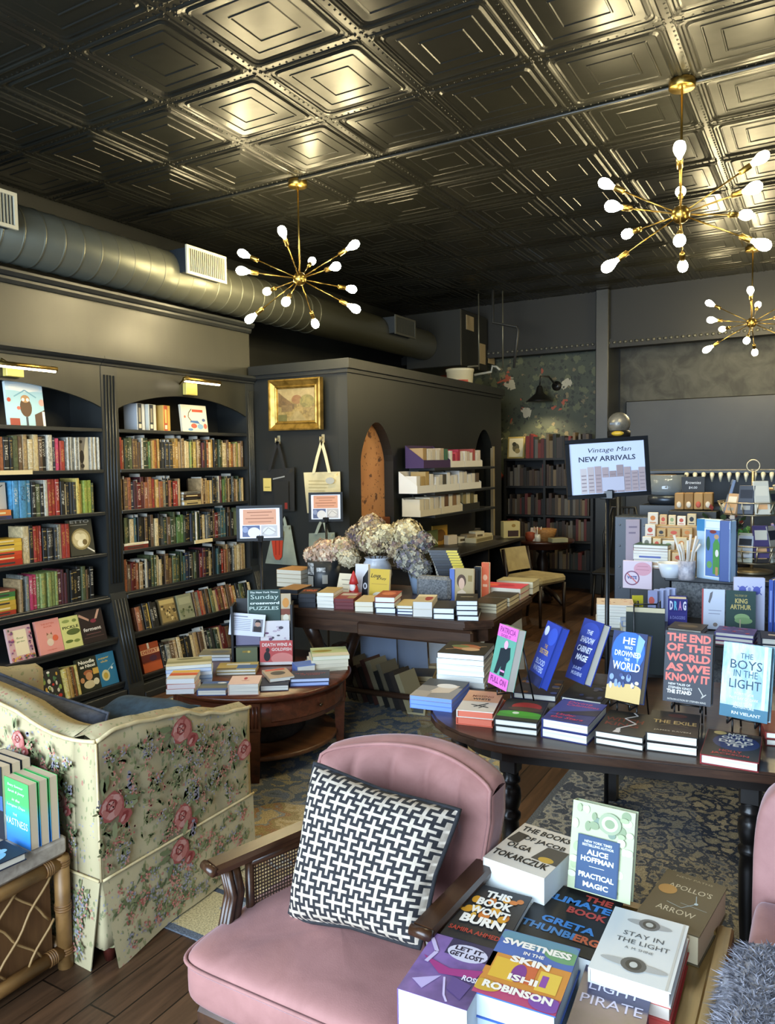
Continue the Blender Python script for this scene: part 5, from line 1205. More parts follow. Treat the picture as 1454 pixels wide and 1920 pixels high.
# second display table behind, then the shop counter
T2 = 0.82
b0 = PZ(1115, 1182, T2); b1 = PZ(1454, 1205, T2)
d2 = thing('display_table', 'black display table of books in front of the grey counter', 'table', (-0.2, 3.7, 0))
MB().cbox((b0.x, 3.47, T2-0.03), (0.75, 3.93, T2), 0.004).build('tabletop', m_ebony, d2)
MB().box((b0.x+0.03, 3.50, T2-0.09), (0.72, 3.90, T2-0.031)).build('apron', m_ebony, d2)
for x in (b0.x+0.06, 0.69):
    for y in (3.53, 3.87): MB().box((x-0.025, y-0.025, 0), (x+0.025, y+0.025, T2-0.091)).build('leg', m_ebony, d2)
CZ = 1.02
c0_ = PZ(1243, 1090, CZ); cy = 3.96
m_tweed = mottled('grey_tweed', '#4d5054', '#7d7f80', 90, 0.9, bmp=0.3)
ct = thing('counter', 'shop counter with a grey tweed front and dark top', 'counter', (0.1, 4.3, 0))
MB().box((-0.66, cy, 0), (0.9, cy+0.03, CZ-0.03)).box((-0.66, cy+0.03, 0), (-0.63, cy+0.55, CZ-0.03)).build('front_panel', m_tweed, ct)
MB().cbox((-0.69, cy-0.03, CZ-0.03), (0.93, cy+0.58, CZ), 0.005).build('countertop', flat('#2b3038', 0.35), ct)
# ------------------------------------------------------------------ books on the oval table
def pile(label, A, B, z, top, n, h, specs, group, jit=0.03, soft=False):
    zt = ztop(A, top, z); t = max(0.006, (zt-z)/n)
    items = []
    for i in range(n): items.append((t, specs[min(i, len(specs)-1)] if not isinstance(specs, dict) else specs))
    return stack(label, A, B, z, h, items, group, jit, soft=soft)
G1 = 'books on the oval table'
W_ = '#dfe3e2'
pile('black-topped cream paperback crowning the tall white stack at the left end', (820,1285), (908,1292), TZ, 1223, 6, 0.20, [dict(c='#cfd3d2')]*5+[dict(c='#2b2723', e='#d8dcda', art=[('e',0.5,0.55,0.3,0.22,'#a8603c'),('e',0.62,0.4,0.2,0.12,'#c9a27a'),('e',0.35,0.6,0.2,0.1,'#6d7a4c'),('l',[(0.1,0.3),(0.9,0.7)],0.03,'#c9a27a')])], G1, soft=True)
pile('grey and blue photo-covered paperback with blue edges overhanging the table corner', (769,1327), (848,1336), TZ, 1303, 3, 0.22, [dict(c='#5f7fd0', e='#6a8be0')]*2+[dict(c='#8b8680', e='#6a8be0', art=[('r',0,0.6,1,1,'#3c4046'),('p',[(0.3,0.2),(0.8,0.3),(0.9,0.7),(0.5,0.75)],'#c9b8a4'),('e',0.6,0.65,0.25,0.12,'#dcd6ce'),('r',0,0,0.4,0.3,'#a59a8c')])], G1, 0.01, True)
pile('peach and white paperback with sketched black arrows and salmon edges', (855,1358), (924,1365), TZ, 1330, 2, 0.22, [dict(c='#c8614a', e='#cf6a50'), dict(c='#d9cdbd', e='#cf6a50', art=[('r',0,0.45,1,1,'#d09a72'),('t','MISSING',0.5,0.72,0.6,0.1,'#8a4a2c',0.02),('t','WHITE',0.5,0.58,0.5,0.09,'#2c2622',0.03),('l',[(0.3,0.3),(0.8,0.2)],0.05,'#2c2622'),('l',[(0.4,0.2),(0.75,0.4)],0.05,'#2c2622'),('l',[(0.55,0.15),(0.7,0.3)],0.04,'#4a423a')])], G1, 0.03)
pile('dark hardcover with a red moon and bright green field', (926,1372), (1007,1382), TZ, 1347, 2, 0.215, [dict(c='#1e211f'), dict(c='#26292a', art=[('e',0.56,0.68,0.36,0.2,'#a02a2a'),('e',0.56,0.55,0.42,0.1,'#4d3a30'),('r',0.0,0.12,1,0.36,'#3f8f2c'),('e',0.5,0.34,0.5,0.1,'#47a02f'),('e',0.4,0.34,0.08,0.05,'#d8e0d0'),('r',0.0,0,1,0.14,'#1e2a1c')])], G1, 0.03)
pile('violet-blue hardcover with pink script titles', (1015,1382), (1102,1398), TZ, 1346, 2, 0.22, [dict(c='#2c3164'), dict(c='#30376f', art=[('p',[(0,0.2),(1,0.65),(1,1),(0,1)],'#3d4691'),('p',[(0.0,0.3),(1,0.7),(1,0.4)],'#23233a'),('t','Divine',0.45,0.88,0.55,0.09,'#d0527a',0.01,0.2),('t','Calamities',0.56,0.76,0.72,0.09,'#d0527a',0.01,0.2),('t','Under',0.4,0.28,0.42,0.09,'#c8405f',0.02,0.2),('t','the Stars',0.48,0.15,0.7,0.09,'#c8405f',0.02,0.2)])], G1, 0.02)
pile('black hardcover with a white zigzag ribbon over dim red letters', (1114,1395), (1206,1410), TZ, 1369, 2, 0.215, [dict(c='#1d1b1a'), dict(c='#272321', art=[('t','WITCH',0.45,0.6,0.8,0.16,'#7a2f22',0.02),('t','KING',0.45,0.4,0.7,0.14,'#7a2f22',0.02),('l',[(0.55,0.98),(0.66,0.86),(0.44,0.68),(0.72,0.5),(0.4,0.2),(0.5,0.1)],0.04,'#ded6cf'),('p',[(0.36,0.05),(0.5,0.05),(0.48,0.22),(0.42,0.24)],'#ded6cf')])], G1, 0.03)
pile('black hardcover with a gold title in front of the coral-lettered book', (1211,1407), (1309,1420), TZ, 1372, 2, 0.215, [dict(c='#1d1c1b'), dict(c='#2a2725', art=[('e',0.55,0.83,0.2,0.08,'#5a2f22'),('e',0.5,0.62,0.28,0.14,'#3a2f28'),('t','THE EXILE',0.52,0.52,0.86,0.14,'#c0a468',0.02),('l',[(0.25,0.36),(0.5,0.44),(0.8,0.36)],0.012,'#8a7a5a'),('t','JAMES RAVEN',0.5,0.14,0.72,0.06,'#b9b0a0',0.01)])], G1, 0.02)
pile('single thick hardcover with red boards and a white title in a blue circle', (1313,1431), (1423,1449), TZ, 1413, 1, 0.225, [dict(c='#8a2c30', art=[('r',0.01,0.01,0.99,0.99,'#2b2729'),('e',0.56,0.6,0.42,0.3,'#2d3766'),('e',0.24,0.9,0.12,0.07,'#c9b070'),('t','NOT',0.56,0.88,0.34,0.11,'#e3ddd0',0.04),('t','QUITE',0.56,0.75,0.56,0.11,'#e3ddd0',0.04),('t','DEAD',0.56,0.62,0.62,0.11,'#e3ddd0',0.04),('t','YET',0.56,0.49,0.4,0.11,'#e3ddd0',0.04),('t','HOLLY',0.5,0.24,0.4,0.08,'#b53a34',0.03),('t','JACKSON',0.5,0.12,0.66,0.08,'#b53a34',0.03)])], G1, 0.0)
UZ = 0.80
pile('dark patterned hardcover lying under the standing blue book', (962,1309), (1043,1317), TZ, 1297, 1, 0.2, [dict(c='#20223a', art=spread(['#6d4a34','#3a4a8a','#8a7a5a'],12,21,0.05,0.12))], G1, 0.0)
pile('black hardcover lying under the second standing blue book', (1052,1322), (1128,1333), TZ, 1305, 1, 0.2, [dict(c='#1b1d26', art=spread(['#33406d','#4a4a5a'],8,22,0.05,0.12))], G1, 0.0)
pile('dark red hardcover lying behind the red-boarded book at the right edge', (1436,1398), (1500,1404), TZ, 1372, 2, 0.22, [dict(c='#5a2222'), dict(c='#7a2c28')], G1, 0.02)
def easel(label, A, B, z0, z1, back=0.09):
    a = PZ(A[0], A[1], z1); b = PZ(B[0], B[1], z1); x = (b-a).normalized(); y = Vector((-x.y, x.x, 0))
    rt = thing('book_easel', label, 'easel', (a.x, a.y, z0), group='black wire book easels')
    m = flat('#121212', 0.35); w_ = (b-a).length
    for u in (0.2, 0.8):
        p = a+x*w_*u
        MB().tube([p-y*0.02+Vector((0, 0, 0.015)), p-y*0.02+Vector((0, 0, -0.004)), p+y*0.035+Vector((0, 0, -0.004)), p+y*(0.035+back*0.5)+Vector((0, 0, 0.16))], 0.003, 6).build('hook_arm', m, rt)
    q = MB()
    for u in (0.2, 0.8):
        p = a+x*w_*u+y*0.035; q.tube([(p.x, p.y, z1-0.004), (p.x, p.y, z0+0.003)], 0.003, 6); r_ = p+y*(back*0.5); q.tube([(r_.x, r_.y, z1+0.16), (r_.x+y.x*0.05, r_.y+y.y*0.05, z0+0.003)], 0.003, 6)
    p = a+x*w_*0.2+y*0.035; r_ = a+x*w_*0.8+y*0.035; q.tube([(p.x, p.y, z1-0.004), (r_.x, r_.y, z1-0.004)], 0.003, 6)
    q.build('frame', m, rt)
HB = '#2a3f9a'
easel('wire easel under the pink and green book', (917,1285), (949,1302), TZ, UZ)
stand('pink and green paperback showing a dark green figure, standing left of the blue books', (915,1283), (950,1301), UZ, 0.215, 0.03, 14, dict(c='#5f9a86', e='#bdb5a8', art=[('r',0,0.8,1,1,'#d66ab8'),('r',0,0,1,0.18,'#d66ab8'),('t','PATRICIA',0.5,0.92,0.8,0.09,'#8a3a7a',0.02),('t','DOES IT',0.45,0.83,0.5,0.05,'#8a3a7a',0.02),('t','FULL ON',0.5,0.1,0.8,0.1,'#8a3a7a',0.03),('p',[(0.3,0.62),(0.78,0.68),(0.86,0.5),(0.74,0.42),(0.72,0.2),(0.5,0.2),(0.5,0.35),(0.36,0.2),(0.2,0.2),(0.28,0.45)],'#202a30'),('e',0.55,0.7,0.1,0.07,'#d8a0b8'),('r',0.5,0.26,0.72,0.29,'#d68ab8')]), G1, soft=True)
stand('bright blue hardcover with gold lettering and a dotted spine, leaning in the middle', (987,1279), (1011,1297), UZ, 0.225, 0.032, 22, dict(c=HB, e='#2a3f9a', art=[('t','THE',0.5,0.62,0.2,0.06,'#b9924a',0.02),('t','SISTER',0.5,0.53,0.6,0.08,'#c9a45a',0.02),('t','BLOOD',0.5,0.36,0.62,0.09,'#a9b4d8',0.02),('t','WATERS',0.5,0.25,0.66,0.09,'#a9b4d8',0.02),('e',0.2,0.85,0.14,0.08,'#c9cfe0'),('e',0.7,0.8,0.3,0.14,'#3350b5'),('r',0.0,0.0,1,0.16,'#1f2750')]), G1)
sp2 = PZ(1011,1297,UZ)
stand('blue and silver fantasy hardcover with tilted white lettering', (1060,1275), (1095,1291), UZ, 0.225, 0.034, 22, dict(c='#2a3a85', e='#cfc8b8', art=[('e',0.5,0.8,0.45,0.16,'#33479c'),('e',0.4,0.4,0.4,0.2,'#1c2760'),('t','THE',0.5,0.8,0.3,0.07,'#c9cfe3',0.03,0.2),('t','SHADOW',0.5,0.67,0.7,0.1,'#c9cfe3',0.03,0.2),('t','CABINET',0.5,0.52,0.74,0.1,'#c9cfe3',0.03,0.2),('t','MAGIE',0.5,0.38,0.6,0.1,'#d8dcea',0.03,0.2),('t','JULIET',0.45,0.2,0.44,0.06,'#a9b4d8',0.02),('t','MUSHENS',0.5,0.12,0.54,0.06,'#a9b4d8',0.02)]), G1)
easel('wire easel under the book with a great blue circle', (1137,1316), (1199,1329), TZ, UZ)
stand('hardcover with a great blue circle above golden rocks on an easel', (1135,1314), (1199,1328), UZ, 0.225, 0.04, 16, dict(c='#26335a', e='#b7a98c', art=[('r',0,0,1,0.2,'#c9ab6c'),('e',0.2,0.18,0.2,0.05,'#c9ab6c'),('e',0.7,0.2,0.3,0.06,'#c9ab6c'),('e',0.5,0.72,0.48,0.3,'#2f62b8'),('p',[(0.75,0.98),(0.95,0.9),(0.8,0.55),(0.72,0.75)],'#7fa6d8'),('t','HE',0.5,0.87,0.36,0.1,'#dfe6ee',0.02),('t','WHO',0.5,0.77,0.24,0.05,'#dfe6ee',0.02),('t','DROWNED',0.5,0.68,0.76,0.08,'#dfe6ee',0.02),('t','THE',0.5,0.6,0.16,0.04,'#dfe6ee',0.02),('t','WORLD',0.5,0.5,0.8,0.12,'#dfe6ee',0.02)]+spread(['#7f94b8','#3a4a78','#c9c0a4'],16,31,0.03,0.08,(0.05,0.14,0.95,0.42))), G1)
easel('wire easel under the book with big coral letters', (1245,1320), (1333,1332), TZ, UZ)
stand('charcoal hardcover filled with big coral capitals on an easel', (1243,1318), (1333,1331), UZ, 0.228, 0.05, 10, dict(c='#34363d', e='#b9ad98', art=[('t',s,0.5 if s not in () else 0.5,v,0.92,0.115,'#cf6a5e',0.045) for s,v in (('THE END',0.915),('OF THE',0.775),('WORLD',0.635),('AS WE',0.495),('KNOW IT',0.355))]+[('t','NEW TALES OF',0.34,0.255,0.46,0.032,'#d8d4cc',0.02),('t',"STEPHEN KING'S",0.36,0.205,0.5,0.036,'#d8d4cc',0.02),('t','THE STAND',0.34,0.15,0.52,0.055,'#e3dfd6',0.04),('t','INTRODUCTION BY STEPHEN KING',0.5,0.04,0.8,0.025,'#c9c4ba',0.01),('l',[(0.74,0.24),(0.84,0.14),(0.8,0.1),(0.9,0.16)],0.02,'#b9b4aa')]), G1)
easel('ornate black easel under the icy blue book', (1351,1346), (1438,1363), TZ, UZ)
stand('icy blue-white hardcover on an easel at the right end of the oval table', (1349,1344), (1439,1362), UZ, 0.225, 0.04, 10, dict(c=mottled('icy_cover','#4d8297','#a9c9d2',14,0.25,stretch=(3,1,1)), e='#8fb5c4', art=[('r',0.86,0,0.93,1,'#cfe0e4'),('r',0.0,0.0,1,0.16,'#3c6c80'),('t','THE',0.5,0.84,0.26,0.07,'#2f4d60',0.0),('t','BOYS',0.5,0.72,0.66,0.12,'#223c50',0.0),('t','IN THE',0.5,0.6,0.5,0.09,'#2f5468',0.0),('t','LIGHT',0.5,0.46,0.66,0.12,'#223c50',0.0),('t','FORTITUDE',0.5,0.33,0.4,0.03,'#e3eef0',0.01),('t','PAST DAY OF DARK',0.5,0.27,0.6,0.035,'#e3eef0',0.01),('t','AND HOPE',0.5,0.21,0.36,0.03,'#e3eef0',0.01),('t','ADVENTURE',0.5,0.15,0.44,0.03,'#e3eef0',0.01),('t','RN VIELANT',0.56,0.07,0.6,0.04,'#dfe9ec',0.01)]), G1)

# ------------------------------------------------------------------ books on the side table
G2 = 'books on the side table'; S0 = SZT+0.0005
def pz_pile(label, A, B, ztop_, n, h, specs, jit=0.0, soft=False):
    """A,B: near edge of the TOP cover at height ztop_"""
    a = PZ(A[0], A[1], ztop_); b = PZ(B[0], B[1], ztop_); x = (b-a); w_ = x.length; x.normalize(); y = Vector((-x.y, x.x, 0))
    t = (ztop_-S0)/n
    for i in range(n):
        dl = rng.uniform(-jit, jit); off = y*rng.uniform(0, jit*0.3)
        M = frame3((a.x+off.x, a.y+off.y, S0+t*i), x, z=(0, 0, 1)) @ Matrix.Rotation(dl, 4, 'Z')
        sp = specs[i] if isinstance(specs, list) else specs
        lab = label if i == n-1 else lower(label, n-1-i)
        book(lab, M, w_, h, t-0.0006, sp.get('c', '#333'), sp.get('e'), sp.get('art', ()), G2, soft=soft)
PE = '#e4e6e2'
K1 = [('t','THE BOOKS',0.47,0.87,0.82,0.12,'#1d1b1a',0.03,-0.0),('t','OF JACOB',0.56,0.66,0.7,0.12,'#1d1b1a',0.03),('t','OLGA',0.3,0.44,0.4,0.12,'#1d1b1a',0.03),('t','TOKARCZUK',0.48,0.2,0.9,0.13,'#1d1b1a',0.03)]
pz_pile('thick cream paperback with slanted black lettering on the side table', (903,1609), (1018,1650), 0.645, 2, 0.215, [dict(c='#d6cdbf', e=PE), dict(c='#d9d0c2', e=PE, art=[('p',[(0.02,0.52),(0.22,0.5),(0.26,0.74),(0.06,0.76)],'#3a3632'),('p',[(0.58,0.3),(1.0,0.28),(1.0,0.62),(0.66,0.62)],'#4a4640'),('e',0.8,0.34,0.12,0.06,'#c09a3c')]+K1)], 0.03, True)
pz_pile('black hardcover with yellow flames and bold white title on the side table', (826,1749), (940,1783), 0.60, 1, 0.215, dict(c='#2b2a2a', e=PE, art=spread(['#d99a2c','#e0b24a','#c9742c'],18,41,0.05,0.1,(0.06,0.3,0.94,0.92))+[('t','THIS',0.5,0.84,0.44,0.13,'#ece6da',0.05),('t','BOOK',0.52,0.68,0.6,0.14,'#ece6da',0.05),('t',"WON'T",0.52,0.52,0.66,0.13,'#ece6da',0.05),('t','BURN',0.5,0.34,0.72,0.15,'#ece6da',0.05),('t','SAMIRA AHMED',0.48,0.14,0.84,0.07,'#a83a2c',0.02)]))
pz_pile('large black hardcover with red and blue capitals on the side table', (958,1748), (1110,1800), 0.58, 1, 0.235, dict(c='#1a1a1b', e=PE, art=[('t','THE',0.72,0.9,0.36,0.1,'#b5463c',0.04),('t','CLIMATE',0.48,0.77,0.9,0.11,'#3f7fc0',0.04),('t','BOOK',0.68,0.63,0.5,0.11,'#b5463c',0.04),('t','GRETA',0.55,0.38,0.68,0.11,'#3f7fc0',0.04),('t','THUNBERG',0.5,0.23,0.96,0.11,'#4a82b8',0.04),('r',0.7,0.17,1.0,0.29,'#1a1a1b'),('t','ERG',0.84,0.23,0.3,0.11,'#c0603c',0.04)]))
# standing copy on the pile
ph_ = Vector((0, 0, 0))
stand('floral sage-green hardcover with a navy title panel standing upright on the side table', (1064,1667), (1182,1702), 0.5815, 0.20, 0.028, 13, dict(c=flat('#a9b08c', 0.5, 0.0, 0.25, 'sage_cover'), e=PE, art=spread(['#7d8a68','#97a27c','#70806f','#c0c6a6'],40,51,0.04,0.09)+[('e',0.62,0.82,0.18,0.12,'#8f987a'),('e',0.62,0.82,0.13,0.085,'#b5bc98'),('e',0.62,0.82,0.08,0.05,'#7d8a68'),('r',0.13,0.02,0.8,0.64,'#2a3f5c'),('r',0.15,0.03,0.78,0.63,'#304868'),('t','NEW YORK TIMES',0.46,0.575,0.44,0.028,'#e3e6d8',0.01),('t','BESTSELLING AUTHOR',0.46,0.535,0.5,0.028,'#e3e6d8',0.01),('t','ALICE',0.46,0.46,0.34,0.06,'#ecefe2',0.03),('t','HOFFMAN',0.46,0.38,0.52,0.06,'#ecefe2',0.03),('r',0.34,0.30,0.58,0.305,'#dfe3d2'),('t','PRACTICAL',0.46,0.2,0.56,0.06,'#ecefe2',0.03),('t','MAGIC',0.46,0.1,0.4,0.06,'#ecefe2',0.03)]), G2)
pz_pile('olive-brown hardcover with a round gold sticker at the right rim of the side table', (1190,1714), (1312,1757), 0.57, 1, 0.24, dict(c='#5a4f3a', e='#c9b996', art=[('t','APOLLO\'S',0.52,0.72,0.7,0.09,'#c9bfa4',0.0),('t','ARROW',0.5,0.28,0.6,0.09,'#c9bfa4',0.0),('e',0.2,0.62,0.15,0.09,'#b58a4c'),('t','NEW PATHS',0.5,0.92,0.6,0.035,'#a59a80',0.0),('l',[(0.3,0.4),(0.55,0.36),(0.72,0.5),(0.66,0.64)],0.012,'#9fb0b4'),('e',0.72,0.5,0.03,0.02,'#b5c4c8'),('l',[(0.5,0.44),(0.92,0.42)],0.008,'#9fb0b4')]))
pz_pile('white hardcover with two inky lanterns lying on red-edged copies', (1103,1813), (1258,1863), 0.595, 3, 0.235, [dict(c='#a83a34', e='#b04038'), dict(c='#b04a44', e='#c9bcae'), dict(c='#dcdcd6', e=PE, art=[('r',0.93,0,0.96,1,'#c9c4b8'),('e',0.52,0.84,0.3,0.05,'#a9a8a4'),('e',0.52,0.84,0.14,0.09,'#6d6c6a'),('e',0.52,0.84,0.09,0.06,'#45443f'),('e',0.52,0.84,0.05,0.035,'#b9b8b0'),('t','STAY IN',0.5,0.63,0.52,0.065,'#4a4f52',0.0),('t','THE LIGHT',0.52,0.52,0.68,0.065,'#4a4f52',0.0),('t','A. M. SHINE',0.5,0.42,0.36,0.035,'#5f6366',0.0),('e',0.5,0.2,0.42,0.05,'#b0afaa'),('e',0.5,0.2,0.16,0.1,'#5a5956'),('e',0.5,0.2,0.1,0.07,'#3c3b38'),('e',0.5,0.2,0.05,0.04,'#c4c3bb')])], 0.02)
pz_pile('colourful hardcover with a yellow village scene and white title', (884,1858), (1042,1906), 0.60, 2, 0.21, [dict(c='#4f7fc0', e='#b9cbd8'), dict(c='#3f62b0', e='#c9d4d8', art=[('r',0,0,1,0.62,'#d08a3c'),('r',0,0,1,0.2,'#b54a6c'),('r',0,0.62,1,1,'#4f6aa8'),('e',0.5,0.92,0.55,0.12,'#5f8a9a'),('e',0.85,0.8,0.25,0.1,'#6d9a6a'),('r',0.08,0.26,0.4,0.56,'#dcae3c'),('r',0.44,0.28,0.62,0.56,'#c9653c'),('r',0.66,0.24,0.92,0.52,'#e0bb4a'),('e',0.42,0.4,0.09,0.13,'#7d3a86'),('r',0.7,0.3,0.78,0.46,'#8a4a9a'),('e',0.1,0.12,0.2,0.08,'#c9a03c'),('e',0.85,0.1,0.2,0.1,'#7a4a9a'),
   ('t','SWEETNESS',0.5,0.82,0.88,0.1,'#efe6d8',0.05),('t','IN THE',0.5,0.7,0.26,0.05,'#efe6d8',0.03),('t','SKIN',0.5,0.58,0.5,0.1,'#efe6d8',0.05),('t','ISHI',0.5,0.32,0.36,0.09,'#efe6d8',0.04),('t','ROBINSON',0.5,0.14,0.84,0.1,'#efe6d8',0.05)])], 0.02)
pz_pile('purple illustrated paperback with pink smoke and white lettering', (745,1852), (876,1894), 0.60, 1, 0.188, dict(c=mottled('purple_cover','#4a3a66','#8a6aa8',9,0.35), e='#d5dbe0', art=[('r',0.3,0.72,1,1,'#3a3450'),('e',0.62,0.8,0.3,0.14,'#cfcad8'),('t','LET IT',0.62,0.86,0.42,0.07,'#2b2438',0.04),('t','GET LOST',0.62,0.76,0.5,0.08,'#2b2438',0.04),('p',[(0.05,0.6),(0.5,0.5),(0.95,0.6),(0.9,0.45),(0.4,0.38)],'#a03a7a'),('p',[(0.1,0.2),(0.45,0.36),(0.3,0.1)],'#b7a6d0'),('p',[(0.6,0.4),(0.9,0.34),(0.85,0.1),(0.6,0.2)],'#5f4a80'),('l',[(0.5,0.35),(0.62,0.1),(0.7,0.02)],0.03,'#cbbcdc'),('t','ROSE',0.85,0.42,0.24,0.08,'#e3dce8',0.03),('l',[(0.02,0.9),(0.2,0.7),(0.14,0.5)],0.06,'#c4b4d4')]), 0, True)
pz_pile('dark purple hardcover with a silver seal at the bottom edge of the view', (1056,1940), (1200,1985), 0.565, 1, 0.235, dict(c=mottled('night_cover','#262238','#3a3358',8,0.3), e='#7a5a6c', art=[('e',0.2,0.88,0.13,0.08,'#b9ac86'),('t','THE',0.46,0.78,0.12,0.04,'#c9c4d8',0.0),('t','LIGHT',0.5,0.66,0.72,0.11,'#d5cfe0',0.0),('t','PIRATE',0.5,0.48,0.86,0.11,'#d5cfe0',0.0)]))

# ------------------------------------------------------------------ books on the drum table
G3 = 'books on the drum table'; z = DZR+0.0005
pile('wide landscape-covered picture book topping the big pale-blue stack', (312,1284), (398,1278), z, 1250, 5, 0.17, [dict(c='#7f9cc4', e='#aebfd4'), dict(c='#5f86b8', e='#b5c8dc'), dict(c='#c9ccc8', e='#dfe3e6'), dict(c='#6c93c9', e='#c4cfe0'), dict(c='#b0a884', e='#dfe0d6', art=[('r',0,0.0,1,0.3,'#c9c4a8'),('r',0,0.3,1,0.55,'#8a8560'),('r',0,0.55,1,0.75,'#a9a27c'),('e',0.5,0.8,0.3,0.1,'#6d6848')])], G3, 0.02, True)
pile('orange and yellow striped paperback on the front left of the drum table', (311,1303), (364,1301), z, 1274, 3, 0.16, [dict(c='#d8d4cc', e='#dfe0e0'), dict(c='#c45a54', e='#e0d4d4'), dict(c='#d9cdb4', e='#e0e0e0', art=[('r',0,0.72,1,1,'#cfa23c'),('r',0,0.38,1,0.68,'#c4562c'),('r',0,0,1,0.25,'#cfc8bc')])], G3, 0.08, True)
pile('grey-blue photo book between the striped paperback and the pink book', (369,1305), (424,1304), z, 1294, 1, 0.15, [dict(c='#3f5a8c', art=[('r',0,0.2,1,0.5,'#6d6a58'),('r',0,0.5,1,0.72,'#4f5a5c'),('e',0.7,0.8,0.16,0.08,'#c9ced4')])], G3)
pile('pale pink hardcover with a small red figure on the drum table', (428,1304), (486,1302), z, 1283, 1, 0.15, [dict(c='#d8b8a8', art=[('e',0.5,0.65,0.06,0.14,'#a8322c'),('e',0.52,0.4,0.14,0.05,'#c49484')])], G3)
pile('dark navy book with a white emblem lying at the drum table front', (488,1297), (542,1295), z, 1286, 1, 0.15, [dict(c='#23273a', art=[('e',0.6,0.7,0.14,0.08,'#c9ced8'),('r',0.3,0.45,0.85,0.5,'#8a90a4')])], G3)
p_ = PZ(506, 1280, z+0.03); M = Matrix.Translation((p_.x, p_.y, ztop((488,1297),1286,z)+0.001)) @ Matrix.Rotation(R(52), 4, 'Z')
book('cream paperback with a dark circle lying askew on the navy book', M, 0.13, 0.18, 0.018, '#b09a80', None, [('e',0.5,0.5,0.3,0.2,'#4f4a3c'),('r',0.1,0.8,0.9,0.95,'#c4503c')], G3)
pile('slate-blue hardcover with red lettering near the right of the drum table', (544,1288), (618,1285), z, 1273, 2, 0.15, [dict(c='#3f4a75', e='#9fb0dc'), dict(c='#3c4050', e='#b9c4e0', art=[('t','THE DISSENT',0.5,0.62,0.82,0.1,'#a8504c',0.01),('t','OF STARS',0.5,0.44,0.5,0.1,'#a8504c',0.01)])], G3, 0.02)
pile('wide green picture book with a brown fox on the right of the drum table', (586,1262), (655,1257), z, 1232, 4, 0.2, [dict(c='#c9bda4', e='#d8cdb0'), dict(c='#d8d0bc', e='#dcd2b8'), dict(c='#d4c8b4', e='#dcd2b8'), dict(c='#a9b486', e='#dcd8c0', art=[('e',0.3,0.6,0.28,0.12,'#8a7a34'),('r',0,0,1,0.35,'#c9c2b0'),('r',0,0.86,1,1,'#b9c49a')])], G3, 0.06, True)
pile('yellow and blue seaside book in the middle of the drum table', (405,1267), (480,1265), z, 1256, 2, 0.15, [dict(c='#8a7a5a'), dict(c='#b8a468', art=[('r',0.5,0.1,1,0.6,'#4f6a94'),('r',0.2,0.6,0.8,0.8,'#d8d4c8'),('r',0,0,0.5,0.2,'#6d6048')])], G3, 0.02)
pile('grey landscape book at the back left of the drum table', (372,1240), (432,1239), z, 1228, 2, 0.14, [dict(c='#c4c8d0', e='#dfe3ea'), dict(c='#7a7460', art=[('e',0.6,0.5,0.3,0.2,'#5f6468'),('r',0,0.8,1,1,'#8f8a70')])], G3, 0.02)
pile('small blue picture book behind the slate-blue hardcovers', (556,1268), (592,1264), z, 1250, 1, 0.1, [dict(c='#5f78b8')], G3)
# stepped rack with displayed books
ra = PZ(438, 1250, z); rb_ = PZ(546, 1247, z); rx = (rb_-ra).normalized(); rw = (rb_-ra).length; rM = frame3(ra, rx, z=(0, 0, 1))
rk = thing('display_rack', 'black stepped display rack standing on the drum table', 'rack', M=Matrix.Translation(ra))
m_rk = flat('#15161a', 0.4)
MB().box((-0.012, 0.02, 0.0), (0.0, 0.16, 0.34), M=rM).build('upright', m_rk, rk); MB().box((rw, 0.02, 0.0), (rw+0.012, 0.16, 0.34), M=rM).build('upright', m_rk, rk)
MB().box((0.0005, 0.03, 0.10), (rw-0.0005, 0.16, 0.108), M=rM).build('shelf', m_rk, rk); MB().box((0.0005, 0.085, 0.20), (rw-0.0005, 0.16, 0.208), M=rM).build('shelf', m_rk, rk)
MB().box((0.0005, 0.1605, 0.0), (rw-0.0005, 0.168, 0.36), M=rM).build('back_panel', m_rk, rk)
def on_rack(label, x0, x1, zz, h, yo, t, tilt, sp, name='book', cat='book'):
    up = Vector((0, 0, 1)); n = rx.cross(up); th = R(tilt); y = up*math.cos(th)-n*math.sin(th); zl = rx.cross(y)
    o = ra+rx*x0*rw-n*yo+up*(zz+t*math.sin(th))
    return book(label, frame3(o-zl*t, rx, z=zl), (x1-x0)*rw, h, t, sp.get('c'), sp.get('e'), sp.get('art', ()), 'display on the stepped rack', cat=cat, name=name)
on_rack('dark green crossword puzzle book at the top of the stepped rack', 0.22, 0.80, 0.209, 0.20, 0.12, 0.02, 6, dict(c='#2c4540', art=[('t','The New York Times',0.5,0.93,0.86,0.05,'#d8e0da',0.02),('t','Sunday',0.52,0.78,0.86,0.17,'#b9c9c0',0.0),('t','crossword',0.52,0.62,0.9,0.08,'#d8e0da',0.03),('t','PUZZLES',0.5,0.47,0.9,0.1,'#b9c9c0',0.02),('r',0.0,0,0.02,1,'#b9c9c0')]))
on_rack('orange and cream illustrated book right of the crossword book', 0.81, 0.985, 0.209, 0.175, 0.125, 0.015, 6, dict(c='#b5a284', art=[('e',0.5,0.7,0.35,0.16,'#c4853c'),('r',0,0.3,1,0.5,'#7a3f2c'),('e',0.5,0.2,0.3,0.12,'#d8cfb8')]))
on_rack('white book with purple leaves just above the red hooded-figure book', 0.46, 0.97, 0.109, 0.13, 0.055, 0.02, 8, dict(c='#d6cfd0', art=spread(['#6d4a6a','#8a5a5a','#b9a8b4','#4a4450'],14,61,0.04,0.1)))
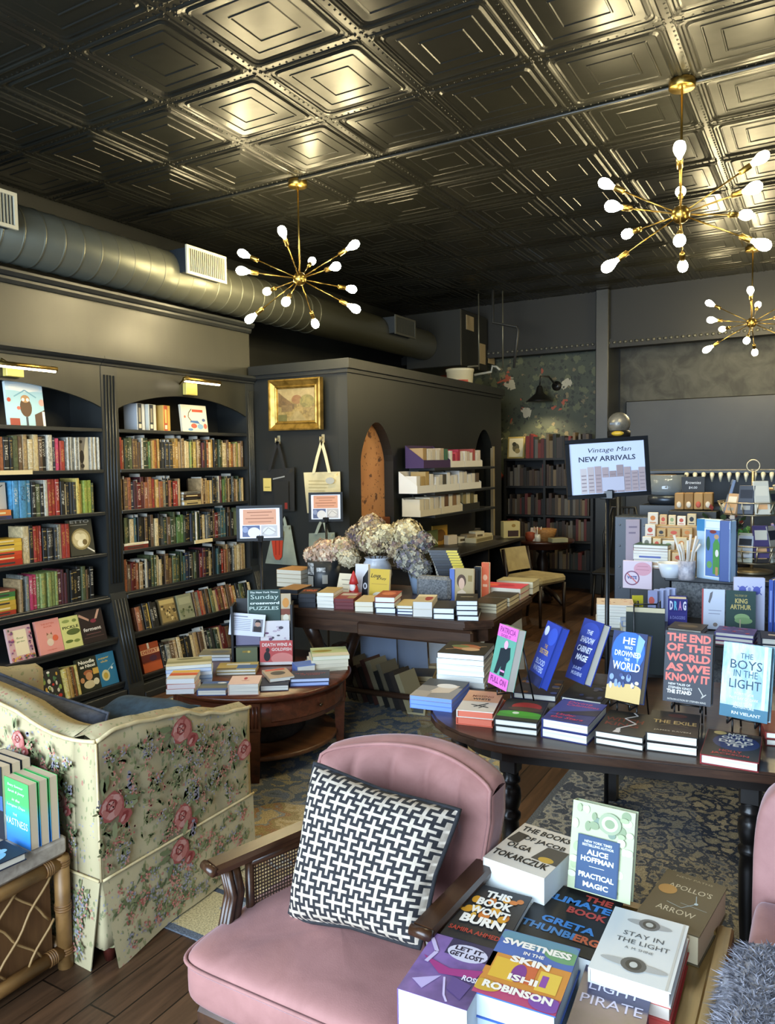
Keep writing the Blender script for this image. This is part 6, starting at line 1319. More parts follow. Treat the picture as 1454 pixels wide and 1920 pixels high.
on_rack('red book with a black hooded figure at the foot of the stepped rack', 0.46, 1.03, 0.001, 0.135, 0.0, 0.02, 8, dict(c='#b84a48', art=[('t','DEATH WINS A',0.52,0.84,0.9,0.14,'#e3d4cc',0.02),('t','GOLDFISH',0.66,0.64,0.6,0.13,'#e3d4cc',0.02),('e',0.22,0.36,0.1,0.2,'#231a1c'),('e',0.24,0.62,0.06,0.1,'#231a1c'),('e',0.68,0.26,0.34,0.24,'#d08078'),('r',0,0,1,0.12,'#d8d0cc')]))
on_rack('sage green boxed set with a gold clasp at the foot of the rack', 0.05, 0.42, 0.001, 0.105, 0.0, 0.03, 0, dict(c='#62684f', e='#62684f', art=[('r',0.3,0.74,0.7,0.84,'#8a7438'),('e',0.6,0.78,0.06,0.06,'#c9ac5c'),('r',0.05,0.0,0.95,0.1,'#565c46')]), 'boxed_set', 'boxed set')
on_rack('plain lavender-grey boxed set above the sage one', 0.03, 0.45, 0.109, 0.095, 0.055, 0.03, 0, dict(c='#7d7890', e='#7d7890'), 'boxed_set', 'boxed set')
up = Vector((0, 0, 1)); n = rx.cross(up)
Mn = frame3(ra+rx*(-0.03)+n*0.002-n*0.045+up*0.175, (rx+up*-0.10).normalized(), z=(n*1.0+up*0.15))
nt_ = thing('notice', 'tilted white printed notice with a small portrait photo on the rack', 'notice', M=Matrix.Translation(Mn.translation))
sh_ = MB().box((0, 0, -0.0012), (0.2, 0.125, 0), M=Mn).build('sheet', flat('#d6d9e8', 0.6), nt_)
print_on(sh_, Mn, 0.2, 0.125, 0, [('r',0.08,0.84,0.5,0.88,'#6d6f80')]+[('r',0.08,0.72-0.08*k,0.6,0.745-0.08*k,'#8a8da0') for k in range(7)]+[('r',0.66,0.2,0.94,0.78,'#7d7a80'),('r',0.69,0.2,0.91,0.45,'#2a2224'),('e',0.8,0.56,0.075,0.12,'#b58f7c'),('p',[(0.72,0.6),(0.74,0.72),(0.8,0.76),(0.87,0.72),(0.88,0.6),(0.84,0.64),(0.76,0.64)],'#1c1718')], 'print')
# ------------------------------------------------------------------ goods on the trestle table
G4 = 'book stacks on the trestle table'; z = MZ+0.0005
CR = '#d5cdb8'
pile('black hardcover with orange flame lettering on the left of the trestle table', (560,1139), (593,1139), z, 1113, 3, 0.2, [dict(c='#1e2026', e='#23252c'), dict(c='#1e2026', e='#23252c'), dict(c='#1c1a1c', e='#23252c', art=[('t','FIRE',0.5,0.6,0.8,0.2,'#b5562c',0.05),('l',[(0.1,0.3),(0.5,0.45),(0.9,0.3)],0.08,'#b5562c')])], G4, 0.02)
pile('tan-topped black-edged book at the far left of the trestle table', (523,1131), (559,1133), z, 1104, 3, 0.2, [dict(c='#1f2128', e='#202228')]*2+[dict(c='#8d6a44', e='#202228')], G4, 0.02)
pile('tan-covered book topping the white stack right of the black ones', (595,1139), (626,1140), z, 1111, 4, 0.21, [dict(c='#dcdcd6')]*3+[dict(c='#a08a5c', e='#e0e0dc')], G4, 0.02, True)
pile('maroon book with maroon edges in the middle of the trestle table front', (627,1142), (664,1143), z, 1122, 3, 0.22, [dict(c='#5f2428', e='#652a2e')]*2+[dict(c='#7a2a2a', e='#652a2e', art=[('r',0.1,0.5,0.9,0.8,'#a8a09a'),('r',0.6,0.1,1,0.4,'#8a7a50')])], G4, 0.02)
pile('cream paperback beside the maroon stack', (666,1146), (700,1147), z, 1128, 2, 0.22, [dict(c=CR, e='#d9d0ba'), dict(c='#b09c70', e='#d9d0ba')], G4, 0.02, True)
pile('book with a rust-red cover on white copies in front of the yellow card', (703,1150), (741,1151), z, 1119, 3, 0.22, [dict(c='#30343c', e='#dfe2e6'), dict(c='#30343c', e='#dfe2e6'), dict(c='#8a3f2c', e='#dfe2e6', art=[('e',0.5,0.55,0.35,0.25,'#b56a4c')])], G4, 0.04)
pile('slim navy book right of the rust-red covered stack', (744,1152), (774,1153), z, 1135, 3, 0.2, [dict(c='#2c3a58', e='#dcdfe4')]*2+[dict(c='#b5a270', e='#d8d4c8')], G4, 0.02)
pile('cream book with a red and green cover, thick pale block at the table front', (775,1156), (811,1157), z, 1128, 2, 0.23, [dict(c='#ccc7ba', e='#cfcbc2'), dict(c='#b0a284', e='#cfcbc2', art=[('e',0.7,0.5,0.2,0.3,'#8a3a34'),('r',0,0.7,1,1,'#c9bfa4')])], G4, 0.01, True)
pile('dark-covered book on the low two-book stack at the table front', (812,1161), (852,1162), z, 1140, 2, 0.23, [dict(c='#25282c', e='#e2e6ea'), dict(c='#35332f', e='#e2e6ea')], G4, 0.02)
pile('dark-covered book on the four-book stack at the table corner', (856,1164), (897,1165), z, 1126, 4, 0.22, [dict(c='#23262c', e='#e2e6ea')]*3+[dict(c='#2c2a28', e='#e2e6ea', art=[('r',0.2,0.5,0.8,0.6,'#7a7468')])], G4, 0.06)
# right-hand edge, piles seen past the corner
def edge_pile(label, u, v, wd, h, n, t, sp, rot=0):
    o = mt(u, v, z); M = frame3(o, ux, z=(0, 0, 1)) @ Matrix.Rotation(rot, 4, 'Z'); 
    for i in range(n):
        s_ = sp[min(i, len(sp)-1)]
        book(label if i == n-1 else lower(label, n-1-i), M @ Matrix.Translation((0, 0, t*i)), wd, h, t-0.0006, s_.get('c'), s_.get('e'), s_.get('art', ()), G4)
edge_pile('dark book with cream edges, nearest on the right edge of the trestle table', -0.06, 0.27, 0.15, 0.2, 3, 0.018, [dict(c='#b8ac90', e='#d5c9a8'), dict(c='#3a352e', e='#d5c9a8')])
edge_pile('dark book with cream edges, second along the right edge of the trestle table', -0.06, 0.49, 0.16, 0.2, 2, 0.026, [dict(c='#38332c', e='#d5c9a8')])
edge_pile('pink spined hardcover with a red cover on the right edge', -0.20, 0.72, 0.30, 0.2, 2, 0.035, [dict(c='#b84a72', e='#d9d2c0'), dict(c='#c04a5c', e='#d9d2c0', art=[('e',0.3,0.5,0.15,0.2,'#d2644c'),('e',0.6,0.5,0.18,0.2,'#a8384a')])])
edge_pile('cream-edged tan book at the far right corner of the trestle table', -0.12, 0.935, 0.24, 0.16, 2, 0.04, [dict(c='#2c2a26', e='#cfc6a8'), dict(c='#a39a78', e='#cfc6a8')])
def upright_at(name, label, cat, x0, x1, py, h, t, tilt, sp, zz=None, grp='things standing on the trestle table'):
    return stand(label, (x0, py if isinstance(py, (int, float)) else py[0]), (x1, py if isinstance(py, (int, float)) else py[1]), zz or z, h, t, tilt, sp, grp, name=name, cat=cat)
def mu(px, v):                                     # u of the sight line through column px on the row v behind the table edge
    d = ray(px, 1000); k = (Vector((O.x, O.y, 0))+vy*v).dot(vy)/d.dot(vy); return (d*k-Vector((O.x, O.y, 0))).dot(ux)
def row_at(name, label, cat, px0, px1, v, h, t, tilt, sp, zz=0.0):
    u0 = mu(px0, v); u1 = mu(px1, v); up = Vector((0, 0, 1)); n = ux.cross(up); th = R(tilt); y = up*math.cos(th)-n*math.sin(th); zl = ux.cross(y)
    o = mt(u0, v, z+zz+t*math.sin(th))
    return book(label, frame3(o-zl*t, ux, z=zl), u1-u0, h, t, sp.get('c'), sp.get('e'), sp.get('art', ()), 'things standing on the trestle table', cat=cat, name=name)
row_at('book', 'leaning cream notecard pad left of the red gnome ornament', 'book', 627, 658, 0.42, 0.15, 0.012, 24, dict(c='#cfc6ae', art=[('r',0.2,0.7,0.8,0.74,'#8a8474'),('r',0.3,0.5,0.9,0.53,'#8a8474'),('r',0.2,0.3,0.7,0.33,'#8a8474')]))
row_at('book', 'yellow paperback with handwritten black title on the trestle table', 'book', 690, 727, 0.40, 0.19, 0.02, 8, dict(c='#c9a93c', art=[('t','Love',0.3,0.78,0.5,0.13,'#2a2418',0.02,0.3),('t','& Fury',0.6,0.68,0.5,0.1,'#2a2418',0.02,0.3),('r',0.1,0.5,0.9,0.52,'#b0903a'),('e',0.5,0.15,0.3,0.1,'#cfc9b4')]))
row_at('book', 'white and black paperback with an oval portrait beside the gnome', 'book', 664, 688, 0.44, 0.21, 0.03, 4, dict(c='#d4d4d6', art=[('p',[(0.5,0),(1,0),(1,0.85),(0.6,0.6)],'#1d1f24'),('e',0.78,0.35,0.16,0.1,'#c9ccd2'),('e',0.78,0.35,0.07,0.06,'#2a2c30')]))
gu = mu(662, 0.36); g0 = mt(gu, 0.36, z); gn = thing('gnome_figure', 'small red and white gnome ornament in front of the white book', 'ornament', g0)
MB().lathe([(0.028, 0), (0.034, 0.02), (0.026, 0.08), (0.02, 0.10)], 14, M=Matrix.Translation(g0)).build('body', flat('#b02a2a', 0.4), gn)
MB().ball(g0+Vector((0, -0.012, 0.075)), (0.022, 0.018, 0.04), 10, 8).build('beard', flat('#dad5d0', 0.7), gn)
MB().lathe([(0.03, 0.10), (0.022, 0.13), (0.008, 0.17), (0.0, 0.185)], 14, M=Matrix.Translation(g0)).build('hat', flat('#b02a2a', 0.5), gn)
row_at('book', 'book with a woman’s portrait on a tan cover, standing behind the corner stacks', 'book', 852, 887, 0.52, 0.205, 0.02, 4, dict(c='#a8946a', art=[('e',0.35,0.62,0.25,0.2,'#4f3826'),('e',0.36,0.55,0.16,0.17,'#c9a58c'),('p',[(0.1,0),(0.15,0.3),(0.4,0.38),(0.6,0.3),(0.62,0)],'#c9b49a'),('r',0.7,0.62,0.92,0.8,'#8a7440')]))
row_at('book', 'blue-spined white copy left of the portrait book', 'book', 843, 852, 0.53, 0.2, 0.03, 0, dict(c='#5a72b5'))
row_at('book', 'black paperback with an orange back cover between the portrait and orange books', 'book', 888, 901, 0.62, 0.205, 0.03, 3, dict(c='#22252a', art=[('r',0.2,0.3,0.5,0.9,'#4a4e58')]))
row_at('book', 'orange paperback with cream title marks at the right of the row', 'book', 902, 916, 0.64, 0.23, 0.03, 3, dict(c='#c4562c', art=[('e',0.5,0.6,0.3,0.08,'#d8a07c'),('r',0.2,0.35,0.8,0.42,'#d8a07c')]))
u0 = mu(779, 0.5); u1 = mu(843, 0.5); fm = frame3(mt(u0, 0.5, z), ux, z=ux.cross(Vector((0, 0, 1))))
fb_ = MB().cbox((0, 0, -0.07), (u1-u0, 0.15, 0.0), 0.018, M=fm); tag(fb_.build('felt_bookend', m_tweed), 'rounded grey felt block standing in front of the twisted magazine stack', 'bookend')
# twisted stack of black and yellow magazines, fanned
NTW = 18
for i in range(NTW):
    k = i/(NTW-1.0); t = 0.0165; px = 838-34*k
    o = mt(mu(px, 0.62), 0.62, z+0.001+t*i)
    M = frame3(o, ux, z=(0, 0, 1)) @ Matrix.Rotation(R(40-24*k), 4, 'Z')
    rt = thing('magazine', 'black-spined magazine with a yellow flap, %s from the top of the fanned stack' % ordn(NTW-1-i), 'magazine', M=M, group='fanned magazine stack')
    MB().box((0, 0, 0), (0.18, 0.14, t-0.0006), M=M).build('cover', flat('#23262b' if i % 2 else '#2a2f38', 0.4), rt)
    MB().box((0.11, -0.0012, 0.001), (0.179, -0.0002, t-0.0016), M=M).build('flap', flat('#cdb83c', 0.5), rt)
    MB().box((-0.0012, 0.002, 0.001), (-0.0002, 0.138, t-0.0016), M=M).build('page_block', m_page, rt)
# left back pile and vases
edge_pile('tan-topped cream book on the back left pile beside the collage planter', mu(517, 0.62)-0.0, 0.62, 0.2, 0.2, 4, 0.03, [dict(c='#9a8a66', e=CR)]*3+[dict(c='#a87f50', e=CR)])
def vase(label, px, v, prof, m, name='vase'):
    p = mt(mu(px, v), v, z); o = MB().lathe(prof, 28, M=Matrix.Translation(p)).build(name, m, at=tuple(p)); tag(o, label, 'vase', 'vases of dried hydrangeas'); return p
v1 = vase('rounded white ceramic vase of dried hydrangeas', 706, 0.78, [(0.05, 0), (0.085, 0.04), (0.105, 0.10), (0.098, 0.16), (0.075, 0.20), (0.085, 0.215), (0.078, 0.213), (0.06, 0.19), (0.05, 0.10)], mottled('white_glaze', '#b9c0cc', '#d6dae0', 12, 0.25))
v2 = vase('pale blue-grey tapered vase right of the white vase', 783, 0.72, [(0.035, 0), (0.045, 0.05), (0.062, 0.13), (0.066, 0.17), (0.058, 0.168), (0.04, 0.06)], flat('#8496ac', 0.35))
v3 = vase('dark planter collaged with black and white pictures', 607, 0.72, [(0.10, 0), (0.11, 0.02), (0.12, 0.19), (0.105, 0.19), (0.095, 0.03)], flat('#26292b', 0.4), 'planter')
cp = MB(); 
for k, (a_, z0, z1, w_) in enumerate(((-118, 0.10, 0.18, 0.5), (-118, 0.02, 0.09, 0.45), (-80, 0.12, 0.15, 0.5), (-62, 0.04, 0.10, 0.3))):
    r_ = 0.1245
    for s_ in range(4):
        a0 = R(a_)+w_*s_/4; a1 = R(a_)+w_*(s_+1)/4
        cp.add([(v3.x+r_*math.cos(q), v3.y+r_*math.sin(q), v3.z+zz) for q, zz in ((a0, z0), (a1, z0), (a1, z1), (a0, z1))], [(0, 1, 2, 3)], k % 2)
pl_ = [o for o in bpy.data.objects if o.name == 'planter'][0]
o = cp.build('picture_panel', [mottled('bw_print', '#2a2a2a', '#c9c9c4', 40, 0.5), flat('#8d8a80', 0.5)], pl_)
def hydrangea(label, px, py, v, rpx, cols, base, seed):
    r_ = random.Random(seed); d = ray(px, py); k = (Vector((O.x, O.y, 0))+vy*v).dot(vy)/d.dot(vy); c = Vector((0, 0, EYE))+d*k
    rad = rpx/FPX*k*d.dot(FW)
    h = thing('hydrangea', label, 'flower', tuple(base), group='dried hydrangeas on the trestle table')
    b = MB(); N = int(150+rad*1400)
    for i in range(N):
        zz = 1-2*(i+0.5)/N; a_ = i*2.39996; rr = math.sqrt(max(0, 1-zz*zz)); n_ = Vector((rr*math.cos(a_), rr*math.sin(a_), zz*0.85))
        p = c+n_*rad*r_.uniform(0.82, 1.06); n_.normalize()
        t1 = n_.cross(Vector((0.3, 0.2, 1))).normalized(); t2 = n_.cross(t1); rot = r_.uniform(0, 6.28); s_ = 0.0125*r_.uniform(0.8, 1.35); mi = r_.randrange(len(cols))
        tilt = n_+Vector((r_.uniform(-.5, .5), r_.uniform(-.5, .5), r_.uniform(-.5, .5)))*0.7; t1 = tilt.cross(Vector((0.3, 0.2, 1))).normalized(); t2 = tilt.cross(t1).normalized()
        for q in range(4):
            an = rot+q*math.pi/2; e = t1*math.cos(an)+t2*math.sin(an); f = -t1*math.sin(an)+t2*math.cos(an)
            b.add([p, p+e*s_*0.6+f*s_*0.55+n_*0.002, p+e*s_*1.25+n_*0.004, p+e*s_*0.6-f*s_*0.55+n_*0.002], [(0, 1, 2, 3)], mi)
    b.ball(c, rad*0.8, 12, 8, 0)
    b.build('flower_head', [flat(q, 0.9, spec=0.2) for q in cols], h, fix=False)
    MB().tube([c-Vector((0, 0, rad*0.5)), c.lerp(Vector(base), 0.6)+Vector((0, 0, 0.02)), Vector(base)+Vector((0, 0, 0.04))], 0.004, 6).build('stem', flat('#4a4030', 0.8), h)
PK = ['#cdb199', '#dac8ae', '#bd9c88', '#a99078']; TN = ['#97836a', '#ac9a78', '#7d6c58', '#c4b392', '#857068']; YL = ['#cfc198', '#bdae84', '#dccfa8', '#94866a']; GB = ['#7d7d76', '#96958a', '#60605e', '#aaa592', '#74707a']; PU = ['#5f5058', '#7a6a68', '#8a7a68', '#4a4448']
for i, (px, py, v, rp, cc, bs, lab) in enumerate(((612,1036,0.72,30,PK,v3,'pinkish cream hydrangea head low on the left above the collage planter'),(588,1040,0.75,18,PK,v3,'small pink hydrangea head at the far left of the bouquet'),(645,1028,0.74,26,PK+YL,v3,'cream hydrangea head between planter and white vase'),(655,1046,0.70,20,['#c4b596','#a89a7c','#d2c6a6'],v3,'drooping pale hydrangea head left of the white vase'),
     (697,988,0.80,27,TN,v1,'brownish hydrangea head topping the bouquet'),(672,1005,0.82,24,TN+PU,v1,'tan hydrangea head upper left in the white vase'),(700,1014,0.72,30,YL+TN,v1,'large yellow-tan hydrangea head spilling over the white vase'),(732,1010,0.84,22,PU,v1,'purple-brown hydrangea head deep in the middle'),(762,1000,0.80,31,YL,v1,'creamy yellow hydrangea head upper right of the bouquet'),
     (745,1028,0.76,22,TN,v1,'tan hydrangea head between the yellow and grey heads'),(790,1018,0.78,24,PU+GB,v2,'dusky purple hydrangea head at the right end'),(768,1046,0.68,28,GB,v2,'grey-green hydrangea head low over the blue vase'),(787,1066,0.66,22,GB,v2,'small grey hydrangea head hanging by the blue vase'),(722,1000,0.72,20,YL,v1,'small yellow hydrangea head in front of the purple-brown one'))):
    hydrangea(lab, px, py, v, rp, cc, bs+Vector((0, 0, 0.1)), 100+i)
# things under the trestle table
pa = [('#8797b2', 680, 748, 1300, 0.62, 'wide blue-grey panel leaning under the trestle table'), ('#7686a2', 750, 806, 1292, 0.6, 'blue-grey panel behind the wide one under the trestle table'), ('#8d9ab0', 808, 875, 1282, 0.58, 'pale blue-grey panel near the right leg under the trestle table'), ('#8d8f8d', 905, 985, 1262, 0.55, 'pale grey panel propped at the right end under the trestle table')]
for i, (cc, x0, x1, py, h, lab) in enumerate(pa):
    p = PZ(x0, py, 0.007); q = PZ(x1, py-4, 0.007); x = (q-p).normalized(); n = x.cross(Vector((0, 0, 1)))
    M = frame3(p, x, z=(n+Vector((0, 0, 0.2))).normalized()); o = MB().cbox((0, 0, -0.02), ((q-p).length, h, 0), 0.003, M=M)
    tag(o.build('panel', mottled('panel_%d' % i, cc, '#%02x%02x%02x' % tuple(min(255, int(int(cc[k:k+2], 16)*1.12)) for k in (1, 3, 5)), 2, 0.4)), lab, 'panel', 'panels under the trestle table')
fl0 = PZ(655, 1312, 0.007); fl1 = PZ(775, 1340, 0.007); fx = (fl1-fl0).normalized(); fl = (fl1-fl0).length
cc = ['#23211f','#2c2a26','#5f5642','#3a2320','#201e1c','#4a2a22','#8a7f64','#1d1c1b','#6d6450','#2a2624','#38302a','#a39672']
pos = 0.0
for i, c in enumerate(cc):
    t = fl/len(cc)*rng.uniform(0.75, 1.05); hgt = rng.uniform(0.24, 0.31)
    M = frame3(fl0+fx*(pos)+Vector((0, 0, 0.002)), fx, z=(0, 0, 1)) @ Matrix.Rotation(R(-24), 4, 'Y') @ Matrix(((1, 0, 0, 0), (0, 0, -1, 0), (0, 1, 0, 0), (0, 0, 0, 1)))
    # local: x thickness, y up, z towards the camera
    b_ = thing('book', 'old book leaning left on the floor under the trestle table, %s from the left' % ordn(i), 'book', M=M, group='books leaning on the floor')
    MB().box((0, 0, -0.17), (0.002, hgt, 0), M=M).box((t-0.002, 0, -0.17), (t, hgt, 0), M=M).box((0.002, 0, -0.002), (t-0.002, hgt, 0), M=M).build('cover', flat(c, 0.6), b_)
    MB().box((0.0022, 0.003, -0.167), (t-0.0022, hgt-0.004, -0.0022), M=M).build('page_block', m_old, b_)
    pos += fl/len(cc)
for i, (x0, x1, py, c) in enumerate(((765, 812, 1305, '#3a3835'), (772, 818, 1283, '#6d665a'))):
    a = PZ(x0, py, 0.007); b = PZ(x1, py+2, 0.007); x = (b-a).normalized()
    for k in range(4): book('%s book %s in the flat pile on the floor beside the leaning books' % (['dark', 'grey-tan'][i], ['lowest', 'second', 'third', 'topmost'][k]), frame3(a+Vector((0, 0, 0.035*k+0.001)), x, z=(0, 0, 1)), (b-a).length, 0.2, 0.034, c if k % 2 else '#211f1d', m_old, (), 'flat piles on the floor')
fa = PZ(764, 1338, 0.007); fb2 = PZ(797, 1342, 0.007); M = frame3(fa, (fb2-fa), z=(fb2-fa).cross(Vector((0, 0, 1)))+Vector((0, 0, 0.04)))
w_ = (fb2-fa).length; f = MB()
for p, q in (((0, 0, -0.01), (w_, 0.012, 0)), ((0, 0.06, -0.01), (w_, 0.072, 0)), ((0, 0.012, -0.01), (0.012, 0.06, 0)), ((w_-0.012, 0.012, -0.01), (w_, 0.06, 0))): f.box(p, q, 0, M)
f.box((0.012, 0.012, -0.009), (w_-0.012, 0.06, -0.006), 1, M)
tag(f.build('framed_photo', [flat('#b5a578', 0.5), flat('#3a3f40', 0.4)]), 'small cream framed photo standing on the rug by the oval table', 'photo')
# ------------------------------------------------------------------ soft furniture
def velvet(name, c0, c1, sheen=0.3):
    m, nt, b = _new(name)
    f = noise(nt, coords(nt, 'Object', (3, 3, 3)), 3.0, 4, 0.6, 0.5)
    lk(nt, ramp(nt, f, [(0.3, c0), (0.7, c1)]).outputs[0], b.inputs['Base Color'])
    b.inputs['Roughness'].default_value = 0.75; b.inputs['Sheen Weight'].default_value = sheen
    b.inputs['Sheen Roughness'].default_value = 0.35; b.inputs['Sheen Tint'].default_value = (0.92, 0.86, 1.0, 1)
    f2 = noise(nt, coords(nt, 'Object', (1, 1, 1)), 300, 2); bump(nt, b, f2, 0.15, 0.002)
    return m
m_pink = velvet('pink_velvet', '#8d6059', '#a1716a')
m_wal = wood('walnut_frame', '#2c1a10', '#4a2f1c', 1, 0.28)
m_cane = mottled('dark_cane', '#22150e', '#3d2819', 40, 0.6)
# --- armchair, facing the camera
ac = thing('armchair', 'pink velvet armchair with cane sides and walnut arms in the foreground', 'armchair', (-1.0, 1.5, 0))
def puff(mb, c, hx, hy, hz, e=0.35, nu=28, nv=14, warp=None):
    def fn(u, v):
        a = 2*math.pi*u; t = math.pi*(v-0.5)
        def sp(x, p): return math.copysign(abs(x)**p, x)
        x = sp(math.cos(t), e*0.9)*sp(math.cos(a), e); y = sp(math.cos(t), e*0.9)*sp(math.sin(a), e); z = sp(math.sin(t), e*1.5)
        p = Vector((c[0]+hx*x, c[1]+hy*y, c[2]+hz*z))
        return warp(p, x, y, z)[:] if warp else p[:]
    return mb.grid(fn, nu, nv)
def seat_warp(p, x, y, z):
    # wider at the front, crowned top, soft creases running back
    k = 0.5-0.5*y
    p.x += x*0.02*k
    if z > 0: p.z += 0.022*(1-x*x*0.8)*(1-y*y*0.8)+0.0035*math.sin(26*p.x+9*p.y)*(1-x*x)*(0.5+0.5*k)
    return p
b = puff(MB(), (-1.0, 1.475, 0.395), 0.285, 0.245, 0.065, 0.22, 56, 22, seat_warp)
st_ = b.build('seat_cushion', m_pink, ac)
cord = MB(); pts = []
for k in range(49):
    a = 2*math.pi*k/48; sp = lambda x, p: math.copysign(abs(x)**p, x)
    y = sp(math.sin(a), 0.22); kk = 0.5-0.5*y; x = sp(math.cos(a), 0.22)
    pts.append((-1.0+x*(0.288+0.02*kk), 1.475+0.248*y, 0.437))
cord.tube(pts, 0.005, 6); cord.build('piping', m_pink, st_)
MB().cbox((-1.265, 1.25, 0.27), (-0.735, 1.72, 0.325), 0.008).build('seat_rail', m_wal, ac)
for x, y in ((-1.24, 1.275), (-0.76, 1.275), (-1.2, 1.70), (-0.8, 1.70)):
    MB().cbox((x-0.022, y-0.022, 0.24), (x+0.022, y+0.022, 0.268), 0.004).tube([(x, y, 0.26), (x, y, 0.0)], [0.020, 0.013], 12).build('leg', m_wal, ac)
# tufted back
def back_pt(u, v, front):
    th = R(18)
    wd = 0.225+0.045*v-0.012*max(0, v-0.8)/0.2
    top = 0.345+0.045*math.sin(math.pi*u)**0.4
    z = 0.43+top*v
    x = -0.955+(u-0.5)*2*wd
    y0 = 1.66+math.tan(th)*(z-0.43)*0.42+0.09*math.sin(math.pi*u)
    if front:
        edge = min(u, 1-u, v*1.2, 1-v)*8; puffy = min(1, max(0, edge))**0.6
        y0 -= 0.045*puffy+0.006
        ch = abs(math.sin(math.pi*5*u)); y0 += (0.016*(1-ch)**2.0)*puffy*(0.4+0.6*v)
        for bu in (0.2, 0.4, 0.6, 0.8):
            d2 = ((u-bu)*0.5)**2+((v-0.62)*0.42)**2; y0 += 0.022*math.exp(-d2/0.0006)
    else: y0 += 0.085
    return (x, y0, z)
NU, NV = 60, 30
b = MB().grid(lambda u, v: back_pt(u, v, True), NU, NV).grid(lambda u, v: back_pt(u, v, False), NU, NV)
for us in (0, 1):
    b.grid(lambda s, v, us=us: tuple(Vector(back_pt(us, v, True)).lerp(Vector(back_pt(us, v, False)), s)), 4, NV)
for vs_ in (0, 1):
    b.grid(lambda u, s, vs_=vs_: tuple(Vector(back_pt(u, vs_, True)).lerp(Vector(back_pt(u, vs_, False)), s)+Vector((0, 0, (0.012 if vs_ else 0)*math.sin(math.pi*s)))), NU, 4)
bk = b.build('backrest', m_pink, ac)
MB().tube([Vector(back_pt(0.01, v/20, True))+Vector((0, -0.002, 0)) for v in range(0, 21)]+[Vector(back_pt(u/30, 1.0, True))+Vector((0, -0.002, 0.002)) for u in range(1, 30)]+[Vector(back_pt(0.99, 1-v/20, True))+Vector((0, -0.002, 0)) for v in range(0, 21)], 0.005, 6).build('piping', m_pink, bk)
for s, (f, r) in enumerate((((-1.292, 1.375, 0.605), (-1.178, 1.70, 0.615)), ((-0.722, 1.40, 0.605), (-0.70, 1.73, 0.615)))):
    f = Vector(f); r = Vector(r); d = (r-f).normalized(); n = Vector((d.y, -d.x, 0))*(1 if s == 0 else -1)
    # n points away from the sitter on the left arm
    b = MB(); sec = [(-0.024, -0.014), (0.024, -0.014), (0.027, 0.0), (0.022, 0.012), (-0.022, 0.012), (-0.027, 0.0)]
    vs_ = []; 
    for p in (f-d*0.02, f+d*0.02, r): vs_ += [tuple(p+n*a+Vector((0, 0, c))) for a, c in sec]
    fs_ = [tuple(range(5, -1, -1)), tuple(range(12, 18))]
    for i in range(2):
        for k in range(6): fs_.append((i*6+k, i*6+(k+1) % 6, i*6+6+(k+1) % 6, i*6+6+k))
    b.add(vs_, fs_)
    b.tube([f-d*0.028+n*0.026, f-d*0.028-n*0.026], 0.012, 14)
    b.build('armrest', m_wal, ac)
    # fluted front support curving down to the seat rail
    g = MB()
    base = Vector((-1.262 if s == 0 else -0.738, 1.30, 0.325))
    cvs = [f+Vector((0, 0.02, -0.018)), f+d*0.03+Vector((0, 0, -0.09)), (f+base)/2+Vector((0, 0.035, -0.02)), base+Vector((0, 0.02, 0.08)), base]
    for o in (-0.015, 0, 0.015): g.tube([Vector(p)+n*o for p in cvs], 0.0095, 8)
    g.tube([Vector(p)+d*0.02 for p in cvs], 0.018, 8)
    g.build('arm_support', m_wal, ac)
    # cane panel: woven grid of fine strips in a frame
    c = MB(); c0 = f+d*0.085+Vector((0, 0, -0.02)); c1 = r+Vector((0, 0, -0.02)); z0 = 0.335
    L = (c1-c0).length; Hh = c0.z-z0
    def cp_(a, h): q = c0+d*(a*L); return Vector((q.x, q.y, z0+Hh*h))
    c.tube([cp_(0, 0), cp_(0, 1)], 0.012, 6); c.tube([cp_(1, 0), cp_(1, 1)], 0.012, 6); c.tube([cp_(0, 0), cp_(1, 0)], 0.012, 6); c.tube([cp_(0, 0.97), cp_(1, 0.97)], 0.012, 6)
    fr_ = c.build('cane_frame', m_wal, ac)
    c = MB(); na, nh = 30, 26
    for i in range(1, na): 
        a = i/na; c.tube([cp_(a, 0.01), cp_(a, 0.96)], 0.0022, 4, caps=False)
    for i in range(1, nh):
        h = i/nh*0.96; c.tube([cp_(0.01, h)+n*0.002, cp_(0.99, h)+n*0.002], 0.0022, 4, caps=False)
    tag(c.build('cane_weave', m_cane, fr_), kind='stuff')
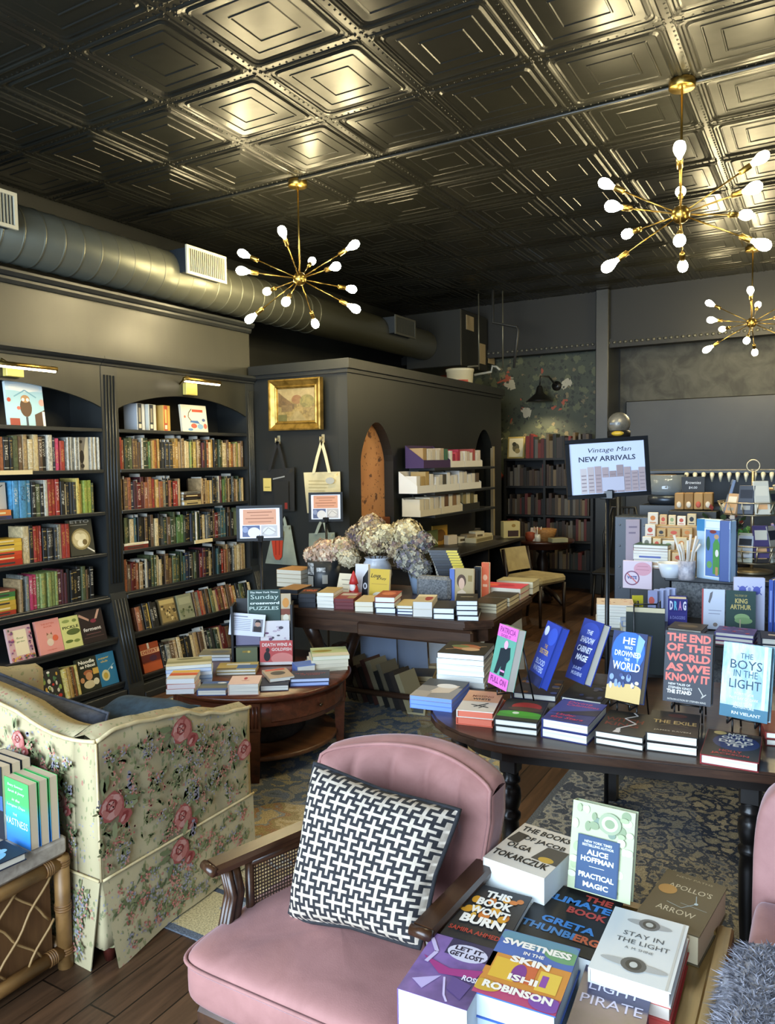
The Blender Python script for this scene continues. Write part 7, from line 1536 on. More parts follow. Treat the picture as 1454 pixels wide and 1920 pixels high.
# --- geometric cushion: interlocking I and H fret woven into the face
def fret(i, j, flip=False):
    B = 6; bi, bj = i//B, j//B; c, a = i % B, j % B
    if c == 5: return 1 if a == 2 else 0
    if a == 5: return 1 if c == 2 else 0
    if (bi+bj) % 2 == 0: return 1 if a in (0, 4) or c == 2 or (a == 2 and c in (0, 4)) else 0
    return 1 if c in (0, 4) or a == 2 or (c == 2 and a in (0, 4)) else 0
tl, trr, br_, bl_ = PY(603, 1434, 1.615), PY(874, 1522, 1.60), PY(800, 1776, 1.43), PY(556, 1722, 1.485)
nrm = (trr-bl_).cross(tl-br_); nrm = nrm.normalized(); nrm = nrm if nrm.y < 0 else -nrm
NP = 48
def cush(side):
    def fn(u, v):
        p = bl_.lerp(br_, u).lerp(tl.lerp(trr, u), v)
        cu, cv_ = 2*u-1, 2*v-1
        pin = 0.028*(cu*cu*(1-cv_*cv_)*0+ (1-cu*cu)*abs(cv_)**3*0)
        c_ = (bl_+br_+tl+trr)/4
        p = p+(c_-p)*(0.07*((1-abs(cu))*abs(cv_)**4+(1-abs(cv_))*abs(cu)**4))
        h = 0.075*((1-cu**4)*(1-cv_**4))**0.55
        h += 0.004*math.sin(9*u+4*v)*(1-cu*cu)*(1-cv_*cv_)
        if side > 0: h += 0.006*math.exp(-((u-0.45)**2+(v-0.86)**2)/0.01)*-1
        return tuple(p+nrm*(h*side+0.03))
    return fn
b = MB().grid(cush(1), NP, NP, mi=lambda i, j: fret(i+3, j)).grid(cush(-1), 12, 12, mi=0)
mb_k = mottled('cushion_black', '#17171a', '#222226', 80, 0.9); mb_w = mottled('cushion_cream', '#a89a88', '#bdb09f', 60, 0.9)
cu_ = b.build('cushion', [mb_k, mb_w]); tag(cu_, 'black and cream fret-patterned cushion propped on the pink armchair', 'cushion')
edge = []
for k in range(0, 21): edge.append(cush(1)(k/20, 0))
for k in range(1, 21): edge.append(cush(1)(1, k/20))
for k in range(1, 21): edge.append(cush(1)(1-k/20, 1))
for k in range(1, 21): edge.append(cush(1)(0, 1-k/20))
MB().tube(edge, 0.006, 6).build('piping', mb_k, cu_)

# --- floral loveseat seen from behind
def mk_floral():
    m, nt, b = _new('floral_slipcover'); v = coords(nt, 'Object')
    n0 = noise(nt, v, 2, 2); col = ramp(nt, n0, [(0.3, '#ab9c78'), (0.7, '#b7a984')]).outputs[0]
    wv = nd(nt, 'ShaderNodeTexNoise', i_Scale=9.0, i_Detail=2.0); lk(nt, v, wv.inputs['Vector'])
    s_ = nd(nt, 'ShaderNodeVectorMath', operation='SCALE'); s_.inputs['Scale'].default_value = 0.07; lk(nt, wv.outputs['Color'], s_.inputs[0])
    va = nd(nt, 'ShaderNodeVectorMath', operation='ADD'); lk(nt, v, va.inputs[0]); lk(nt, s_.outputs[0], va.inputs[1]); W2 = va.outputs[0]
    fine = noise(nt, v, 60, 3, 0.7)
    # leaves: stretched cells, several greens
    for (sc, rot, thr, c1, c2) in ((44, 0.6, 0.2, '#8b8a62', '#9f9a70'), (52, -0.8, 0.2, '#7d8060', '#97946c')):
        mp = nt.nodes.new('ShaderNodeMapping'); mp.inputs['Scale'].default_value = (1, 1.0, 0.45); mp.inputs['Rotation'].default_value = (rot, rot*0.7, rot); lk(nt, W2, mp.inputs['Vector'])
        vo = voro(nt, mp.outputs[0], sc, 1.0); d = math_(nt, 'ADD', vo.outputs['Distance'], math_(nt, 'MULTIPLY', math_(nt, 'SUBTRACT', fine, 0.5), 0.3))
        msk = math_(nt, 'MULTIPLY', math_(nt, 'LESS_THAN', d, thr), math_(nt, 'GREATER_THAN', noise(nt, v, 7, 2), 0.40))
        col = mixc(nt, msk, col, ramp(nt, fine, [(0.35, c1), (0.65, c2)]).outputs[0])
    # small buds and lilac sprays
    for (sc, thr, c1, c2, gate) in ((40, 0.2, '#a3705f', '#bf9078', 0.5), (46, 0.2, '#8a8790', '#a6a09e', 0.52)):
        mp = nt.nodes.new('ShaderNodeMapping'); mp.inputs['Location'].default_value = (sc*.37, sc*.11, sc*.73); lk(nt, W2, mp.inputs['Vector'])
        vo = voro(nt, mp.outputs[0], sc, 1.0); msk = math_(nt, 'MULTIPLY', math_(nt, 'LESS_THAN', math_(nt, 'ADD', vo.outputs['Distance'], math_(nt, 'MULTIPLY', math_(nt, 'SUBTRACT', fine, 0.5), 0.25)), thr), math_(nt, 'GREATER_THAN', noise(nt, mp.outputs[0], 5, 1), gate))
        col = mixc(nt, msk, col, ramp(nt, fine, [(0.35, c1), (0.65, c2)]).outputs[0])
    lk(nt, col, b.inputs['Base Color']); b.inputs['Roughness'].default_value = 0.9; b.inputs['Specular IOR Level'].default_value = 0.15
    bump(nt, b, noise(nt, v, 250, 2), 0.15, 0.002)
    return m
m_flo = mk_floral(); m_pip = mottled('cover_piping', '#c2ad7c', '#d0bd92', 20, 0.85)
SX, SY0, SY1 = -1.96, 1.555, 2.285
def sidetop(y):
    t = (y-SY0)/(SY1-SY0)
    xs = [0, 0.10, 0.2, 0.36, 0.52, 0.66, 0.84, 1.0]; zs = [0.735, 0.752, 0.748, 0.731, 0.715, 0.680, 0.648, 0.634]
    for i in range(7):
        if t <= xs[i+1]+1e-9: k = (t-xs[i])/(xs[i+1]-xs[i]); k = k*k*(3-2*k); return zs[i]+(zs[i+1]-zs[i])*k
    return zs[-1]
def backtop(x):
    t = min(1, max(0, (SX-x)/0.85)); 
    return 0.735+0.085*(t*t*(3-2*t))-0.02*math.sin(math.pi*min(1, t*2.2))*(1 if t < 0.45 else 0)
BX = -3.35
sf = thing('loveseat', 'floral slipcovered loveseat with its back to the camera', 'sofa', ((SX+BX)/2, 1.95, 0))
ZSK = 0.29
def slab(mb, fn, thick, nu, nv):
    """fn(u, v) -> (point, inward normal)"""
    A = lambda u, v: fn(u, v)[0]; Bf = lambda u, v: tuple(Vector(fn(u, v)[0])+Vector(fn(u, v)[1])*thick)
    mb.grid(A, nu, nv).grid(Bf, nu, nv)
    for us in (0, 1): mb.grid(lambda s, v: tuple(Vector(A(us, v)).lerp(Vector(Bf(us, v)), s)), 2, nv)
    for v1 in (0, 1): mb.grid(lambda u, s: tuple(Vector(A(u, v1)).lerp(Vector(Bf(u, v1)), s)+Vector((0, 0, 0.018*math.sin(math.pi*s)*v1))), nu, 2)
    return mb
b = slab(MB(), lambda u, v: ((SX-0.03*math.sin(math.pi*v)*0.25+0.003*math.sin(7*u*3+2*v), SY0+(SY1-SY0)*u, 0.06+(sidetop(SY0+(SY1-SY0)*u)-0.06)*v), (-1, 0, 0)), 0.11, 40, 14)
arm = b.build('arm', m_flo, sf)
b = slab(MB(), lambda u, v: ((SX-0.111+(BX+0.111*2-SX)*u, SY0+0.005*math.sin(9*u), 0.06+(backtop(SX+(BX-SX)*u)-0.06)*v), (0, 1, 0)), 0.13, 40, 12)
bk2 = b.build('backrest', m_flo, sf)
b = slab(MB(), lambda u, v: ((BX, SY0+(SY1-SY0)*u, 0.06+(sidetop(SY0+(SY1-SY0)*u)-0.06)*v), (1, 0, 0)), 0.11, 20, 8); b.build('arm', m_flo, sf)
# arm front corner that hides the back panel end
b = MB().grid(lambda u, v: (SX-0.11*u, SY0-0.001, 0.06+(0.735-0.06)*v), 4, 8); 
MB().cbox((BX+0.112, SY0+0.132, 0.12), (SX-0.112, SY1+0.02, 0.42), 0.03).build('seat', m_flo, sf)
MB().tube([(SX+0.002, SY0+(SY1-SY0)*k/40, sidetop(SY0+(SY1-SY0)*k/40)+0.006) for k in range(41)], 0.007, 6).build('piping', m_pip, arm)
MB().tube([(SX+(BX-SX)*k/40, SY0-0.004, backtop(SX+(BX-SX)*k/40)+0.006) for k in range(41)], 0.007, 6).build('piping', m_pip, bk2)
MB().tube([(SX+0.003, SY0-0.003, 0.735), (SX+0.003, SY0-0.003, ZSK)], 0.004, 6).build('piping', m_pip, arm)
# roses printed on the side and back (real prints: petals as cloth-coloured patches lying on the cover)
def roses(parent, M, spots, kind='printed_rose', clip=None):
    cols = [flat(c, 0.9, spec=0.1) for c in ('#96504a', '#ab6c62', '#bb8a80', '#7f3834', '#6d7350', '#8a8c66', '#857f88', '#a8837a')]
    r_ = random.Random(11)
    for (x, y, s_) in spots:
        a = MB(); 
        def blob(cx, cy, rx, ry, ro, mi, z):
            if clip and not clip(cx, cy): return
            N = 14; a.add([(cx+(rx*math.cos(2*math.pi*k/N)*math.cos(ro)-ry*math.sin(2*math.pi*k/N)*math.sin(ro))*(1+0.12*math.sin(3*k)), cy+(rx*math.cos(2*math.pi*k/N)*math.sin(ro)+ry*math.sin(2*math.pi*k/N)*math.cos(ro))*(1+0.12*math.cos(2*k)), z) for k in range(N)], [tuple(range(N))], mi, False, M)
        for k in range(7):
            an = r_.uniform(0, 6.28); blob(x+s_*1.2*math.cos(an), y+s_*1.25*math.sin(an), s_*0.42, s_*0.16, an+r_.uniform(-.6, .6), 4+(k % 2), 0.0004)
        for k in range(8): blob(x+s_*(1.0+0.25*r_.random())+0.01*k*s_, y+s_*(0.5+0.8*r_.random()), s_*0.14, s_*0.1, r_.uniform(0, 3), 6, 0.0005)
        blob(x, y, s_*0.72, s_*0.7, 0, 0, 0.0006)
        for k in range(7):
            an = k*0.9+0.3; blob(x+s_*0.42*math.cos(an), y+s_*0.4*math.sin(an), s_*0.36, s_*0.2, an+1.57, 1+(k % 2), 0.0007+0.00003*k)
        blob(x-s_*0.05, y+s_*0.08, s_*0.34, s_*0.3, 0.4, 3, 0.0010)
        for k in range(4): an = k*1.6; blob(x-s_*0.05+s_*0.13*math.cos(an), y+s_*0.08+s_*0.13*math.sin(an), s_*0.16, s_*0.08, an+1.5, 1+k % 2, 0.0011)
        blob(x+s_*0.75, y-s_*0.75, s_*0.42, s_*0.36, 0.3, 0, 0.0007); blob(x+s_*0.75, y-s_*0.72, s_*0.25, s_*0.2, 0.8, 3, 0.0009); blob(x+s_*0.62, y-s_*0.82, s_*0.2, s_*0.1, 0.8, 2, 0.001)
        a.build(kind, cols, parent, fix=False)
MS = Matrix(((0, 0, 1, SX+0.008), (1, 0, 0, 0), (0, 1, 0, 0), (0, 0, 0, 1)))
spots = []
for q, s_ in (((338, 1368), 0.066), ((207, 1512), 0.066), ((340, 1530), 0.06), ((455, 1405), 0.055)):
    p = PX(q[0], q[1], SX); spots.append((p.y, p.z, s_))
roses(arm, MS, spots, clip=lambda x, y: x < SY1-0.03 and y < sidetop(x)-0.03)
MBk = Matrix(((1, 0, 0, 0), (0, 0, -1, SY0-0.012), (0, 1, 0, 0), (0, 0, 0, 1)))
spots = [(PY(q[0], q[1], SY0).x, PY(q[0], q[1], SY0).z, 0.045) for q in ((88, 1448), (40, 1385), (118, 1495), (20, 1450))]
roses(bk2, MBk, spots, clip=lambda x, y: y < backtop(x)-0.03)
def sprigs(parent, M, box, n, seed, lift=None):
    cols = [flat(c, 0.9, spec=0.1) for c in ('#666c48', '#7d8058', '#555c40', '#8f8d66', '#a35d52', '#bd8474', '#86838c', '#a19a9c')]
    r_ = random.Random(seed); a = MB()
    def leaf(x, y, L, w_, ro, mi, z):
        c_, s2 = math.cos(ro), math.sin(ro)
        a.add([(x+px_*c_-py_*s2, y+px_*s2+py_*c_, z+(lift(x+px_*c_-py_*s2, y+px_*s2+py_*c_) if lift else 0)) for px_, py_ in ((0, 0), (L*.3, w_), (L*.7, w_*.8), (L, 0), (L*.7, -w_*.8), (L*.3, -w_))], [(0, 1, 2, 3, 4, 5)], mi, False, M)
    for k in range(n):
        x = r_.uniform(box[0], box[2]); y = r_.uniform(box[1], box[3])
        if not box[4](x, y): continue
        ro = r_.uniform(0, 6.28); z = 0.0002+0.0000015*k; kind = r_.random()
        for q in range(r_.randint(3, 6)): leaf(x+0.012*q*math.cos(ro)*0.5, y+0.012*q*math.sin(ro)*0.5, r_.uniform(0.014, 0.026), r_.uniform(0.003, 0.0055), ro+r_.uniform(-1.1, 1.1), r_.randint(0, 3), z)
        if kind < 0.4:
            for q in range(r_.randint(4, 9)): leaf(x+r_.uniform(-.014, .014), y+r_.uniform(-.014, .014), 0.008, 0.004, r_.uniform(0, 6), r_.choice((4, 5, 5)), z+0.0001)
        elif kind < 0.65:
            for q in range(r_.randint(6, 12)): leaf(x+r_.uniform(-.02, .02), y+r_.uniform(-.02, .02), 0.009, 0.0035, r_.uniform(0, 6), r_.choice((6, 7)), z+0.0001)
    tag(a.build('printed_sprigs', cols, parent, fix=False), kind='stuff')
sprigs(arm, MS, (SY0+0.0, 0.31, SY1-0.06, 0.76, lambda x, y: y < sidetop(x)-0.05), 260, 5)
sprigs(bk2, MBk, (-2.75, 0.31, SX-0.125, 0.9, lambda x, y: y < backtop(x)-0.05), 330, 6)
# skirt panels with a kick pleat at the corner
def skirt(fn, n, name='skirt'):
    b = MB(); b.grid(lambda u, v: fn(u, v, 0), n, 8).grid(lambda u, v: fn(u, v, 1), n, 8); return b.build(name, m_flo, sf)
sk1 = skirt(lambda u, v, s: (SX+0.004+0.03*(1-v)*(1-u)**3+0.005*(1-v)+0.003*math.sin(14*u)*(1-v)-0.003*s, SY0+(SY1-SY0)*u+0.025*(1-u)*(1-v), 0.015+(ZSK-0.015)*v-0.02*(1-u)**6*(1-v)), 30)
sk2 = skirt(lambda u, v, s: (SX-0.0-0.03*(1-v)*(1-u)-(SX-BX)*u*0.98, SY0-0.006-0.02*(1-v)*(1-u)**3-0.005*(1-v)+0.003*s, 0.015+(ZSK-0.015)*v-0.02*(1-u)**6*(1-v)), 30)
sk3 = skirt(lambda u, v, s: (SX-0.035+0.035*u+0.004*math.sin(9*u), SY0+0.01+0.03*u-0.002*s, 0.05+(ZSK-0.05)*v), 8)
def skirt_x(y, zz):
    u = min(1, max(0, (y-SY0)/(SY1-SY0))); v = min(1, max(0, (zz-0.015)/(ZSK-0.015)))
    return 0.004+0.03*(1-v)*(1-u)**3+0.005*(1-v)+0.003*math.sin(14*u)*(1-v)+0.0035
sprigs(sk1, Matrix(((0, 0, 1, SX), (1, 0, 0, 0), (0, 1, 0, 0), (0, 0, 0, 1))), (SY0+0.05, 0.04, SY1-0.06, 0.25, lambda x, y: True), 150, 7, skirt_x)
sprigs(sk2, Matrix(((1, 0, 0, 0), (0, 0, -1, SY0-0.006), (0, 1, 0, 0), (0, 0, 0, 1))), (-2.3, 0.04, SX-0.05, 0.25, lambda x, y: True), 90, 8, lambda x, y: 0.028*min(1, max(0, 1-(y-0.015)/(ZSK-0.015)))*max(0, 1+(x-SX)/1.39)**3+0.006*(1-(y-0.015)/(ZSK-0.015))+0.003)
roses(sk1, Matrix(((0, 0, 1, SX+0.0145), (1, 0, 0, 0), (0, 1, 0, 0), (0, 0, 0, 1))), [(PX(340, 1595, SX+0.02).y, PX(340, 1595, SX+0.02).z, 0.06)])
MB().tube([(SX+0.008, SY0+(SY1-SY0)*k/20, ZSK+0.002) for k in range(21)], 0.0045, 6).build('piping', m_pip, sf)
MB().tube([(SX+(BX-SX)*k/20, SY0-0.009, ZSK+0.002) for k in range(21)], 0.0045, 6).build('piping', m_pip, sf)
for x, y in ((SX-0.03, SY0+0.045), (SX-0.06, SY1-0.06), (BX+0.06, SY0+0.06), (BX+0.06, SY1-0.06)):
    MB().tube([(x, y, 0.16), (x, y, 0.05), (x, y, 0)], [0.028, 0.024, 0.016], 12).build('leg', flat('#4a1f18', 0.3), sf)
# pillows on the loveseat
def pillow(label, c, hx, hy, hz, rot, m):
    b = MB(); M = Matrix.Translation(c) @ Euler(rot).to_matrix().to_4x4()
    def fn(sd):
        def g(u, v):
            a, c_ = 2*u-1, 2*v-1; k = 1-0.06*(abs(a)**4*(1-abs(c_))+abs(c_)**4*(1-abs(a)))
            h = hz*((1-a**4)*(1-c_**4))**0.5+0.006*math.sin(7*u+3*v)*(1-a*a)*(1-c_*c_)
            return tuple(M @ Vector((a*hx*k, c_*hy*k, sd*h)))
        return g
    b.grid(fn(1), 24, 18).grid(fn(-1), 24, 18)
    o = b.build('cushion', m); tag(o, label, 'cushion'); WM[o.name] = WM[o.name]
    e = [fn(1)(k/12, 0) for k in range(13)]+[fn(1)(1, k/12) for k in range(1, 13)]+[fn(1)(1-k/12, 1) for k in range(1, 13)]+[fn(1)(0, 1-k/12) for k in range(1, 13)]
    MB().tube(e, 0.006, 6).build('piping', m, o)
m_gry = mottled('grey_linen', '#3f4148', '#55575f', 30, 0.9, bmp=0.15); m_teal = mottled('teal_linen', '#22333d', '#30444f', 30, 0.9, bmp=0.15)
pillow('charcoal grey linen cushion leaning along the loveseat back', (-2.64, 1.81, 0.545), 0.38, 0.19, 0.10, (R(74), R(4), R(-3)), m_gry)
pillow('dark teal cushion lying against the loveseat arm', (-2.33, 1.99, 0.545), 0.23, 0.20, 0.085, (R(28), R(-5), R(-4)), m_teal)

# --- rattan side table
m_rat = mottled('rattan_pole', '#7d5a30', '#a67c48', 9, 0.45, stretch=(1, 1, 1)); m_strand = flat('#a98656', 0.5)
rx0, rx1, ry0, ry1 = -2.66, -2.085, 0.92, 1.505
rtn = thing('rattan_table', 'square rattan side table with lattice sides beside the loveseat', 'table', ((rx0+rx1)/2, (ry0+ry1)/2, 0))
RZ = 0.345
for x in (rx0, rx1):
    for y in (ry0, ry1): MB().tube([(x, y, 0), (x, y, RZ+0.02)], 0.024, 12).build('leg', m_rat, rtn)
for z0 in (0.055, RZ):
    for a, c in (((rx1, ry0, z0), (rx1, ry1, z0)), ((rx0, ry0, z0), (rx0, ry1, z0)), ((rx0, ry0, z0), (rx1, ry0, z0)), ((rx0, ry1, z0), (rx1, ry1, z0))): MB().tube([a, c], 0.022, 12).build('rail', m_rat, rtn)
wr = MB()
for x, y in ((rx1, ry0), (rx1, ry1)):
    for z0 in (0.055, RZ, 0.20):
        for k in (-1, 0, 1): wr.tube([(x, y, z0+k*0.008-0.003), (x, y, z0+k*0.008+0.003)], 0.0265, 12)
    for z0 in (0.055, RZ):
        for k in range(4): yq = y+(-0.04-0.007*k if y == ry1 else 0.04+0.007*k); wr.tube([(x, yq-0.003, z0), (x, yq+0.003, z0)], 0.0245, 12)
tag(wr.build('binding', mottled('rattan_binding', '#6d4a26', '#8a6236', 30, 0.5), rtn), kind='stuff')
def lattice(a, c, name='lattice'):
    """diagonal strands between two corner posts"""
    a = Vector(a); c = Vector(c); L = (c-a).length; d = (c-a).normalized(); nn = Vector((d.y, -d.x, 0)); z0, z1 = 0.075, RZ-0.02; Hh = z1-z0
    l = MB(); st = 0.125
    k = -int(Hh*0.9/st)-1
    while k*st < L:
        for sgn in (1, -1):
            pts = []
            for q in range(13):
                h = q/12; s_ = k*st+0.06+h*Hh*0.85
                s2 = s_ if sgn > 0 else L-s_
                if 0.02 <= s2 <= L-0.02: pts.append(a+d*(s2+0.006*math.sin(q*1.1+k))+Vector((0, 0, z0-a.z+h*Hh))+nn*(0.004*sgn))
            if len(pts) > 1: l.tube(pts, 0.0038, 6)
        k += 1
    tag(l.build(name, m_strand, rtn), kind='stuff')
lattice((rx1, ry0+0.02, 0), (rx1, ry1-0.02, 0)); lattice((rx0+0.02, ry0, 0), (rx1-0.02, ry0, 0))
MB().box((rx1-0.03, ry0+0.03, 0.06), (rx1-0.02, ry1-0.03, RZ-0.02)).box((rx0+0.03, ry0+0.02, 0.06), (rx1-0.03, ry0+0.03, RZ-0.02)).build('inner_panel', wood('inner_panel_wood', '#5a3a1e', '#74502c', 2, 0.6), rtn)
MB().cbox((rx0-0.01, ry0-0.02, RZ+0.022), (rx1+0.012, ry1+0.02, RZ+0.085), 0.012).build('tabletop', mottled('whitewashed_top', '#96897a', '#b5a898', 7, 0.6, stretch=(1, 5, 5)), rtn)
TZr = RZ+0.0855
gb = mottled('blue_green_cover', '#3f9a58', '#4aa060', 3, 0.35)
def grad():
    m, nt, b = _new('green_to_blue_cover'); g = nt.nodes.new('ShaderNodeTexCoord'); sp = nt.nodes.new('ShaderNodeSeparateXYZ'); lk(nt, g.outputs['Object'], sp.inputs[0])
    lk(nt, ramp(nt, math_(nt, 'MULTIPLY', sp.outputs['Y'], 4.6), [(0.1, '#2f6fb0'), (0.4, '#3a9ab0'), (0.62, '#4aa85a')]).outputs[0], b.inputs['Base Color']); b.inputs['Roughness'].default_value = 0.35; return m
m_gb = grad()
def rbook(label, A, B, h, t, back, sp, grp='books on the rattan table'):
    a = PZ(A[0], A[1], TZr+0.0005); c = PZ(B[0], B[1], TZr+0.0005); x = (c-a).normalized(); up = Vector((0, 0, 1)); n = x.cross(up)
    M = frame3(a-n*(back+t), x, z=n)
    return book(label, M, (c-a).length, h, t, sp.get('c'), sp.get('e'), sp.get('art', ()), grp, soft=True)
art = [('t','Every Summer',0.5,0.90,0.6,0.05,'#dfe8dc',0.0,0.2),('t','Sarah & Jenny',0.52,0.81,0.64,0.05,'#dfe8dc',0.0,0.2),('t','in the',0.5,0.69,0.3,0.045,'#dfe8dc',0.0,0.2),('t','Longest Days',0.5,0.59,0.7,0.05,'#dfe8dc',0.0,0.2),('t','THE',0.45,0.46,0.16,0.035,'#dfe8dc',0.0),('t','VASTNESS',0.5,0.34,0.86,0.11,'#cfe3ea',0.0)]
for i, lab in enumerate(('front green-to-blue paperback of three upright on the rattan table', 'middle green-to-blue paperback of three upright on the rattan table', 'rear green-to-blue paperback of three upright on the rattan table')):
    rbook(lab, (10, 1572), (58, 1596), 0.205, 0.028, 0.034*i, dict(c=m_gb, e='#cbb595', art=art if i == 0 else ()))
for i in range(3):
    rbook('black-covered thick paperback %s of the row behind the green books' % ('first', 'second', 'third')[i], (-45, 1556), (4, 1578), 0.235, 0.03, 0.008+0.034*i, dict(c='#23252c', e='#cbb595', art=[('t','NY',0.8,0.86,0.3,0.1,'#cfd3dc',0.02),('r',0,0.4,1,0.6,'#3f5a86')] if i == 0 else ()))
stack('dark navy paperback with a pale blue shape lying before the green books', (-40, 1652), (50, 1612), TZr+0.0005, 0.13, [(0.024, dict(c='#262b3a', e='#cfc4b0', art=[('e',0.42,0.35,0.3,0.2,'#7fb0cc'),('e',0.45,0.65,0.3,0.16,'#c9a898'),('e',0.7,0.5,0.12,0.1,'#8fb8d0')]))], 'books on the rattan table')

# --- second pink chair at the right edge, with a fur throw
m_pink2 = velvet('faded_pink_velvet', '#8d635f', '#a07570')
c2 = thing('armchair', 'second pink upholstered chair cut off by the right edge of the view', 'armchair', (0.2, 1.8, 0))
puff(MB(), (0.19, 1.975, 0.52), 0.325, 0.06, 0.325, 0.28, 40, 24).build('backrest', m_pink2, c2)
for x in (-0.075, 0.455): puff(MB(), (x, 1.70, 0.40), 0.055, 0.23, 0.19, 0.3, 28, 18).build('arm', m_pink2, c2)
puff(MB(), (0.19, 1.69, 0.39), 0.205, 0.215, 0.07, 0.25, 28, 14).build('seat_cushion', m_pink2, c2)
MB().cbox((-0.12, 1.48, 0.2), (0.5, 2.02, 0.31), 0.01).build('seat_frame', m_pink2, c2)
for x, y in ((-0.09, 1.51), (0.47, 1.51), (-0.09, 1.99), (0.47, 1.99)): MB().tube([(x, y, 0.21), (x, y, 0)], [0.022, 0.014], 10).build('leg', m_wal, c2)
m_fur = mottled('grey_fur', '#6a6a70', '#b0aeb4', 50, 0.95, stretch=(1, 1, 0.3))
def fur_pt(u, v):
    a = math.pi*(1.12*u-0.06); y = 1.34+0.30*v
    r_ = 0.085+0.012*math.sin(11*v)+0.008*math.sin(7*u*3)
    z = 0.60 + 0.03*math.sin(a) if 0.1 < u < 0.9 else 0.60
    x = -0.075-r_*math.cos(a); zz = 0.565+0.062*max(0, math.sin(a))
    if u < 0.25: zz -= (0.25-u)*0.9; x -= 0.01
    if u > 0.75: zz -= (u-0.75)*0.5
    return (x, y, zz)
fb3 = MB().grid(fur_pt, 40, 40)
r_ = random.Random(3)
for _ in range(5200):
    u, v = r_.random(), r_.random(); p = Vector(fur_pt(u, v)); q = Vector(fur_pt(min(1, u+0.02), v)); w2 = Vector(fur_pt(u, min(1, v+0.02)))
    if (q-p).length < 1e-6 or (w2-p).length < 1e-6: continue
    n = (q-p).cross(w2-p).normalized(); n = n if n.dot(p-Vector((-0.06, p.y, 0.45))) > 0 else -n
    tip = p+n*r_.uniform(0.012, 0.022)+Vector((r_.uniform(-.012, .012), r_.uniform(-.014, .006), -0.008)); sd = (tip-p).cross(Vector((r_.uniform(-1, 1), r_.uniform(-1, 1), r_.uniform(-1, 1)))).normalized()*0.0016
    fb3.add([p-sd, p+sd, tip], [(0, 1, 2)], 1 if r_.random() < 0.5 else 2)
tag(fb3.build('fur_throw', [m_fur, flat('#8f8d95', 0.9), flat('#5d5c63', 0.9)], fix=False), 'shaggy grey fur throw draped over the arm of the right-hand pink chair', 'throw')
# ------------------------------------------------------------------ second table: books in front of the counter
G5 = 'books on the table before the counter'; z = T2+0.0005
def t2_up(label, x0, x1, py, h, t, tilt, c, art=(), e=None, dz=0.0, name='book', cat='book', soft=False):
    return stand(label, (x0, py if isinstance(py, (int, float)) else py[0]), (x1, py if isinstance(py, (int, float)) else py[1]), z+dz, h, t, tilt, dict(c=c, art=art, e=e), G5, name=name, cat=cat, soft=soft)
pile('white book speckled with red dots on the white stack left of the sign pole', (1120,1176), (1190,1179), z, 1133, 4, 0.17, [dict(c='#d8d4c6')]*3+[dict(c='#cfc0b4', art=spread(['#b0685a','#8a5a4a'],14,71,0.03,0.06))], G5, 0.03, True)
pile('pale blue magazine on a cream book between the pole and the wire stand', (1165,1186), (1226,1188), z, 1164, 2, 0.16, [dict(c='#c9bfa4'), dict(c='#8fa6cf', art=[('r',0.5,0,1,1,'#a99f8a')])], G5, 0.04)
t2_up('bright yellow card standing on the white stack by the sign pole', 1187, 1207, 1166, 0.125, 0.008, 4, '#bcb02e', [('r',0.15,0.6,0.85,0.66,'#8a8224'),('r',0.15,0.4,0.85,0.46,'#8a8224')], name='card', cat='card')
for i in range(4):
    t2_up('blue and white boxed copy with a red portrait, %s of four in the upright series' % ('nearest', 'second', 'third', 'farthest')[i], 1215+11*i, 1233+11*i, (1168-2*i, 1170-2*i), 0.155, 0.02, 0, '#aab4d8' if i else '#8a8fb5', [('e',0.4,0.7,0.3,0.12,'#b5524a'),('r',0,0.3,1,0.42,'#7f8fc4'),('e',0.4,0.18,0.3,0.1,'#c48a7a')] if i == 0 else [('r',0.2,0.1,0.4,0.9,'#6f80b8')])
t2_up('violet boxed game with four large glowing capital letters', 1253, 1289, (1172, 1174), 0.125, 0.09, 0, '#3d3a86', [('r',0.04,0.5,0.96,0.97,'#35327a')]+[('t',ch_,0.17+0.23*k,0.75,0.17,0.34,cc_,0.05) for k, (ch_, cc_) in enumerate((('D','#e6e3f4'),('R','#6fc0dc'),('A','#d690c0'),('G','#e8e4f0')))]+[('t','& DAGGERS',0.5,0.3,0.8,0.12,'#8f90d0',0.02)], name='game_box', cat='game')
t2_up('white hardcover with a bird and a red spine', 1316, 1359, (1180, 1183), 0.18, 0.025, 9, '#ccd3e2', [('r',0,0,0.07,1,'#b04a48'),('p',[(0.28,0.68),(0.36,0.9),(0.48,0.95),(0.44,0.8),(0.34,0.64)],'#6d6a6c'),('r',0.3,0.46,0.86,0.48,'#9aa0b4'),('r',0.3,0.38,0.8,0.40,'#9aa0b4'),('e',0.6,0.12,0.1,0.05,'#8a7a70')])
t2_up('dark green hardcover with a gilt tree and gold title', 1361, 1417, (1184, 1188), 0.18, 0.03, 8, '#1f3f3a', [('t','THE STORY OF',0.5,0.88,0.42,0.05,'#b5a45c',0.0),('t','KING',0.52,0.75,0.42,0.12,'#c4b068',0.03),('t','ARTHUR',0.5,0.6,0.7,0.12,'#c4b068',0.03),('e',0.55,0.34,0.26,0.1,'#8aa870'),('e',0.6,0.27,0.3,0.08,'#7a9a64'),('r',0.47,0.08,0.51,0.3,'#a9a080'),('r',0.3,0.04,0.7,0.07,'#a08a5a')])
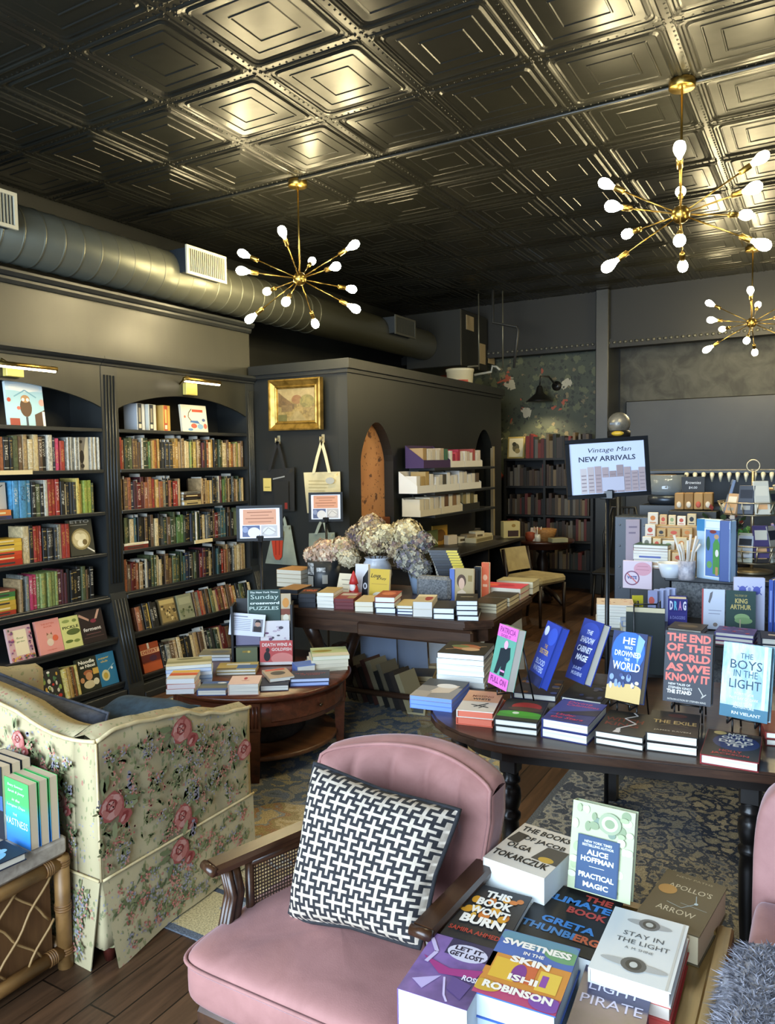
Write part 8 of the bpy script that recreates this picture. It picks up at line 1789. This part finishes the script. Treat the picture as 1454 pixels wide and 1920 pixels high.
t2_up('pale lilac book with blue beetles behind the green one', 1376, 1434, (1180, 1183), 0.235, 0.03, 2, '#c4c6dc', [('e',0.28,0.76,0.12,0.08,'#5a62b0'),('e',0.74,0.76,0.12,0.08,'#5a62b0'),('l',[(0.12,0.84),(0.44,0.68)],0.03,'#5a62b0'),('l',[(0.12,0.68),(0.44,0.84)],0.03,'#5a62b0'),('l',[(0.6,0.84),(0.9,0.68)],0.03,'#5a62b0'),('l',[(0.6,0.68),(0.9,0.84)],0.03,'#5a62b0'),('e',0.5,0.78,0.05,0.04,'#8a90c4')])
for i in range(3): t2_up('bright blue spine %s from the left at the right edge of the view' % ordn(i), 1441+9*i, 1449+9*i, (1186, 1187), 0.235, 0.12, 0, '#3a54a4', [('r',0.3,0.2,0.7,0.8,'#7f92cc')])
pile('brown-grey hardcover lying before the violet game box', (1253,1198), (1318,1205), z, 1176, 2, 0.14, [dict(c='#4a443c'), dict(c='#3d3832', art=[('e',0.5,0.5,0.3,0.2,'#6a6052')])], G5, 0.06)
pile('violet-patterned hardcover lying before the dark green gilt-tree book', (1340,1208), (1414,1216), z, 1184, 3, 0.13, [dict(c='#8a3a44'), dict(c='#5a4a8a'), dict(c='#4f4a8a', art=spread(['#7a6ab0','#b0506a','#8f8fc0'],14,81,0.05,0.1))], G5, 0.03)
pile('black-jacketed hardcover lying at the right edge of the second table', (1428,1220), (1500,1226), z, 1196, 2, 0.14, [dict(c='#1f222c'), dict(c='#2a2e3c', art=[('r',0.2,0.4,0.9,0.6,'#b0a8a0')])], G5, 0.02)
# black hardcover on a wire stand between the two tables
stand('large black hardcover on a tall wire stand behind the blue-circled book', (1173,1262), (1246,1268), 0.745, 0.26, 0.03, 6, dict(c='#16211f', e='#b9a98c', art=[('r',0,0.93,1,1,'#c4b896')]), G1)
ea = PZ(1176, 1262, TZ); q = MB()
for px in (1190, 1232):
    p = PZ(px, 1262, TZ+0.002); q.tube([p+Vector((0, -0.02, 0.004)), p+Vector((0, -0.015, 0.28)), p+Vector((0.0, 0.06, 0.282)), p+Vector((0.0, 0.10, 0.004))], 0.003, 6)
p0 = PZ(1190, 1262, TZ+0.002); p1 = PZ(1232, 1262, TZ+0.002); q.tube([p0+Vector((0, -0.015, 0.28)), p1+Vector((0, -0.015, 0.28))], 0.003, 6)
tag(q.build('book_easel', flat('#121212', 0.35)), 'tall black wire stand holding the large black hardcover', 'easel', 'black wire book easels')

# ------------------------------------------------------------------ on and around the counter
z = CZ+0.0005
def cbx(name, label, cat, x0, x1, py, h, dpt, col, art=(), grp='goods on the shop counter', zz=None):
    return dbox(name, label, cat, x0, x1, py, zz if zz is not None else z, h, dpt, col, art, grp)
pz_ = cbx('puzzle_box', 'tall blue jigsaw box with a green robed figure picture', 'puzzle', 1306, 1369, (1083, 1092), 0.285, 0.045, '#a9c4dc', [('r',0,0.8,0.24,1,'#3f7fae'),('r',0.28,0.86,0.98,0.97,'#d5dde6'),('r',0.24,0.04,0.97,0.85,'#d5dcd8'),('r',0.28,0.06,0.93,0.83,'#5a78b0'),('p',[(0.5,0.1),(0.74,0.1),(0.7,0.6),(0.6,0.72),(0.5,0.6)],'#4f8a4a'),('e',0.6,0.72,0.07,0.04,'#b5906a'),('e',0.36,0.6,0.06,0.12,'#3a5a4a'),('e',0.84,0.55,0.07,0.14,'#3d4a6a'),('e',0.4,0.25,0.08,0.06,'#6a9a5a'),('e',0.82,0.25,0.09,0.06,'#7a6a4a'),('e',0.62,0.45,0.05,0.06,'#d8d4cc'),('r',0.58,0.08,0.66,0.22,'#b08a5c'),('e',0.5,0.8,0.1,0.03,'#7a3a3a')])
bl2 = MB()
dbox('puzzle_box', 'navy-sided box end standing right of the jigsaw box', 'puzzle', 1370, 1383, (1092, 1086), z, 0.285, 0.05, '#2f4a86', [('r',0,0.8,1,1,'#2a2f38'),('r',0.2,0.84,0.8,0.9,'#6d7a90'),('r',0,0,1,0.25,'#6f93bc')], 'goods on the shop counter')
def potz(name, label, cat, px, py, prof, col, extra=None):
    p = PZ(px, py, z); t_ = thing(name, label, cat, p, group='goods on the shop counter'); MB().lathe(prof, 20, M=Matrix.Translation(p)).build('body', flat(col, 0.35) if isinstance(col, str) else col, t_); return t_, p
potz('planter', 'small white scalloped ceramic dish beside the pen cup', 'dish', 1258, 1082, [(0.04, 0), (0.05, 0.03), (0.062, 0.07), (0.055, 0.07), (0.04, 0.02)], '#ccd3dc')
t_, p = potz('pen_cup', 'patterned white cup full of white quill pens', 'cup', 1288, 1086, [(0.038, 0), (0.04, 0.09), (0.036, 0.09), (0.034, 0.01)], mottled('floral_cup', '#8f8f9c', '#c9c6cc', 40, 0.4))
for k in range(9):
    a = k*0.7; MB().tube([p+Vector((0.015*math.cos(a), 0.015*math.sin(a), 0.01)), p+Vector((0.035*math.cos(a), 0.03*math.sin(a), 0.13)), p+Vector((0.06*math.cos(a), 0.045*math.sin(a), 0.17+0.02*(k % 3)))], [0.004, 0.004, 0.007], 6).build('pen', flat('#cfcac2', 0.6), t_)
q = PZ(1374, 1062, z); tag(MB().cbox((q.x-0.012, q.y-0.03, z), (q.x+0.012, q.y-0.02, z+0.33), 0.003).build('bookmark', flat('#d9d0c8', 0.6)), 'tall white bookmark sticking up behind the jigsaw box', 'bookmark')
# stepped stand of small wooden blocks and cards behind
zs = [1.05, 1.12, 1.19, 1.26]
sx_a = PZ(1172, 1060, 1.02); 
SB = PZ(1225, 1050, 1.02); SE = PZ(1306, 1050, 1.02)
std = thing('display_stand', 'stepped wooden display stand of little painted signs on the counter', 'stand', ((SB.x+SE.x)/2, 4.32, z), group='goods on the shop counter')
SGX0 = PY(1200, 1000, 4.2).x; SGX1 = PY(1306, 1000, 4.2).x
m_ltw = wood('pale_pine', '#9a7c50', '#c0a070', 0, 0.5)
for k in range(4):
    MB().cbox((SGX0, 4.14+0.07*k, z), (SGX1, 4.205+0.07*k, z+0.03+0.06*k), 0.003).build('step', m_ltw, std)
r_ = random.Random(17)
for k in range(4):
    x = SGX0+0.01
    i = 0
    while x < SGX1-0.05:
        wd = r_.uniform(0.045, 0.075); hh = r_.uniform(0.045, 0.07); cc = r_.choice(['#d8c39a','#cbb58a','#e0d6c0','#b5925c','#c9a878','#d5cbb8']); ik = r_.choice(['#b5503a','#3a3a3a','#c47a3a','#6a6a5a','#8a9a6a','#2c2c30','#c0503c'])
        M = Matrix.Translation((x, 4.15+0.07*k, z+0.0305+0.06*k)); b_ = thing('wooden_sign', 'little painted %s wooden block, %s along the %s step of the stand' % ({'#d8c39a':'tan','#cbb58a':'tan','#e0d6c0':'white','#b5925c':'brown','#c9a878':'tan','#d5cbb8':'pale'}[cc], ordn(i), ('lowest','second','third','highest')[k]), 'sign', M=M, group='little wooden signs on the stand')
        bd = MB().cbox((0, 0, 0), (wd-0.008, 0.02, hh), 0.002, M=M).build('block', flat(cc, 0.6), b_)
        print_on(bd, M @ Matrix(((1, 0, 0, 0), (0, 0, -1, -0.0002), (0, 1, 0, 0), (0, 0, 0, 1))), wd-0.008, hh, 0, [('e',0.5,0.55,0.25,0.2,ik),('r',0.2,0.15,0.8,0.22,ik)], 'picture')
        x += wd; i += 1
# left pile of little books and the pink sign
bx_ = PZ(1176, 1060, z)
cb = thing('cabinet', 'navy pegboard side cabinet left of the counter', 'cabinet', (-0.95, 4.35, 0))
a_ = PY(1153, 968, 4.42); c_ = PY(1214, 968, 4.42)
MB().cbox((a_.x, 4.42, 0), (c_.x+0.05, 4.60, a_.z), 0.005).build('body', flat('#1f2a38', 0.4), cb)
hol = MB()
for i in range(5):
    for k in range(7): hol.ball((a_.x+0.03+0.045*i, 4.418, 0.5+0.12*k), 0.006, 6, 4)
tag(hol.build('peg_hole', flat('#5f6670', 0.5), cb), kind='stuff')
PX0 = PZ(1172, 1068, z); PX1 = PZ(1224, 1068, z)
zz = z; 
sh2 = thing('shelf_riser', 'dark riser shelf under the small pile of gift books at the counter corner', 'riser', (-0.78, 4.2, 0))
MB().cbox((-0.90, 4.13, 0.0), (-0.695, 4.36, 1.02), 0.004).build('body', flat('#15181c', 0.5), sh2)
for i, (t, c, nm) in enumerate(((0.024, '#b59ac0', 'lilac'), (0.02, '#2a2a2e', 'black'), (0.03, '#cfd0d4', 'white and blue'), (0.016, '#d0c4b8', 'cream'), (0.014, '#8a3a34', 'red'), (0.018, '#2e4a3c', 'dark green'))):
    M = Matrix.Translation((-0.885, 4.14, zz)) @ Matrix.Rotation(R(rng.uniform(-2, 2)), 4, 'Z'); b_ = book('%s gift book lying in the small pile above the pink sign' % nm, M, 0.175, 0.14, t-0.0006, c, None, (), 'gift books at the counter corner')
    MB().box((0.03, -0.0012, t*0.3), (0.14, -0.0002, t*0.65), M=M).build('spine_title', flat('#e0dcd4' if c != '#cfd0d4' else '#4a5a9a', 0.5), b_); zz += t
M = Matrix.Translation((-0.88, 4.30, z)); 
dbox('card', 'lavender card standing behind the gift book pile', 'card', 1174, 1200, 1052, z, 0.235, 0.006, '#a59aa8', [('r',0.2,0.8,0.8,0.84,'#7d7488'),('r',0.2,0.66,0.7,0.7,'#7d7488')], 'goods on the shop counter')
a = PY(1167, 1103, 4.10); b = PY(1222, 1103, 4.10); M = frame3((a.x, 4.115, a.z), (1, 0, 0), z=(0, -1, 0)); w_ = b.x-a.x; h_ = PY(1167, 1051, 4.10).z-a.z
vs2 = thing('sign', 'pale pink square sign with a red circle hanging below the gift books', 'sign', (a.x, 4.115, a.z))
bd = MB().cbox((0, 0, -0.008), (w_, h_, 0), 0.002, M=M).build('board', flat('#d2c0cc', 0.5), vs2)
ring = [(0.32+0.24*math.cos(2*math.pi*k/24), 0.38+0.24*math.sin(2*math.pi*k/24)) for k in range(25)]
print_on(bd, M, w_, h_, 0, [('e',0.68,0.72,0.3,0.24,'#d09aa8'),('r',0.5,0.8,0.86,0.82,'#b57a8a'),('r',0.45,0.68,0.9,0.7,'#b57a8a'),('l',ring,0.04,'#7a4a6a'),('t','VOTE',0.32,0.4,0.34,0.12,'#4a5a90',0.05),('l',[(0.16,0.54),(0.5,0.2)],0.04,'#c46a6a')], 'print')
# wire spinner rack of cards
sp0 = Vector((PY(1413, 900, 4.18).x, 4.18, z)); 
spn = thing('spinner_rack', 'brass wire spinner rack crowded with small gifts at the right edge', 'rack', sp0)
m_wire = flat('#a8987a', 0.35, 0.8)
MB().lathe([(0.10, 0), (0.10, 0.012), (0.02, 0.02)], 20, M=Matrix.Translation(sp0)).build('base', m_wire, spn)
TOPS = PY(1413, 884, 4.18).z
MB().tube([sp0+Vector((0, 0, 0.02)), (sp0.x, sp0.y, TOPS)], 0.008, 8).build('pole', m_wire, spn)
rr = 0.028*1.0; MB().tube([(sp0.x+rr*1.05*math.cos(t*2*math.pi/24), sp0.y, TOPS+rr+rr*1.05*math.sin(t*2*math.pi/24)) for t in range(25)], 0.004, 6).build('ring', m_wire, spn)
for k, zt in enumerate((TOPS-0.21, TOPS-0.42, z+0.06)):
    w = MB()
    for r__ in (0.13, 0.16): w.tube([(sp0.x+r__*math.cos(2*math.pi*t/28), sp0.y+r__*math.sin(2*math.pi*t/28), zt+(0.06 if r__ > 0.14 else 0)) for t in range(29)], 0.003, 6)
    for t in range(14):
        a = 2*math.pi*t/14; w.tube([(sp0.x+0.02*math.cos(a), sp0.y+0.02*math.sin(a), zt), (sp0.x+0.13*math.cos(a), sp0.y+0.13*math.sin(a), zt), (sp0.x+0.16*math.cos(a), sp0.y+0.16*math.sin(a), zt+0.06)], 0.003, 6)
    w.build('wire_basket', m_wire, spn)
    cols_ = [['#6a7a94','#b5906a','#3a3f4a','#c9c4b4','#5a5f50','#8a7a5a','#d8b08a'],['#8f9aa8','#4f7a4a','#b0b8c4','#4a3f6a','#a8a294','#6d5a8a','#9ab0a0'],['#5a5040','#c9c9b8','#b5b8a8','#2f2a28','#a8a898','#6a3a34','#8f8a6a']][k]
    for t in range(7):
        a = R(-170+35*t); q = Vector((sp0.x+0.135*math.cos(a), sp0.y+0.135*math.sin(a), zt+0.006)); dr = Vector((math.cos(a), math.sin(a), 0)); sd = Vector((-dr.y, dr.x, 0)); hh = rng.uniform(0.10, 0.17)
        M = frame3(q, sd, z=(dr+Vector((0, 0, 0.25))).normalized()); 
        g = MB().cbox((-0.036, 0, -0.015), (0.036, hh, 0.0), 0.002, M=M)
        o = g.build('gift_packet', flat(cols_[t], 0.45)); tag(o, '%s gift packet, %s from the left in the %s basket of the spinner rack' % ({0:'small',1:'bright',2:'pale'}[k], ordn(t), ('top','middle','bottom')[k]), 'packet', 'packets in the spinner rack')
        print_on(o, M, 0.072, hh, 0.0, [('r',-0.4,0.55,0.4,0.85,'#d8d0bc' if t % 2 else '#2c2f38'),('r',-0.3,0.15,0.3,0.3,'#d8a878' if t % 3 == 0 else '#8f8f8a')], 'print')
# back bar: shelf with hooks and mugs, kraft bags, chalk sign, glass dome
BB = 4.95
bb = thing('back_bar', 'dark back-bar shelving unit behind the counter', 'shelving', (0.1, BB+0.2, 0))
zA = PY(1300, 935, BB-0.14).z-0.04; zB = PY(1300, 888, BB).z
MB().box((-0.98, BB-0.2, 0), (1.2, BB+0.25, zA)).build('base_cabinet', flat('#14171b', 0.45), bb)
MB().box((-1.0, BB+0.22, zA), (1.2, BB+0.25, zB+0.02)).build('back_panel', flat('#15181b', 0.5), bb)
MB().cbox((-0.98, BB, zB), (1.2, BB+0.22, zB+0.02), 0.003).build('shelf', flat('#1a1d20', 0.45), bb)
for i in range(12):
    px = 1288+16*i; p = PY(px, 893, BB)
    MB().tube([(p.x, BB+0.01, zB-0.001), (p.x, BB-0.005, zB-0.02), (p.x, BB+0.0, zB-0.05)], [0.016, 0.010, 0.004], 8).build('hook', flat('#c9c4ae', 0.35), bb)
p = PY(1243, 895, BB-0.03); tag(MB().cbox((p.x-0.12, BB-0.05, zB-0.055), (p.x+0.08, BB-0.001, zB-0.005), 0.004).build('shelf_box', wood('amber_wood', '#6a4a22', '#94702e', 0, 0.4)), 'long amber wooden box on the back bar above the glass jar', 'box')
p = PZ(1243, 948, zA); jr = thing('glass_jar', 'wide glass jar of silvery spoons on the back bar', 'jar', (p.x, BB-0.05, zA))
T = Matrix.Translation((p.x, BB-0.05, zA))
MB().lathe([(0.10, 0.0), (0.115, 0.02), (0.115, 0.05), (0.09, 0.06)], 24, M=T).build('base', flat('#3a4048', 0.3, 0.6), jr)
gm, nt, b_ = _new('clear_glass'); b_.inputs['Transmission Weight'].default_value = 0.85; b_.inputs['Roughness'].default_value = 0.05; b_.inputs['Base Color'].default_value = (0.8, 0.88, 0.92, 1)
MB().lathe([(0.10, 0.06), (0.108, 0.08), (0.108, 0.18), (0.104, 0.18), (0.104, 0.08)], 24, M=T).build('glass', gm, jr)
for k in range(6): MB().tube([(p.x-0.06+0.024*k, BB-0.05, zA+0.065), (p.x-0.06+0.024*k, BB-0.05, zA+0.165)], 0.006, 6).build('spoon', flat('#b0b4b8', 0.3, 0.7), jr)
pa_ = PY(1278, 926, BB-0.26); pb_ = PY(1322, 926, BB-0.26)
M = frame3((pa_.x, BB-0.26, pa_.z), (1, 0, 0), z=(0, -1, 0.08)); w_ = pb_.x-pa_.x
cs_ = thing('chalk_sign', 'small slate chalk sign with a handwritten price on the back bar', 'sign', M=Matrix.Translation((pa_.x, BB-0.26, pa_.z)))
bd = MB().cbox((0, 0, -0.008), (w_, 0.10, 0), 0.002, M=M).build('slate', flat('#252b33', 0.7), cs_)
MB().tube([(pa_.x+w_/2, BB-0.252, pa_.z), (pa_.x+w_/2, BB-0.25, z+0.285)], 0.006, 6).build('stem', flat('#1c1c1c', 0.5), cs_)
print_on(bd, M, w_, 0.10, 0, [('t','Brownies',0.5,0.66,0.66,0.17,'#c9ced4',0.0,0.2),('t','$4.00',0.5,0.36,0.36,0.16,'#c9ced4',0.0,0.1)], 'chalk_lettering')
for i in range(4):
    px = 1266+18*i; q = PY(px+9, 955, 4.62); w2 = (PY(px+17, 955, 4.62).x-PY(px, 955, 4.62).x)
    rt = thing('kraft_bag', 'brown kraft gift bag, %s from the left on the counter riser' % ordn(i), 'bag', (q.x, 4.62, q.z), group='kraft gift bags')
    MB().cbox((q.x-w2/2, 4.60, q.z), (q.x+w2/2, 4.66, q.z+0.095), 0.004).build('body', flat(('#a07a48', '#8a6636', '#a8824e', '#94703e')[i], 0.7), rt)
    MB().ball((q.x, 4.598, q.z+0.028), (0.014, 0.004, 0.018), 8, 6).build('tag', flat('#d0c4b0' if i != 2 else '#b5503a', 0.6), rt)
q = PY(1264, 956, 4.62); q2 = PY(1340, 956, 4.62); tag(MB().cbox((q.x-0.02, 4.57, z), (q2.x+0.02, 4.70, q.z-0.001), 0.004).build('riser', flat('#1f1d1a', 0.5)), 'dark riser box carrying the kraft gift bags', 'riser')
# leafy plants on the counter
def plant(label, x, y, zb, cols, n, spread_, seed):
    r_ = random.Random(seed); t_ = thing('potted_plant', label, 'plant', (x, y, zb)); MB().lathe([(0.045, 0), (0.06, 0.09), (0.055, 0.09), (0.04, 0.01)], 16, M=Matrix.Translation((x, y, zb))).build('pot', flat('#4a4038', 0.6), t_)
    b = MB(); c = Vector((x, y, zb+0.09))
    for _ in range(n):
        d = Vector((r_.uniform(-1, 1), r_.uniform(-1, 1), r_.uniform(0.1, 1.3))).normalized(); p = c+d*r_.uniform(0.3, 1)*spread_; s_ = 0.018*r_.uniform(0.7, 1.4); t1 = d.cross(Vector((0.2, 0.4, 1))).normalized()
        b.add([p, p+d*s_+t1*s_*0.7, p+d*s_*2, p+d*s_-t1*s_*0.7], [(0, 1, 2, 3)], r_.randrange(len(cols)))
    for k in range(7): d = Vector((math.cos(k*0.9), math.sin(k*0.9), 1.4)).normalized(); b.tube([c-Vector((0, 0, 0.05)), c+d*spread_*0.8], 0.003, 5)
    b.build('foliage', [flat(q_, 0.7) for q_ in cols], t_, fix=False)
q = PY(1352, 955, 4.66); plant('leafy plant with red berries right of the kraft bags', q.x, 4.66, z, ['#3f5230', '#55683c', '#8a3428', '#2f3f28', '#c9c0a4'], 150, 0.22, 4)
q = PY(1392, 1020, 4.36); plant('bright green leafy plant between jigsaw box and spinner rack', PY(1392, 1000, 4.36).x, 4.36, z, ['#4a8a3f', '#5a9a4c', '#3a6a34'], 110, 0.10, 5)
# silver helmet-shaped ornament on top of the far column side shelf
p = PY(1161, 818, 6.2)
hm = thing('globe_ornament', 'grey helmet-like ornament with yellow trim behind the new arrivals sign', 'ornament', (p.x, 6.2, 0))
MB().tube([(p.x, 6.2, 0.0), (p.x, 6.2, p.z)], 0.02, 10).lathe([(0.16, 0), (0.16, 0.02), (0.02, 0.04)], 20, M=Matrix.Translation((p.x, 6.2, 0))).build('stand', flat('#141414', 0.4), hm)
MB().ball((p.x, 6.2, p.z+0.10), (0.088, 0.09, 0.09), 20, 14).build('dome', mottled('worn_metal', '#5f605c', '#8f8d86', 12, 0.35, 0.4), hm)
MB().lathe([(0.085, 0.0), (0.09, 0.02), (0.09, 0.05), (0.08, 0.055)], 20, M=Matrix.Translation((p.x, 6.2, p.z-0.01))).build('collar', flat('#1d1d1d', 0.4), hm)
MB().ball((p.x+0.01, 6.115, p.z+0.02), (0.05, 0.02, 0.02), 10, 8).build('trim', flat('#b59a2e', 0.4), hm)
MB().box((p.x-0.05, 6.112, p.z+0.09), (p.x+0.03, 6.125, p.z+0.105)).build('visor', flat('#1f1f1f', 0.3), hm)
